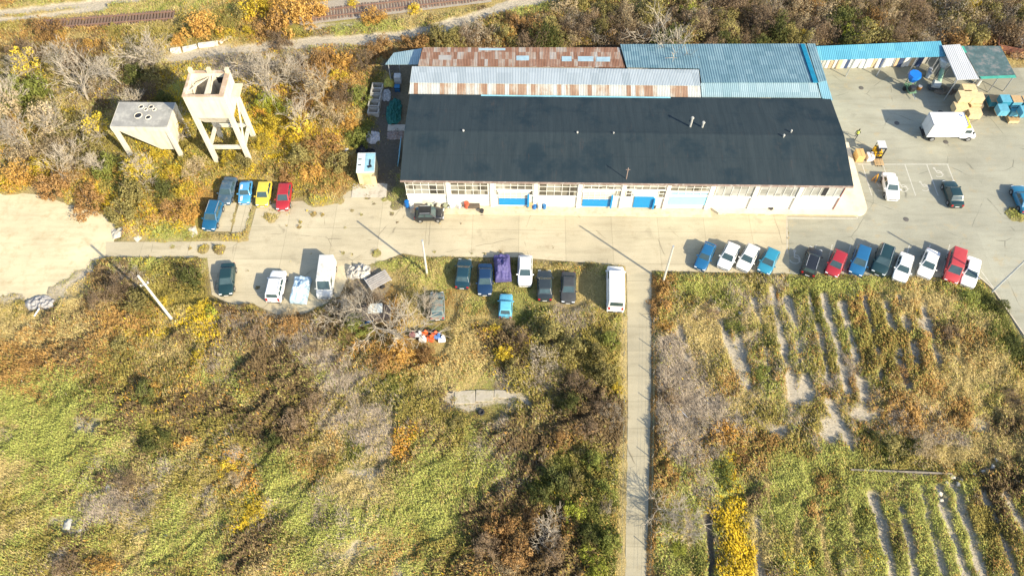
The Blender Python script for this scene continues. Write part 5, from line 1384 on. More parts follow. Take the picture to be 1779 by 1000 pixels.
        link('lintel', MB().bx(xa - .2, xb + .35, .0, .35, zt + .003, zt + .14).mesh('lintel', white), None, o)
        return g
    gate(867, 916, 329, 353.5); gate(1011, 1059, 330, 356); gate(1099, 1132, 337, 358, False)
    xa, zb = lpx(1160, 354.5); xb, _ = lpx(1234, 354.5); zt = lpx(1160, 341)[1]
    link('dado_panel', MB().bx(xa, xb, .27, .352, zb, zt).mesh('dado_panel', lblue), None, o)
    for px, cc in ((854.5, (.55, .42, .32)), (1158, (.42, .2, .14)), (1466, (.38, .14, .12)), (1010, (.7, .6, .5))):
        x, _ = lpx(px, 330)
        link('downpipe', MB().cyl((x, .26, .0), (x, .26, 5.05), .06, n=8).mesh('downpipe', plain('downpipe %d' % px, cc)), None, o)
    for px in (779, 855, 930, 1007, 1083, 1160.5, 1236, 1313, 1390):
        x, _ = lpx(px, 331)
        link('pilaster', MB().bx(x - .22, x + .22, .17, .36, -.05, 5.0).mesh('pilaster', white), None, o)
    # leaning blue sheet at the west wall is a thing of its own; kerbed cream terrace at the south-east corner
    cream = plain('cream terrace', (.66, .58, .44), rough=.85, vary=.08, scale=.5, dirt=(.62, .48, .33))
    sx, _ = lpx(1236, 356)
    pts = [(sx, .40), (sx + .9, -.50)]
    R_ = 1.3
    def loc(px, py, z=.33):
        q = Matrix.Rotation(-rz, 3, 'Z') @ (P(px, py, z) - Vector((FL.x, FL.y, 0)))
        return q.x, q.y
    ex, ey = loc(1504, 350)[0], loc(1350, 371)[1]
    pts += [(sx + 1.4, ey)]
    for k in range(9):
        a = -math.pi / 2 + k / 8 * math.pi / 2
        pts.append((ex - R_ + R_ * math.cos(a), ey + R_ + R_ * math.sin(a)))
    pts += [(loc(1474, 247)[0], loc(1474, 247)[1]), (W - .5, loc(1474, 247)[1]), (W - .5, .40)]
    terr = MB().slab([(x, y, .33) for x, y in pts], .4)
    t = terr.build('terrace', cream, None, (FL.x, FL.y, 0), rz)
    t.name = 'pavement'
    tag(t, kind='structure')
    rend = plain('orange brown band', (.62, .40, .22), rough=.85, dirt=(.7, .6, .45))
    tag(MB().bx(sx + 1.4, ex - R_, ey - .02, ey + .0, .0, .2).build('pavement_edge', rend, None, (FL.x, FL.y, 0), rz), kind='structure')
    step = plain('doorstep concrete', (.62, .52, .36), rough=.9, vary=.15, dirt=(.5, .38, .24))
    xs0, _ = lpx(714, 358)
    tag(MB().bx(xs0, sx, -.95, .36, -.1, .10).build('apron_step', step, None, (FL.x, FL.y, 0), rz), kind='structure')
    return o, FL, rz, W, D, lpx


def shed(name, label, roofs, posts=(), walls=None, cat='shed', extra=None):
    """roofs: list of (part, [(px, py, z)...], material); posts: (px, py, z top); walls: outline in pixels (at z 0) and height"""
    pts = [P(px, py, z) for _, q, _ in roofs for px, py, z in q]
    cx, cy = sum(p.x for p in pts) / len(pts), sum(p.y for p in pts) / len(pts)
    o = empty(name, (cx, cy, 0), 0, label, cat)
    C0 = Vector((cx, cy, 0))
    for part, q, m in roofs:
        p3 = [P(px, py, z) - C0 for px, py, z in q]
        area = sum(p3[i].x * p3[(i + 1) % len(p3)].y - p3[(i + 1) % len(p3)].x * p3[i].y for i in range(len(p3)))
        if area < 0: p3.reverse()
        link(part, MB().slab(p3, .07).mesh(part, m), None, o)
    for px, py, zt in posts:
        p = P(px, py, zt) - C0
        link('post', MB().cyl((p.x, p.y, -zt * 0), (p.x, p.y, zt - .08), .07, n=8).mesh('post', STEEL), None, o)
    if walls:
        for (xa, ya, xb, yb, h, m) in walls:
            a, b = P(xa, ya, h) - C0, P(xb, yb, h) - C0
            n = Vector((-(b - a).y, (b - a).x, 0)).normalized() * .08
            q = [Vector((v.x, v.y, h - .08)) for v in (a - n, b - n, b + n, a + n)]
            ar = sum(q[i].x * q[(i + 1) % 4].y - q[(i + 1) % 4].x * q[i].y for i in range(4))
            if ar < 0: q.reverse()
            link('wall', MB().slab(q, h - .1).mesh('wall', m), None, o)
    return o, C0


def build_sheds():
    rust = sheet_roof('rusty sheets', [(.22, (.16, .075, .042)), (.42, (.25, .125, .075)), (.52, (.29, .165, .11)), (.60, (.36, .28, .22)), (.72, (.40, .385, .36))], w=.45, l=1.5, rib=.2, streak=.7, rough=.8)
    mixd = sheet_roof('half rusted sheets', [(.30, (.24, .14, .09)), (.43, (.32, .215, .145)), (.50, (.40, .36, .30)), (.58, (.43, .445, .43)), (.8, (.40, .44, .44))], w=.55, l=9, rib=.2, streak=.7, rough=.55)
    zinc = sheet_roof('zinc white sheets', [(.3, (.36, .41, .43)), (.55, (.44, .49, .51)), (.75, (.40, .45, .47))], w=1.0, l=9, rib=.2, streak=.5, rough=.4)
    blue = sheet_roof('faded blue tiles', [(.25, (.10, .19, .235)), (.5, (.135, .235, .285)), (.75, (.18, .285, .33))], w=1.1, l=.9, rib=.32, streak=.6, rough=.5, depth=.05)
    lblue = sheet_roof('pale blue sheets', [(.25, (.20, .31, .345)), (.5, (.255, .365, .40)), (.75, (.31, .415, .445))], w=1.1, l=3, rib=.25, streak=.6, rough=.5)
    sky_ = sheet_roof('sky blue sheets', [(.2, (.085, .30, .41)), (.5, (.10, .335, .45)), (.8, (.125, .37, .47))], w=1.0, l=9, rib=.25, streak=.4, rough=.45)
    deep = plain('deep blue flashing', (.005, .20, .34), rough=.5)
    whit = sheet_roof('white canopy sheets', [(.2, (.44, .45, .46)), (.8, (.52, .53, .54))], w=1.0, l=9, rib=.25, streak=.4, rough=.45)
    wallm = plain('shed wall', (.42, .40, .36), rough=.9, vary=.2)
    o, C0 = shed('store_shed', 'long low shed with rusty and zinc sheet roofs behind the warehouse', [
        ('rusty_roof', [(735, 82.5, 4.7), (1076, 82.5, 4.7), (1086, 117.5, 5.1), (726, 114, 5.1)], rust),
        ('zinc_roof', [(716, 115.5, 5.35), (1214, 121, 5.35), (1217, 149, 5.75), (712, 143.5, 5.75)], zinc),
        ('streaked_roof', [(713, 142.5, 5.62), (1216, 148, 5.62), (1218, 169, 5.05), (710, 163, 5.05)], mixd)],
        walls=[(736, 84, 1076, 84, 4.6, wallm), (738, 84, 716, 160, 4.6, wallm), (1077, 84, 1210, 84, 4.4, wallm)])
    r = [c for c in o.children if c.name.startswith('rusty_roof')][0]
    tl = plain('clear roof sheet', (.36, .50, .56), rough=.3, vary=.2)
    for x0, x1, y0, y1 in ((832, 878, 84, 87.5), (762, 784, 96, 104), (897, 919, 97, 105), (976, 993, 98, 106.5), (1004, 1031, 98, 106.5), (1036, 1060, 99, 107)):
        q = []
        for px, py in ((x0, y1), (x1, y1), (x1, y0), (x0, y0)):
            z = 4.7 + .4 * (py - 82.5) / 33 + .03
            q.append(P(px, py, z) - C0)
        link('rooflight', MB().slab(q, .025).mesh('rooflight', tl if x0 != 762 else plain('grey roof sheet', (.36, .34, .31))), None, r)
    o, C0 = shed('blue_shed', 'large shed with faded blue tiled roof and a deep blue gutter behind the warehouse', [
        ('roof', [(1077.5, 77, 4.9), (1400, 76, 4.9), (1421, 143.5, 5.5), (1219, 143.5, 5.5), (1215, 119, 5.28), (1089, 117, 5.28)], blue),
        ('lower_roof', [(1217.5, 144.5, 5.42), (1419, 143.5, 5.42), (1426, 170, 5.0), (1219, 168.5, 5.0)], lblue),
        ('end_roof', [(1402, 76, 4.95), (1416.5, 76, 4.85), (1436, 140, 5.25), (1422, 143, 5.45)], blue),
        ('end_lower_roof', [(1421, 143.5, 5.3), (1436, 140.5, 5.2), (1447, 174, 4.75), (1428, 170.5, 4.9)], sheet_roof('light end sheets', [(.2, (.16, .33, .41)), (.8, (.21, .38, .45))], w=1.0, l=5, rib=.25))],
        walls=[(1079, 79, 1414, 79, 4.7, wallm), (1410, 79, 1438, 168, 4.6, plain('blue gable', (.20, .45, .55))), (1082, 79, 1092, 116, 4.6, wallm)])
    q = [P(px, py, z) - C0 for px, py, z in ((1391, 76.5, 5.12), (1398, 76.5, 5.12), (1421, 142.5, 5.68), (1413, 142.5, 5.68))]
    q.reverse()
    area = sum(q[i].x * q[(i + 1) % 4].y - q[(i + 1) % 4].x * q[i].y for i in range(4))
    if area < 0: q.reverse()
    link('gutter', MB().slab(q, .18).mesh('gutter', deep), None, o)
    shed('lean_to', 'small pale blue lean-to roof on posts at the west end of the rusty shed', [
        ('roof', [(669, 112, 3.6), (684, 92, 3.5), (733, 84, 3.8), (727, 112, 4.0)], lblue)], posts=[(674, 110, 3.5), (722, 110, 3.8), (690, 94, 3.4), (728, 88, 3.7)])
    shed('storage_canopy', 'long sky blue canopy roof over a row of white bulk bags', [
        ('roof', [(1417, 80.5, 3.9), (1634, 71.5, 3.9), (1643, 98, 3.5), (1425, 104.5, 3.5)], sky_)],
        posts=[(1432, 102, 3.4), (1485, 100.5, 3.4), (1540, 99, 3.4), (1595, 97, 3.4), (1640, 96, 3.4), (1421, 82, 3.8), (1500, 79, 3.8), (1570, 76, 3.8), (1631, 74, 3.8)],
        walls=[(1421, 82, 1632, 73, 3.75, wallm)], cat='canopy')
    shed('steel_canopy', 'narrow white sheet canopy standing crosswise on lattice posts in the yard', [
        ('roof', [(1637, 79, 4.0), (1668, 77, 4.0), (1701, 137, 4.0), (1663, 139, 4.0)], whit)],
        posts=[(1641, 82, 3.9), (1665, 80, 3.9), (1650, 105, 3.9), (1682, 105, 3.9), (1664, 137, 3.9), (1697, 135, 3.9)], cat='canopy')
    net = plain('dark green net', (.07, .125, .13), rough=.85, vary=.35, scale=1.2, dirt=(.22, .2, .19))
    o, C0 = shed('net_shelter', 'dark green net shelter stretched on a frame beside the white canopy', [
        ('net_roof', [(1671, 80, 3.0), (1738, 80, 3.0), (1766, 134, 2.9), (1702, 136, 2.9)], net)],
        posts=[(1706, 134, 2.8), (1735, 134, 2.8), (1762, 132, 2.8), (1738, 82, 2.9), (1676, 82, 2.9)], cat='shelter')
    q = [P(px, py, 3.02) - C0 for px, py in ((1705, 137), (1766, 135), (1763, 130.5), (1702, 133))]
    link('edge_netting', MB().slab(q, .04).mesh('edge_netting', plain('green edge netting', (.06, .36, .27), rough=.8)), None, o)
    q = [P(px, py, 3.03) - C0 for px, py in ((1669, 80), (1674, 80), (1680, 91), (1675, 92))]
    link('edge_netting', MB().slab(q, .04).mesh('edge_netting', plain('green edge netting', (.06, .36, .27))), None, o)


def hopper(m, x0, x1, y0, y1, zt, bx0, bx1, by0, by1, zb):
    m.add([(x0, y0, zt), (x1, y0, zt), (x1, y1, zt), (x0, y1, zt), (bx0, by0, zb), (bx1, by0, zb), (bx1, by1, zb), (bx0, by1, zb)],
          [(0, 4, 5, 1), (1, 5, 6, 2), (2, 6, 7, 3), (3, 7, 4, 0), (4, 7, 6, 5)])


def build_towers():
    c1 = plain('pale concrete', (.62, .575, .47), rough=.9, vary=.14, scale=.8, dirt=(.50, .42, .30), streak=True)
    c2 = plain('stained deck', (.32, .31, .28), rough=.95, vary=.25, scale=.7, dirt=(.48, .46, .40))
    c3 = plain('rusty plate', (.46, .33, .22), rough=.85, vary=.25, scale=.7, dirt=(.62, .55, .45))
    # low bunker
    h = 6.1
    a, b, cc, d = P(192, 220, h), P(290, 221, h), P(304, 180, h), P(208, 177, h)
    L, Dp = (b - a).length, (d - a).length
    rz = math.atan2((b - a).y, (b - a).x)
    o = empty('concrete_bunker', (a.x, a.y, 0), rz, 'low concrete hopper bunker with round openings in its grey deck', 'bunker')
    deck = link('deck', MB().bx(0, L, 0, Dp, h - .45, h).mesh('deck', c2, bevel=.03), None, o)
    link('rim_beam', MB().bx(-.06, L + .06, -.10, .0, h - .7, h - .02).bx(L, L + .10, .0, Dp, h - .8, h - .02).bx(-.10, 0, 0, Dp, h - 1.05, h - .02).mesh('rim_beam', c1), None, deck)
    for x, y, r in ((.42, .45, .36), (.61, .38, .24), (.42, .80, .20), (.60, .80, .20), (.52, .70, .13), (.67, .70, .13)):
        link('opening_collar', MB().tor((x * L, y * Dp, h + .02), r + .10, .07, 20, 6).mesh('opening_collar', c1, smooth=True), None, deck)
        link('opening', MB().cyl((x * L, y * Dp, h - .2), (x * L, y * Dp, h + .015), r + .06, n=20).mesh('opening', BLACK), None, deck)  # solid black disc stands for the shade inside the hole
    hp = MB()
    hopper(hp, .3, L - .02, .02, Dp - .1, h - .46, L * .66, L * .93, Dp * .06, Dp * .5, h - 4.3)
    link('hopper', hp.mesh('hopper', c1), None, o)
    for x, y in ((.22, .18), (L - .22, .18), (L - .22, Dp - .2), (.22, Dp - .2)):
        link('leg', MB().bx(x - .24, x + .24, y - .24, y + .24, -.2, h - .45).mesh('leg', c1, bevel=.02), None, o)
    # tall tower
    h = 11.7
    a, b, d = P(316.5, 168, h), P(388, 168, h), P(321, 124, h)
    L, Dp = (b - a).length, (d - a).length
    rz = math.atan2((b - a).y, (b - a).x)
    o = empty('concrete_tower', (a.x, a.y, 0), rz, 'tall pale concrete silo tower with an open top on four legs', 'tower')
    zb = h - 3.5
    w = .28
    box = MB().bx(0, L, 0, w, zb, h).bx(0, L, Dp - w, Dp, zb, h).bx(0, w, w, Dp - w, zb, h).bx(L - w, L, w, Dp - w, zb, h)
    bx_ = link('silo_box', box.mesh('silo_box', c1), None, o)
    link('rim_plate', MB().bx(-.05, L + .05, -.06, .3, h + .003, h + .06).bx(-.05, L + .05, Dp - .4, Dp + .05, h + .003, h + .06).bx(-.05, .28, .3, Dp - .4, h + .003, h + .06).bx(L - .55, L + .05, .3, Dp - .4, h + .003, h + .06).mesh('rim_plate', c3), None, bx_)
    link('partition', MB().bx(L * .46, L * .51, w, Dp - w, zb + .6, h - .5).cyl((w, Dp * .3, h - .4), (L * .46, Dp - w, h - .6), .07, n=4).cyl((L * .51, Dp * .3, h - 1.6), (L * .56, Dp - w, h - .4), .08, n=4).cyl((w + .3, Dp * .25, h - 2.5), (w + .3, Dp * .6, h - .4), .06, n=4).mesh('partition', c1), None, bx_)
    link('wall_hatch', MB().bx(L * .62, L * .80, Dp - w - .03, Dp - w, h - 1.6, h - .7).mesh('wall_hatch', BLACK), None, bx_)
    for x in (.02, L * .46, L - .42):
        link('corner_post', MB().bx(x, x + .4, Dp - .42, Dp + .03, h + .065, h + .62).mesh('corner_post', plain('yellowed concrete', (.66, .56, .38), rough=.9)), None, bx_)
    hp = MB()
    hopper(hp, .02, L - .02, .02, Dp - .02, zb, L * .16, L * .86, Dp * .2, Dp * .8, zb - 1.6)
    hp.add([(w, w, zb), (L - w, w, zb), (L - w, Dp - w, zb), (w, Dp - w, zb), (L * .2, Dp * .24, zb - 1.4), (L * .82, Dp * .24, zb - 1.4), (L * .82, Dp * .76, zb - 1.4), (L * .2, Dp * .76, zb - 1.4)], [(0, 1, 5, 4), (1, 2, 6, 5), (2, 3, 7, 6), (3, 0, 4, 7), (4, 5, 6, 7)])
    link('hopper', hp.mesh('hopper', c1), None, o)
    for x, y in ((.25, .25), (L - .25, .25), (L - .25, Dp - .25), (.25, Dp - .25)):
        link('leg', MB().bx(x - .26, x + .26, y - .26, y + .26, -.2, zb).mesh('leg', c1, bevel=.02), None, o)
    bm_ = MB().bx(.5, L - .5, .07, .43, 2.6, 3.0).bx(.5, L - .5, Dp - .43, Dp - .07, 2.6, 3.0).bx(.07, .43, .5, Dp - .5, 2.6, 3.0).bx(L - .43, L - .07, .5, Dp - .5, 2.6, 3.0)
    link('tie_beam', bm_.mesh('tie_beam', c1), None, o)
    link('brace', MB().cyl((L - .2, .5, 3), (L - .2, Dp - .5, zb - .3), .13, n=4).cyl((.5, Dp - .2, 3), (L - .5, Dp - .2, zb - .5), .13, n=4).mesh('brace', c1), None, o)
    link('side_platform', MB().bx(L + .02, L + 1.0, Dp * .45, Dp * .95, h - 1.9, h - 1.75).mesh('side_platform', plain('yellowed concrete', (.66, .56, .38))), None, o)
    # ruined pale wall beside the dirt road
    pts = [(296, 93), (318, 90), (345, 84), (382, 79), (404, 68)]
    w0 = P(*pts[0])
    m = MB()
    for i in range(len(pts) - 1):
        p, q = P(*pts[i]) - w0, P(*pts[i + 1]) - w0
        dd = (q - p)
        m.rbox(((p + q) / 2) + Vector((0, 0, .35)), (dd.length * (.92 if i else .8), .55, .7 - .15 * (i % 2)), math.atan2(dd.y, dd.x))
    tag(m.build('ruined_wall', plain('ruin white', (.72, .68, .60), rough=.9, vary=.2, scale=1.5, dirt=(.45, .36, .28)), None, w0, bevel=.04), 'broken pale wall remains along the dirt road', 'wall')


# ------------------------------------------------------------------ railway, poles, fences
def build_lines():
    # disused track with sleepers
    slp, rail = plain('rotten sleepers', (.19, .125, .09), rough=.9, vary=.3, scale=3), plain('rusty rail', (.22, .13, .095), rough=.8)
    def track(a, b, ra, name, label, n, z=.25):
        A, B = P(*a), P(*b)
        d = B - A
        o = empty(name, A, math.atan2(d.y, d.x), label, 'railway')
        L = d.length
        for y in (-.72, .72):
            link('rail', MB().bx(0, L, y - .07, y + .07, z, z + .14).mesh('rail', rail), None, o)
        me = MB().bx(-.13, .13, -1.3, 1.3, 0, z).mesh('sleeper', slp, bevel=.02)
        for i in range(n):
            s = link('sleeper', me, None, o, (L * (i + .5) / n, RND.gauss(0, .06), RND.gauss(0, .02)))
            s.rotation_euler = (0, 0, RND.gauss(0, .03))
        return o
    track((66, 48), (305, 30), 0, 'derelict_track', 'rusty derelict track of close sleepers beside the orange bushes', 44, .38)
    o = track((540, 30), (850, -8), 0, 'railway_track', 'overgrown railway track with grey sleepers at the north edge', 60, .1)
    bed = P(540, 22)
    A, B = P(520, 28), P(850, -12)
    d = (B - A); n = Vector((-d.y, d.x, 0)).normalized() * 2.3
    me = bpy.data.meshes.new('ballast'); me.from_pydata([tuple(p + Vector((0, 0, .22))) for p in (A - n, B - n, B + n, A + n)], [], [(0, 1, 2, 3)])
    tag(link('ballast', me, plain('railway ballast', (.36, .31, .24), rough=.95, vary=.35, scale=6)), kind='structure')
    o.location.z = .2

    def pole(base, top, r0, r1, m, name, label, arm=None):
        b = P(*base)
        x, yv, dd = ray(*top)
        t = b.y / yv
        z = CAMH + dd * t
        off = Vector((x * t - b.x, 0, 0))
        o = empty(name, (b.x, b.y, 0), 0, label, 'pole')
        link('shaft', MB().cyl((0, 0, -.2), (off.x * .6, 0, z), r0, r1, n=10).mesh('shaft', m), None, o)
        tip = Vector((off.x * .6, 0, z))
        if arm:
            for zz, w in arm:
                link('crossarm', MB().rbox((tip.x, 0, z - zz), (w, .1, .1), .5).mesh('crossarm', STEEL), None, o)
                for s in (-1, 1):
                    q = Vector((tip.x + s * w * .43 * math.cos(.5), s * w * .43 * math.sin(.5), z - zz + .05))
                    link('insulator', MB().cyl(q, q + Vector((0, 0, .22)), .06, .04, n=8).mesh('insulator', plain('porcelain', (.7, .68, .62), rough=.3)), None, o)
        else:
            link('pole_cap', MB().cyl((tip.x, 0, z), (tip.x, 0, z + .06), r1 * 1.25, n=10).mesh('pole_cap', STEEL), None, o)
        return o, z
    pc = plain('pole concrete', (.56, .53, .46), rough=.85, vary=.1)
    pole((300, 556), (239, 479), .17, .12, pc, 'utility_pole', 'thick concrete pole with a short crossarm, in the bushes by the sand lot', [(1.7, .9)])
    pole((742, 478), (735, 418), .14, .09, pc, 'utility_pole', 'slim white pole at the grass edge near the teal saloon')
    pole((1152, 489), (1169, 428), .13, .09, pc, 'utility_pole', 'slim pale pole at the corner of the path and the road')
    o, z = pole((1722, 508), (1792, 443), .12, .09, plain('grey pole', (.5, .52, .52), rough=.5), 'lamp_post', 'grey metal lamp post beside the last white saloon')
    # path fences and rails
    fm, wmat = plain('fence post', (.30, .27, .22), rough=.9), plain('fence wire green', (.12, .17, .12), rough=.6)
    def fence(pts, label, h=1.15, gap=2.6, mat=fm):
        A = P(*pts[0])
        o = empty('wire_fence', A, 0, label, 'fence')
        wires = MB()
        pm = MB().cyl((0, 0, -.1), (0, 0, h), .045, .04, n=6).mesh('post', mat)
        for a, b in zip(pts[:-1], pts[1:]):
            p, q = P(*a) - A, P(*b) - A
            n = max(1, int((q - p).length / gap))
            for i in range(n):
                link('post', pm, None, o, p + (q - p) * i / n)
            for z in (.25, .55, .85, 1.1):
                wires.cyl(p + Vector((0, 0, z)), q + Vector((0, 0, z)), .005, n=4, caps=False)
        link('wire', wires.mesh('wire', wmat), None, o)
    fence([(1083, 542), (1083, 700), (1078, 1010)], 'wire fence on the west side of the path')
    fence([(1134.5, 560), (1134, 700), (1128, 1010)], 'wire fence on the east side of the path')
    ck = plain('kerb stone', (.5, .44, .34), rough=.9, vary=.2)
    # kerb along the curved corner
    pts = [(1700, 481), (1724, 502), (1750, 540), (1784, 590), (1862, 655)]
    A = P(*pts[0])
    m = MB()
    for a, b in zip(pts[:-1], pts[1:]):
        p, q = P(*a) - A, P(*b) - A
        m.rbox((p + q) / 2 + Vector((0, 0, .06)), ((q - p).length, .14, .16), math.atan2((q - p).y, (q - p).x))
    tag(m.build('kerb', ck, None, A), kind='structure')


def heap(name, label, cat, px, py, L, W_, H_, seed, mat, rz=0.0, group=None):
    p = P(px, py)
    me = lumpy(name, L, W_, H_, seed, mat)
    return tag(link(name, me, None, None, (p.x, p.y, -.02), rz), label, cat, group)


def boxy(name, label, cat, px, py, s, mat, rz=0.0, z=0.0, group=None, bevel=.02, detail=None):
    """a box-shaped thing with a lid or slats as its part"""
    p = P(px, py, z)
    o = empty(name, (p.x, p.y, z), rz, label, cat, group)
    link('body', MB().rbox((0, 0, s[2] / 2), s).mesh('body', mat, bevel=bevel), None, o)
    if detail:
        m = MB()
        for k in range(detail[1]):
            zz = s[2] * (k + .5) / detail[1]
            m.rbox((0, 0, zz), (s[0] + .05, s[1] + .05, s[2] / detail[1] * .35))
        link(detail[0], m.mesh(detail[0], detail[2]), None, o)
    return o


def build_yard():
    # crates and pallets
    slat = plain('pale slats', (.66, .50, .28), rough=.8, vary=.18, scale=3)
    slat2 = plain('dark slats', (.48, .33, .17), rough=.8, vary=.2, scale=3)
    bl, bl2 = plain('crate blue', (.03, .24, .36), rough=.6, vary=.2), plain('crate blue pale', (.12, .38, .50), rough=.6, vary=.2)
    def crate(px, py, s, m1, m2, label, z=0.0, rz=0.0, name='wooden_crate', group='crates stacked in the yard'):
        p = P(px, py, z)
        o = empty(name, (p.x, p.y, z), rz, label, 'crate', group)
        w, d, h = s
        t = .04
        m = MB().bx(-w / 2, w / 2, -d / 2, d / 2, .10, .14)
        n = max(2, int(h / .22))
        for k in range(n):
            z0 = .14 + (h - .14) * k / n
            z1 = z0 + (h - .14) / n * .86
            m.bx(-w / 2, w / 2, -d / 2, -d / 2 + t, z0, z1).bx(-w / 2, w / 2, d / 2 - t, d / 2, z0, z1).bx(-w / 2, -w / 2 + t, -d / 2 + t, d / 2 - t, z0, z1).bx(w / 2 - t, w / 2, -d / 2 + t, d / 2 - t, z0, z1)
        link('slatted_side', m.mesh('slatted_side', m1), None, o)
        lm = MB()
        for k in range(6):
            y0 = -d / 2 + d * k / 6
            lm.bx(-w / 2 - .02, w / 2 + .02, y0, y0 + d / 6 * .8, h + .003, h + .05)
        link('lid', lm.mesh('lid', m2), None, o)
        sk = MB()
        for x in (-w / 2 + .08, 0, w / 2 - .08): sk.bx(x - .07, x + .07, -d / 2, d / 2, 0, .095)
        link('skid', sk.mesh('skid', slat2), None, o)
    col = [(1664, 192), (1672, 173), (1678, 162)]
    names = ['front', 'middle', 'rear']
    for i, (px, py) in enumerate(col):
        for k in range(2 if i == 0 else 3):
            crate(px, py, (1.7, 1.35, 1.0), slat, slat, 'tan slatted crate in the western stack, %s, %s' % (['row facing the truck', 'middle row', 'row under the white canopy'][i], ['bottom layer', 'second layer', 'top layer'][k]), z=k * 1.06 + .014, name='wooden_crate')
    for i, (px, py) in enumerate(((1688, 202), (1690, 188), (1692, 175))):
        for k in range((2, 2, 3)[i]):
            crate(px, py, (1.6, 1.2, .95), slat if k else slat2, slat, 'tan slatted crate in the eastern stack, %s, %s' % (['row facing the truck', 'middle row', 'row under the net shelter'][i], ['bottom layer', 'second layer', 'top layer'][k]), z=k * 1.01 + .014)
    for i, (px, py, n) in enumerate(((1722, 180, 2), (1741, 180, 3), (1760, 181, 3), (1779, 182, 3), (1737, 196, 3), (1757, 197, 2), (1776, 199, 3))):
        for k in range(n):
            crate(px, py, (1.2, 1.3, .95), bl if (i + k) % 2 else bl2, slat2 if (k == n - 1 and i in (0, 2, 3)) else bl2, 'blue slatted crate, %s layer of the %s blue stack, %s row' % (['bottom', 'second', 'third'][k], ['first', 'second', 'third', 'fourth', 'first', 'second', 'third'][i], 'net shelter' if i < 4 else 'truck side'), z=k * 1.01 + .014, name='blue_crate')
    crate(1757, 210, (1.3, 1.0, .5), slat, slat2, 'single low tan crate among the blue stacks', z=.014)
    # bulk bags under the canopy
    r = random.Random(3)
    cols = {'white': (.72, .70, .66), 'tan': (.62, .45, .28), 'red-orange': (.70, .16, .05), 'green': (.36, .62, .05), 'navy': (.06, .09, .18)}
    bagm = {k: plain('bag ' + k, v, rough=.8, vary=.12) for k, v in cols.items()}
    proto = {}
    order = ['white', 'tan', 'white', 'tan', 'white', 'navy', 'white', 'green', 'white', 'red-orange', 'white', 'white', 'tan', 'white', 'navy', 'white', 'red-orange', 'white', 'tan', 'navy', 'white', 'white', 'tan', 'white', 'navy']
    lab = {'white': 'white bulk bag in the row under the sky blue canopy', 'tan': 'tan sack in the row under the sky blue canopy', 'red-orange': 'red-orange topped bag in the row under the sky blue canopy', 'green': 'bright green topped bag under the sky blue canopy', 'navy': 'dark blue bag in the row under the sky blue canopy'}
    for i, cn in enumerate(order):
        px = 1434 + i * 6.6
        p = P(px, 117 - (px - 1434) * .025 + r.uniform(-2, 1))
        o = empty('bulk_bag', (p.x, p.y, .014), r.uniform(-.2, .2), lab[cn], 'bag', 'bags stored under the sky blue canopy')
        hgt = r.uniform(1.5, 2.1)
        link('body', MB().rbox((0, 0, hgt / 2), (.62, .75, hgt), 0, 0, r.uniform(-.06, .06)).mesh('body', bagm['white' if cn in ('green', 'red-orange') else cn], bevel=.12), None, o)
        link('neck', MB().cyl((0, 0, hgt - .05), (.04, 0, hgt + .16), .22, .13, n=8).mesh('neck', bagm[cn]), None, o)
    # blue hopper machine and grey mixer
    p = P(1578, 158)
    o = empty('hopper_machine', (p.x, p.y, .014), .15, 'blue topped wheeled hopper machine standing in the yard', 'machine')
    bm_ = plain('machine blue', (.01, .17, .62), rough=.45, vary=.12)
    link('hopper', MB().cyl((0, .4, 1.5), (0, .4, 2.3), .45, .85, n=8).cyl((0, .4, 2.3), (0, .4, 2.7), .85, .8, n=8).mesh('hopper', bm_), None, o)
    link('frame', MB().bx(-.5, .5, -1.0, .8, .45, .62).bx(-.45, -.35, .0, .1, .6, 1.6).bx(.35, .45, .0, .1, .6, 1.6).bx(-.45, -.35, .7, .8, .6, 1.6).bx(.35, .45, .7, .8, .6, 1.6).mesh('frame', plain('machine green', (.14, .26, .16))), None, o)
    link('engine', MB().rbox((-.1, -.5, .95), (.7, .7, .7)).mesh('engine', BLACK, bevel=.08), None, o)
    for s in (-1, 1):
        wl = link('wheel', MB().cyl((s * .52, .2, .3), (s * .7, .2, .3), .3, n=16).mesh('wheel', TYRE), None, o)
    link('tow_bar', MB().cyl((0, -1.0, .5), (0, -1.9, .35), .05, n=6).mesh('tow_bar', STEEL), None, o)
    p = P(1626, 148)
    o = empty('concrete_mixer', (p.x, p.y, .014), 0, 'grey and green mixing plant with a funnel under the white canopy edge', 'machine')
    gr, gg = plain('mixer grey', (.42, .46, .47), rough=.5, vary=.2), plain('mixer green', (.25, .42, .30), rough=.6)
    link('funnel', MB().cyl((.2, 1.0, 2.2), (.35, 1.3, 3.1), .35, .95, n=12).cyl((.35, 1.3, 3.1), (.38, 1.35, 3.3), .95, .9, n=12).mesh('funnel', gr), None, o)
    link('conveyor', MB().cyl((-.3, -1.0, .6), (.2, 1.0, 2.2), .3, n=8).mesh('conveyor', gg), None, o)
    link('drum', MB().cyl((-1.0, -.6, .9), (-.1, -.9, .8), .55, .45, n=12).mesh('drum', gr), None, o)
    fr = MB()
    for x, y in ((-.3, .7), (.8, .7), (.8, 1.8), (-.3, 1.8)): fr.bx(x - .05, x + .05, y - .05, y + .05, 0, 2.5)
    fr.bx(-1.4, .4, -1.2, -.3, .25, .4)
    link('support_frame', fr.mesh('support_frame', plain('machine dark', (.08, .09, .09))), None, o)
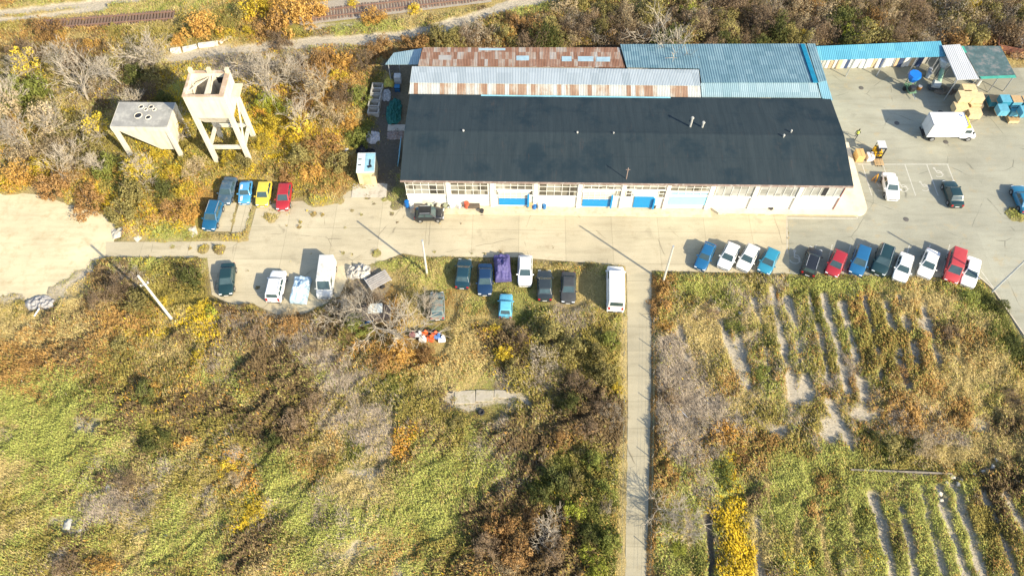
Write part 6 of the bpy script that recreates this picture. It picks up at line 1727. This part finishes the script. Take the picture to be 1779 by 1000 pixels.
    for i, (px, py, c_, nm) in enumerate(((1612, 128, (.6, .6, .6), 'white drum beside the mixing plant'), (1611, 134, (.55, .58, .6), 'pale drum in front of the white one by the mixing plant'), (1697, 147, (.7, .7, .66), 'white tank beneath the corner of the white canopy'), (1596, 155, (.55, .25, .06), 'orange bucket beside the blue hopper machine'))):
        q = P(px, py)
        h = .9 if i != 3 else .5
        oo = empty('drum', (q.x, q.y, .014), 0, nm, 'drum')
        link('body', MB().cyl((0, 0, 0), (0, 0, h), .3, n=14).mesh('body', plain('drum %d' % i, c_, rough=.5), bevel=.02), None, oo)
        link('lid', MB().cyl((0, 0, h + .003), (0, 0, h + .05), .27, n=14).mesh('lid', STEEL), None, oo)
    # brown skip and timber in the north-east corner
    rs = plain('rusty skip', (.28, .12, .08), rough=.8, vary=.25)
    p = P(1748, 88)
    o = empty('rusty_skip', (p.x, p.y, .014), -.3, 'rust brown skip in the far corner by the net shelter', 'skip')
    sk = MB()
    q0 = [(-1.3, -.8), (1.3, -.8), (1.3, .8), (-1.3, .8)]
    q1 = [(-1.7, -.95), (1.7, -.95), (1.7, .95), (-1.7, .95)]
    q2 = [(-1.6, -.87), (1.6, -.87), (1.6, .87), (-1.6, .87)]
    sk.add([(x, y, 0) for x, y in q0] + [(x, y, 1.4) for x, y in q1] + [(x, y, 1.4) for x, y in q2] + [(x * .95, y * .95, .1) for x, y in q0],
           [(3, 2, 1, 0)] + [(i, (i + 1) % 4, 4 + (i + 1) % 4, 4 + i) for i in range(4)] + [(4 + i, 4 + (i + 1) % 4, 8 + (i + 1) % 4, 8 + i) for i in range(4)] + [(8 + i, 8 + (i + 1) % 4, 12 + (i + 1) % 4, 12 + i) for i in range(4)] + [(12, 13, 14, 15)])
    link('body', sk.mesh('body', rs), None, o)
    link('lifting_lug', MB().cyl((-1.75, 0, 1.0), (-1.5, 0, 1.0), .07, n=8).cyl((1.5, 0, 1.0), (1.75, 0, 1.0), .07, n=8).mesh('lifting_lug', STEEL), None, o)
    heap('timber_heap', 'orange-brown heap of scrap wood in the far corner beside the skip', 'heap', 1772, 95, 3.2, 2.0, 1.0, 14, plain('scrap wood', (.52, .30, .13), rough=.85, vary=.35, scale=4, dirt=(.6, .5, .38)))
    boxy('site_container', 'white flat roofed container behind the scrap wood', 'container', 1778, 82, (2.6, 2.0, 1.4), plain('container white', (.7, .68, .62)), detail=('rib', 3, plain('container rib', (.6, .58, .54))))
    heap('gravel_heap', 'dark heap of gravel in front of the mixing plant', 'heap', 1640, 158, 3.0, 1.6, .6, 15, plain('dark gravel', (.20, .17, .13), rough=.95, vary=.3, scale=8))

    # forklift, boxes, sign, person
    p = P(1522, 273)
    o = empty('forklift', (p.x, p.y, .014), -math.pi / 2, 'small yellow forklift with raised overhead guard by the east end of the warehouse', 'forklift')
    fy = plain('forklift yellow', (.78, .44, .02), rough=.45, vary=.1)
    link('body', MB().rbox((-.35, 0, .62), (1.1, .95, .7)).rbox((-.75, 0, 1.05), (.4, .9, .3)).mesh('body', fy, bevel=.08), None, o)
    link('mast', MB().bx(.42, .52, -.42, -.32, .1, 2.2).bx(.42, .52, .32, .42, .1, 2.2).bx(.42, .52, -.32, .32, 2.1, 2.2).bx(.42, .5, -.32, .32, 1.1, 1.18).mesh('mast', BLACK), None, o)
    for y in (-.25, .25): link('fork', MB().bx(.52, 1.65, y - .06, y + .06, .10, .15).bx(.52, .57, y - .06, y + .06, .15, .6).mesh('fork', BLACK), None, o)
    gd = MB()
    for x, y in ((.3, -.4), (.3, .4), (-.8, -.4), (-.8, .4)): gd.bx(x - .03, x + .03, y - .03, y + .03, .9, 2.05)
    link('guard_post', gd.mesh('guard_post', BLACK), None, o)
    link('overhead_guard', MB().bx(-.9, .38, -.5, .5, 2.05, 2.12).mesh('overhead_guard', plain('guard grey', (.55, .56, .55))), None, o)
    link('seat', MB().rbox((-.3, 0, 1.08), (.45, .5, .14)).rbox((-.52, 0, 1.35), (.1, .5, .45)).mesh('seat', BLACK, bevel=.03), None, o)
    for x in (-.65, .25):
        for y in (-.45, .45): link('wheel', MB().cyl((x, y - .08, .22), (x, y + .08, .22), .22, n=14).mesh('wheel', TYRE), None, o)
    kraft = plain('cardboard', (.58, .38, .15), rough=.85, vary=.15)
    for px, py, s, m, lb in ((1490, 275, (.95, 1.3, 1.1), kraft, 'large tan cardboard box by the warehouse end wall'), (1509, 276, (.85, .95, .8), plain('white wrap', (.74, .70, .70)), 'white wrapped box between the cardboard box and the forklift')):
        q = P(px, py)
        oo = empty('carton', (q.x, q.y, .014), .05, lb, 'box')
        link('body', MB().rbox((0, 0, s[2] / 2), s).mesh('body', m, bevel=.02), None, oo)
        link('tape', MB().rbox((0, 0, s[2] + .002), (.08, s[1] * .98, .006)).mesh('tape', plain('tape', (.42, .27, .12))), None, oo)
        link('pallet', MB().rbox((0, 0, -.0), (s[0] + .1, s[1] + .1, .02)).mesh('pallet', slat2), None, oo)
    q = P(1526, 286)
    oo = empty('pallet', (q.x, q.y, .014), 0, 'brown wooden pallet on the forks of the yellow forklift', 'pallet')
    oo.location = (q.x, P(1524, 283).y - .1, .18)
    m = MB()
    for k in range(5): m.rbox((0, -.45 + .225 * k, .12), (1.1, .14, .025))
    link('board', m.mesh('board', slat2), None, oo)
    m = MB()
    for x in (-.5, 0, .5): m.bx(x - .05, x + .05, -.5, .5, 0, .1)
    link('bearer', m.mesh('bearer', slat2), None, oo)
    q = P(1518.5, 314)
    oo = empty('folding_sign', (q.x, q.y, .014), .9, 'orange folding warning stand beside the white saloon', 'sign')
    om = plain('sign orange', (.80, .36, .01), rough=.45, vary=.08)
    for s in (-1, 1):
        link('panel', MB().add([(-.28, s * .30, .02), (.28, s * .30, .02), (.16, s * .03, 1.25), (-.16, s * .03, 1.25), (-.28, s * .26, .02), (.28, s * .26, .02), (.16, 0, 1.25), (-.16, 0, 1.25)], [(0, 1, 2, 3), (7, 6, 5, 4), (0, 4, 5, 1), (1, 5, 6, 2), (2, 6, 7, 3), (3, 7, 4, 0)]).mesh('panel', om), None, oo)
    link('hinge', MB().cyl((-.17, 0, 1.26), (.17, 0, 1.26), .025, n=6).mesh('hinge', BLACK), None, oo)
    build_person()
    # things along the front wall
    def barrel(px, py, c_, label, h=.9, r=.3, top=None, name='barrel'):
        q = P(px, py, .1)
        oo = empty(name, (q.x, q.y, .10), 0, label, 'barrel')
        m = plain('barrel ' + str(c_), c_, rough=.5)
        link('body', MB().cyl((0, 0, 0), (0, 0, h), r, n=16).tor((0, 0, h * .35), r, .02, 16, 5).tor((0, 0, h * .68), r, .02, 16, 5).mesh('body', m), None, oo)
        link('lid', MB().cyl((0, 0, h + .003), (0, 0, h + .05), r * .92, n=16).mesh('lid', top or m), None, oo)
    barrel(708, 358, (.01, .16, .50), 'blue barrel at the south-west corner of the warehouse'); barrel(715.5, 359, (.70, .70, .66), 'white barrel beside the blue one at the warehouse corner')
    barrel(811, 359.5, (.55, .10, .05), 'red barrel beside the dark rack at the warehouse front')
    barrel(928, 361, (.02, .14, .40), 'blue bin close to the first blue gate', .65, .26); barrel(945.5, 361, (.03, .16, .38), 'smaller blue bin farther from the first blue gate', .55, .24); barrel(937, 361, (.74, .70, .6), 'white bucket between the two blue bins', .75, .26)
    tan = plain('tan board', (.6, .42, .2)); 
    boxy('tan_box', 'tan box between the first blue gate and the blue bin', 'box', 922, 359, (.6, .5, .8), tan, z=.1, detail=('batten', 3, slat2))
    boxy('metal_rack', 'dark flat metal rack lying by the wall beside the red barrel', 'rack', 822, 358.5, (1.6, .7, .5), plain('rack dark', (.10, .08, .06)), z=.1, detail=('bar', 4, plain('rack bar', (.16, .13, .1))))
    r2 = random.Random(9)
    for i, (px, c_, lb) in enumerate(((762, (.42, .40, .34), 'grey machine part leaning at the wall behind the small black hatchback'), (774, (.24, .25, .16), 'olive motor lying by the warehouse wall'), (786, (.62, .60, .52), 'white crumpled sheet by the warehouse wall'), (796, (.55, .54, .50), 'pale machine housing left of the red barrel at the wall'), (748, (.45, .52, .40), 'pale green board leaning on the wall by the black car'))):
        q = P(px, 359, .1)
        oo = empty('scrap_part', (q.x, q.y, .1), r2.uniform(0, 3), lb.replace('left of', 'close to'), 'scrap')
        m = plain('scrap %d' % i, c_, rough=.7, vary=.3, scale=4)
        link('casing', MB().rbox((0, 0, .25), (.75, .5, .5), 0, 0, .2).mesh('casing', m, bevel=.1), None, oo)
        link('pipe', MB().cyl((.2, 0, .4), (.7, .2, .7), .07, n=8).cyl((-.3, 0, .2), (-.7, -.1, .25), .10, n=8).mesh('pipe', STEEL), None, oo)
    for px, py, lb in ((837, 369, 'dark lump lying on the road near the red barrel'), (1136, 361, 'dark bin at the solid blue door'), (1338, 365, 'dark object at the cream terrace edge')):
        q = P(px, py)
        oo = empty('bin', (q.x, q.y, .1 if px == 1136 else .012), .4, lb, 'bin')
        link('body', MB().cyl((0, 0, 0), (0, 0, .45), .22, .26, n=10).mesh('body', BLACK), None, oo)
        link('rim', MB().tor((0, 0, .45), .26, .03, 12, 5).mesh('rim', BLACK), None, oo)
    q = P(1349, 366)
    oo = empty('doormat_grate', (q.x, q.y, .012), 0, 'dark steel grate at the foot of the cream terrace', 'grate')
    m = MB()
    for k in range(6): m.rbox((-.6 + .24 * k, 0, .03), (.08, .9, .05))
    link('bar', m.mesh('bar', plain('grate', (.2, .18, .14))), None, oo)
    link('surround', MB().rbox((0, .48, .03), (1.5, .07, .06)).rbox((0, -.48, .03), (1.5, .07, .06)).mesh('surround', plain('grate', (.2, .18, .14))), None, oo)

    # west side of the warehouse
    q = P(641, 309)
    oo = empty('site_cabin', (q.x, q.y, 0), .03, 'small cabin with a pale blue roof and tan front on a concrete slab', 'cabin')
    link('wall', MB().bx(-1.05, 1.05, -1.1, 1.9, 0, 2.4).mesh('wall', plain('cabin tan', (.70, .55, .30), rough=.8, vary=.12)), None, oo)
    rf = link('roof', MB().bx(-1.12, 1.12, -1.15, 1.95, 2.403, 2.5).mesh('roof', plain('cabin roof pale', (.62, .68, .66), rough=.5, vary=.12)), None, oo)
    link('roof_sheet', MB().bx(-.1, 1.05, -1.0, 1.85, 2.503, 2.53).mesh('roof_sheet', plain('cabin roof blue', (.30, .52, .60))), None, rf)
    link('roof_scrap', MB().rbox((.5, -.3, 2.58), (.5, .3, .1), .4).rbox((.5, .4, 2.57), (.15, .8, .08)).rbox((-.75, .9, 2.54), (.4, .08, .06)).rbox((-.75, 0, 2.54), (.35, .1, .06)).mesh('roof_scrap', BLACK), None, rf)
    link('door', MB().bx(-.45, .45, -1.13, -1.095, 0, 2.0).mesh('door', plain('cabin door', (.58, .44, .24))), None, oo)
    tag(MB().rbox((0, 0, .02), (4.3, 2.2, .1)).build('concrete_slab', CONC, None, P(642, 331)), kind='structure')
    tag(MB().rbox((0, 0, .05), (2.6, 1.1, .16)).build('concrete_slab', CONC, None, P(691, 223)), kind='structure')
    tm = MB().tor((0, 0, .11), .26, .11, 16, 8).mesh('tyre', TYRE, smooth=True)
    tmr = plain('tyre bead', (.05, .05, .055), rough=.8)
    tb = MB().cyl((0, 0, .03), (0, 0, .05), .17, n=12).mesh('bead', tmr)
    def tyre(px, py, label, z=0.0, group=None, rot=None):
        q = P(px, py, z)
        oo = empty('tyre', (q.x, q.y, z + .02), 0, label, 'tyre', group)
        oo.rotation_euler = rot or (RND.uniform(-.35, .35), RND.uniform(-.35, .35), 0)
        link('tread', tm, None, oo); link('bead', tb, None, oo)
    r3 = random.Random(12)
    for i in range(26):
        px, py = 632 + r3.gauss(0, 6.0), 264 + r3.gauss(0, 5.0)
        tyre(px, py, 'black tyre in the heap behind the small cabin', max(0, .75 - .09 * math.hypot(px - 632, py - 264)), 'tyres heaped behind the cabin')
    tyre(783, 677, 'single tyre standing at the west end of the ruined slab', .05, rot=(.3, .2, 0)); tyre(836, 716, 'single grey tyre lying south of the ruined slab', .05, rot=(.1, 0, 0))
    ring = MB()
    n = 20
    cm = plain('ring concrete', (.40, .38, .33), rough=.9, vary=.25)
    for i, (px, py) in enumerate(((650, 199), (651, 187), (653, 176), (655, 165), (657, 156))):
        q = P(px, py)
        oo = empty('concrete_trough', (q.x, q.y, 0), RND.uniform(-.1, .1), ['grey concrete trough nearest the white litter heap', 'second grey concrete trough from the litter heap', 'middle grey concrete trough of the row by the scrub', 'second grey concrete trough from the lean-to', 'grey concrete trough closest to the lean-to'][i].replace('nearest', 'closest to'), 'trough', 'concrete troughs by the west wall')
        w, d, h, t = 1.5, 1.0, .8, .16
        m = MB().bx(-w / 2, w / 2, -d / 2, -d / 2 + t, 0, h).bx(-w / 2, w / 2, d / 2 - t, d / 2, 0, h).bx(-w / 2, -w / 2 + t, -d / 2 + t, d / 2 - t, 0, h).bx(w / 2 - t, w / 2, -d / 2 + t, d / 2 - t, 0, h)
        link('wall', m.mesh('wall', cm, bevel=.02), None, oo)
        link('base', MB().bx(-w / 2 + t, w / 2 - t, -d / 2 + t, d / 2 - t, 0, .12).mesh('base', cm), None, oo)
    heap('green_tarpaulin', 'teal green tarpaulin heap along the west wall', 'tarpaulin', 685, 196, 2.0, 4.4, 1.1, 21, plain('tarp teal', (.02, .16, .13), rough=.7, vary=.35, scale=3))
    heap('plastic_heap', 'white plastic heap north of the tyres', 'litter', 648, 240, 1.9, 2.0, .8, 22, plain('plastic white', (.62, .60, .60), rough=.5, vary=.3, scale=5, dirt=(.3, .27, .25)))
    heap('rubble_heap', 'brown rubble heap on the concrete pad by the west wall', 'rubble', 687, 235, 2.2, 1.6, .5, 23, plain('rubble', (.30, .22, .18), rough=.95, vary=.35, scale=6, dirt=(.5, .46, .42)))
    heap('sack_pile', 'yellow and green sacks piled before the lean-to', 'sacks', 676, 145, 1.4, 1.7, .9, 24, plain('sack yellow', (.62, .50, .10), rough=.8, vary=.35, scale=5, dirt=(.25, .45, .10)))
    heap('cloth_pile', 'grey pile of waste between the troughs and the teal tarpaulin', 'waste', 672, 166, 1.2, 2.2, .7, 25, plain('waste grey', (.46, .47, .46), rough=.8, vary=.35, scale=5, dirt=(.25, .2, .16)))
    boxy('appliance', 'white appliance under the lean-to edge', 'appliance', 692, 142, (.9, .8, 1.2), plain('appliance white', (.62, .62, .60)), detail=('door_seam', 2, plain('seam', (.45, .45, .45)))); boxy('blue_drum_box', 'blue box between the appliance and the warehouse', 'box', 691, 157, (.7, .7, .8), plain('box blue', (.03, .18, .36)), detail=('lid', 2, BLACK))
    q = P(696, 285)
    oo = empty('leaning_sheet', (q.x + .1, q.y + 1.2, 0), 0, 'light blue sheet leaning against the west wall of the warehouse', 'panel')
    link('sheet', MB().rbox((0, 0, 1.0), (.05, 3.4, 2.1), 0, 0).mesh('sheet', plain('sheet blue', (.18, .50, .68), rough=.5)), None, oo)
    link('batten', MB().rbox((-.04, 1.0, 1.0), (.03, .1, 2.0)).rbox((-.04, -1.0, 1.0), (.03, .1, 2.0)).mesh('batten', plain('sheet batten', (.5, .65, .7))), None, oo)
    oo.rotation_euler = (0, .22, 0); oo.location.x -= .45
    for px, py, L in ((602, 262, .9), (573, 197, .8), (582, 208, .6), (1146, 484, .7), (620, 258, .4), (625, 300, .5), (118, 910, 1.6), (135, 922, .9), (190, 845, 1.3), (289, 931, .6), (61, 993, .9), (219, 886, .5), (1191, 521, .4), (115, 812, .5), (285, 773, .4), (878, 752, .4), (1019, 696, .4), (1225, 693, .9), (1229, 701, .6), (1221, 681, .4), (1283, 545, .6), (1266, 497, .6), (635, 485, .7), (645, 489, .5)):
        pass
    lit = {'white': plain('litter white', (.40, .39, .36), rough=.6, vary=.15), 'teal': plain('litter teal', (.15, .45, .42), rough=.6)}
    spots = ((602, 262, 1.0, 'white sheet of litter in the scrub west of the tyres'), (573, 197, .9, 'white litter in the middle of the scrub'), (582, 209, .6, 'small white litter below the other in the scrub'), (1150, 0, 0, ''), (120, 910, 1.8, 'pale torn sheeting at the south end of the rubbish heap'), (140, 921, .9, 'white scrap beside the pale torn sheeting'), (190, 846, 1.5, 'pale slab of foam on the rubbish heap'), (289, 931, .7, 'white litter in the grass south of the rubbish heap'), (61, 993, 1.0, 'white litter beside the dark twiggy bush'), (1168, 484, .6, 'white bucket lid by the slim pole at the path corner'), (878, 752, .45, 'white litter south of the ruined slab'), (1070, 681, .5, 'white litter at the path fence'), (1226, 694, 1.0, 'biggest pale stone block in the allotments'), (1229, 702, .6, 'smaller pale stone block beside the biggest one'), (1222, 681, .5, 'small pale stone north of the biggest block'), (1286, 545, .8, 'pale plastic heap at the head of the garden rows'), (635, 486, .8, 'white crumpled plastic beside the grey tarpaulin'), (1160, 780, 1.0, 'white drum-like tank by the path fence'), (1160, 793, .6, 'white can below the tank by the path fence'), (115, 812, .5, 'white litter in the western grass'), (195, 820, .6, 'teal scrap on the rubbish heap'))
    for i, (px, py, s, lb) in enumerate(spots):
        if not lb: continue
        q = P(px, py)
        me = lumpy('litter', s * .62, s * .4, .18 * s, 30 + i, lit['teal' if 'teal' in lb else 'white'], n=12, k=9)
        tag(link('litter_piece', me, None, None, (q.x, q.y, .22 if px < 640 or (px > 640 and py > 500) else .0), RND.uniform(0, 3)), lb, 'litter')
    # scrap on the west lot
    heap('grey_tarpaulin', 'grey tarpaulin mound beside the old white van', 'tarpaulin', 622, 473, 3.0, 2.0, .9, 41, plain('tarp grey', (.48, .45, .39), rough=.85, vary=.25, scale=2))
    a, b = P(646, 494, .4), P(670, 481, .4)
    oo = empty('slatted_trailer', ((a.x + b.x) / 2, (a.y + b.y) / 2, 0), math.atan2((b - a).y, (b - a).x), 'grey slatted trailer bed east of the grey tarpaulin', 'trailer')
    m = MB()
    for k in range(6): m.rbox((0, -.7 + .28 * k, .62), (2.6, .2, .05))
    gy = plain('trailer grey', (.40, .37, .34), rough=.8, vary=.25)
    link('slat', m.mesh('slat', gy), None, oo)
    link('frame', MB().rbox((-1.2, 0, .52), (.1, 1.7, .12)).rbox((1.2, 0, .52), (.1, 1.7, .12)).rbox((-1.33, 0, .68), (.06, 1.7, .3)).mesh('frame', plain('trailer frame', (.55, .53, .5))), None, oo)
    for y in (-.9, .9): link('wheel', MB().cyl((0, y - .08, .28), (0, y + .08, .28), .28, n=14).mesh('wheel', TYRE), None, oo)
    q = P(652, 548)
    oo = empty('scrapped_van_roof', (q.x, q.y, 0), .05, 'dark scrapped vehicle hulk with a white roof panel in the bushes', 'wreck')
    link('hulk', MB().rbox((0, 0, .55), (3.6, 1.7, 1.0)).rbox((-.2, 0, 1.2), (2.2, 1.5, .5)).mesh('hulk', plain('hulk brown', (.09, .07, .06), rough=.8, vary=.4, dirt=(.2, .15, .1)), bevel=.15), None, oo)
    link('roof_panel', MB().rbox((.2, .1, 1.48), (1.6, 1.2, .04), .02).mesh('roof_panel', plain('panel white', (.66, .66, .58))), None, oo)
    link('side_bar', MB().rbox((-1.0, .2, 1.3), (1.8, .1, .1), .1).mesh('side_bar', plain('bar grey', (.55, .52, .48))), None, oo)
    q = P(640, 562)
    tag(MB().rbox((0, 0, .35), (1.9, .22, .08), .45).rbox((.9, .42, .37), (.5, .16, .06), .2).build('blue_board', plain('board blue', (.05, .22, .50)), None, q), 'blue board lying in the weeds by the scrapped hulk', 'board')
    sc_ = [(718, 584, (.22, .10, .10), 'dark red scrap at the west end of the scrap heap'), (728, 585, (.62, .62, .58), 'pale scrap panel in the scrap heap'), (738, 583, (.75, .13, .02), 'upright orange-red part of the scrap heap'), (748, 591, (.75, .12, .02), 'flat orange-red part of the scrap heap'), (756, 584, (.72, .13, .03), 'second upright orange-red part, by the blue scrap'), (761, 589, (.10, .22, .48), 'blue scrap at the east end of the scrap heap'), (768, 592, (.72, .74, .76), 'white scrap at the east tip of the scrap heap'), (735, 592, (.72, .66, .6), 'white scrap along the south of the scrap heap')]
    for i, (px, py, c_, lb) in enumerate(sc_):
        q = P(px, py)
        m = MB().rbox((0, 0, .35), (.8, .45, .5), RND.uniform(-.4, .4), 0, RND.uniform(-.4, .4)).rbox((.1, .15, .65), (.3, .3, .5), RND.uniform(0, 3), 0, .3)
        tag(m.build('scrap_part', plain('scrap colour %d' % i, c_, rough=.6, vary=.25, scale=4), None, (q.x, q.y, .0), 0, bevel=.05), lb, 'scrap')
    heap('scrap_mound', 'dark mound of scrap behind the red and white pieces', 'heap', 740, 581, 3.6, 1.2, .6, 42, plain('scrap dark', (.06, .045, .04), rough=.8, vary=.4, scale=4))
    # ruined slab, pipes, rubbish
    q = P(842, 690)
    m = MB().rbox((-2.1, 0, .04), (2.2, 1.5, .22), .05).rbox((.0, .15, .06), (1.9, 1.3, .22), -.03).rbox((2.0, .35, .05), (2.0, .9, .2), -.04).rbox((3.6, -.1, .04), (1.2, 1.3, .2), .3).rbox((4.6, -.7, .03), (.8, .5, .2), .7)
    tag(m.build('ruined_slab', plain('ruined concrete', (.44, .39, .30), rough=.95, vary=.25, scale=1.3, dirt=(.25, .22, .12)), None, q, bevel=.06), 'broken concrete slab remains lying in the grass', 'slab')
    a, b = P(1172, 706), P(1193, 728)
    d = b - a
    tag(MB().cyl((0, 0, .55), d + Vector((0, 0, .5)), .05, n=8).build('pipe', plain('pipe grey', (.62, .64, .68), rough=.4), None, a), 'thin grey pipe lying across dead weeds by the path', 'pipe')
    a, b = P(1475, 818), P(1650, 825)
    d = b - a
    tag(MB().rbox(d / 2 + Vector((0, 0, .5)), (d.length, .16, .14), math.atan2(d.y, d.x)).build('garden_beam', plain('beam grey', (.26, .22, .17), rough=.9), None, a), 'long thin grey beam lying across the allotments', 'beam')
    for i, (px, py, s) in enumerate(((1652, 830, .7), (1642, 840, .5), (1662, 842, .6), (1668, 835, .4), (1690, 825, .4), (1705, 820, .5), (1722, 812, .6), (1728, 800, .5), (1630, 858, .7), (1633, 870, .5))):
        q = P(px, py)
        tag(link('stone', lumpy('stone', s * .8, s * .6, s * .35, 60 + i, CONC, n=10, k=8), None, None, (q.x, q.y, .34), i * .7), 'pale stone in the broken line across the allotments', 'stone', 'pale stones across the allotments')
    q = P(64, 548)
    heap('rubble_heap', 'grey rubble and wire heap at the edge of the sand lot', 'rubble', 68, 527, 3.4, 1.8, .6, 71, plain('rubble grey', (.36, .35, .34), rough=.9, vary=.4, scale=5, dirt=(.15, .13, .12)))
    a, b = P(63, 553), P(73, 540)
    tag(MB().cyl((0, 0, .5), b - a + Vector((0, 0, .6)), .08, n=6).build('pipe', plain('pipe pale', (.72, .72, .76), rough=.4), None, a), 'white pipe leaning on the grey rubble heap', 'pipe')
    heap('waste_heap', 'grey dump of dead branches in the western field', 'heap', 205, 865, 4.0, 2.6, .42, 72, plain('dump grey', (.25, .21, .165), rough=.95, vary=.4, scale=5, dirt=(.42, .36, .28)), .4)
    heap('debris_heap', 'dark rubbish at the top of the grey dump of dead branches', 'heap', 166, 833, 2.4, 1.3, .5, 73, plain('dump dark', (.07, .08, .09), rough=.8, vary=.4, scale=5, dirt=(.3, .3, .3)), .2)
    for px, py, s, lb in ((238, 408, 1.0, 'larger white rubble lump beside the road by the sand lot'), (214, 402, 1.3, 'white rubble lump at the corner of the sand lot'), (255, 393, .7, 'small white rubble lump by the olive bush'), (335, 404, .9, 'white flat rubble by the tail of the blue estate car')):
        q = P(px, py)
        tag(link('rubble_lump', lumpy('rubble', s * 2.0, s * 1.2, s * .3, int(px), plain('rubble white', (.55, .50, .40), rough=.9, vary=.15, scale=2), n=14, k=10), None, None, (q.x, q.y, .05), px), lb, 'rubble')
    heap('orange_cloth', 'orange cloth lying at the head of the garden rows', 'cloth', 1352, 515, .5, 1.5, .35, 75, plain('cloth orange', (.6, .28, .05)))


def build_person():
    """a walking worker in dark clothes with a yellow-green vest"""
    q = P(1485, 241)
    o = empty('person', (q.x, q.y, .014), math.radians(55), 'walking person in dark clothes and a yellow-green vest', 'person')
    V, E, R = [], [], []
    def v(p, r):
        V.append(p); R.append(r)
        return len(V) - 1
    def e(*ix):
        for a, b in zip(ix[:-1], ix[1:]): E.append((a, b))
    pel = v((0, 0, .95), .145)
    wst, chs, nk, hd0, hd1 = v((.01, 0, 1.12), .135), v((.03, 0, 1.34), .165), v((.04, 0, 1.49), .062), v((.06, 0, 1.58), .088), v((.07, 0, 1.69), .085)
    e(pel, wst, chs, nk, hd0, hd1)
    for s, st in ((1, .32), (-1, -.30)):
        hp, kn = v((.0, s * .10, .90), .095), v((st * .55 + .05, s * .10, .50), .065)
        an, toe = v((st - (.10 if st < 0 else 0), s * .10, .09 if st > 0 else .14), .045), v((st + .16 - (.08 if st < 0 else 0), s * .11, .045), .042)
        e(pel, hp, kn, an, toe)
        sh, el, wr = v((.03, s * .21, 1.41), .065), v((-st * .5, s * .27, 1.16), .045), v((-st * .8 + .10, s * .25, .95), .032)
        pm = v((-st * .85 + .12, s * .25, .87), .036)
        e(chs, sh, el, wr, pm)
        for k in range(4):
            f1 = v((-st * .85 + .10 + .018 * k, s * .25, .815), .010)
            f2 = v((-st * .85 + .12 + .018 * k, s * .245, .775 + .006 * abs(k - 1.5)), .008)
            e(pm, f1, f2)
        t1 = v((-st * .85 + .16, s * .235, .85), .011); t2 = v((-st * .85 + .185, s * .23, .815), .009)
        e(pm, t1, t2)
    me = bpy.data.meshes.new('body')
    me.from_pydata(V, E, [])
    ob = link('body', me, plain('dark work clothes', (.035, .04, .05), rough=.85), o)
    md = ob.modifiers.new('skin', 'SKIN')
    for i, r in enumerate(R):
        me.skin_vertices[0].data[i].radius = (r, r)
        me.skin_vertices[0].data[i].use_root = i == 0
    ob.modifiers.new('sub', 'SUBSURF').levels = 1
    ob.modifiers['sub'].render_levels = 1
    md.use_smooth_shade = True
    vm = MB().cyl((.015, 0, 1.02), (.03, 0, 1.22), .185, .20, n=14, caps=False).cyl((.03, 0, 1.22), (.035, 0, 1.44), .20, .17, n=14)
    link('vest', vm.mesh('vest', plain('vest lime', (.50, .58, .10), rough=.7), smooth=True), None, o)
    link('hair', MB().cyl((.045, 0, 1.66), (.06, 0, 1.775), .095, .06, n=12).mesh('hair', plain('hair dark', (.03, .022, .018), rough=.8), smooth=True), None, o)
    fc = plain('skin', (.5, .32, .23), rough=.6)
    f = MB().cyl((.09, 0, 1.56), (.10, 0, 1.66), .072, .075, n=10).rbox((.175, 0, 1.615), (.03, .022, .04))
    link('face', f.mesh('face', fc), None, o)
    ey = MB().rbox((.172, .03, 1.64), (.01, .02, .012)).rbox((.172, -.03, 1.64), (.01, .02, .012)).rbox((.17, 0, 1.575), (.01, .045, .01))
    link('eye', ey.mesh('eye', BLACK), None, o)


# ------------------------------------------------------------------ build
for pts in ((393, 483), (842, 486), (804, 475), (872, 463), (912, 470), (946, 496), (987, 500), (878, 532), (1068, 502), (758, 530), (395, 332), (367, 375), (426, 334), (458, 338), (493, 342), (652, 548), (658, 488), (622, 474), (740, 586), (842, 690)):
    FLAT.append((pts[0], pts[1] + 6, 2.7))
for pts in ((641, 300), (688, 200), (687, 150), (652, 178), (633, 264), (690, 260), (690, 110), (1720, 110), (1760, 110)):
    FLAT.append((pts[0], pts[1], 2.2))
for k in range(9): FLAT.append((80 + 210 * k / 8, 48 - 16 * k / 8, 1.1))
for k in range(14): FLAT.append((530 + 320 * k / 13, 30 - 40 * k / 13, 3.0))
build_ground()
build_paving()
build_warehouse()
build_sheds()
build_towers()
build_lines()
build_cars()
build_truck()
build_yard()
build_plants()
build_tufts()
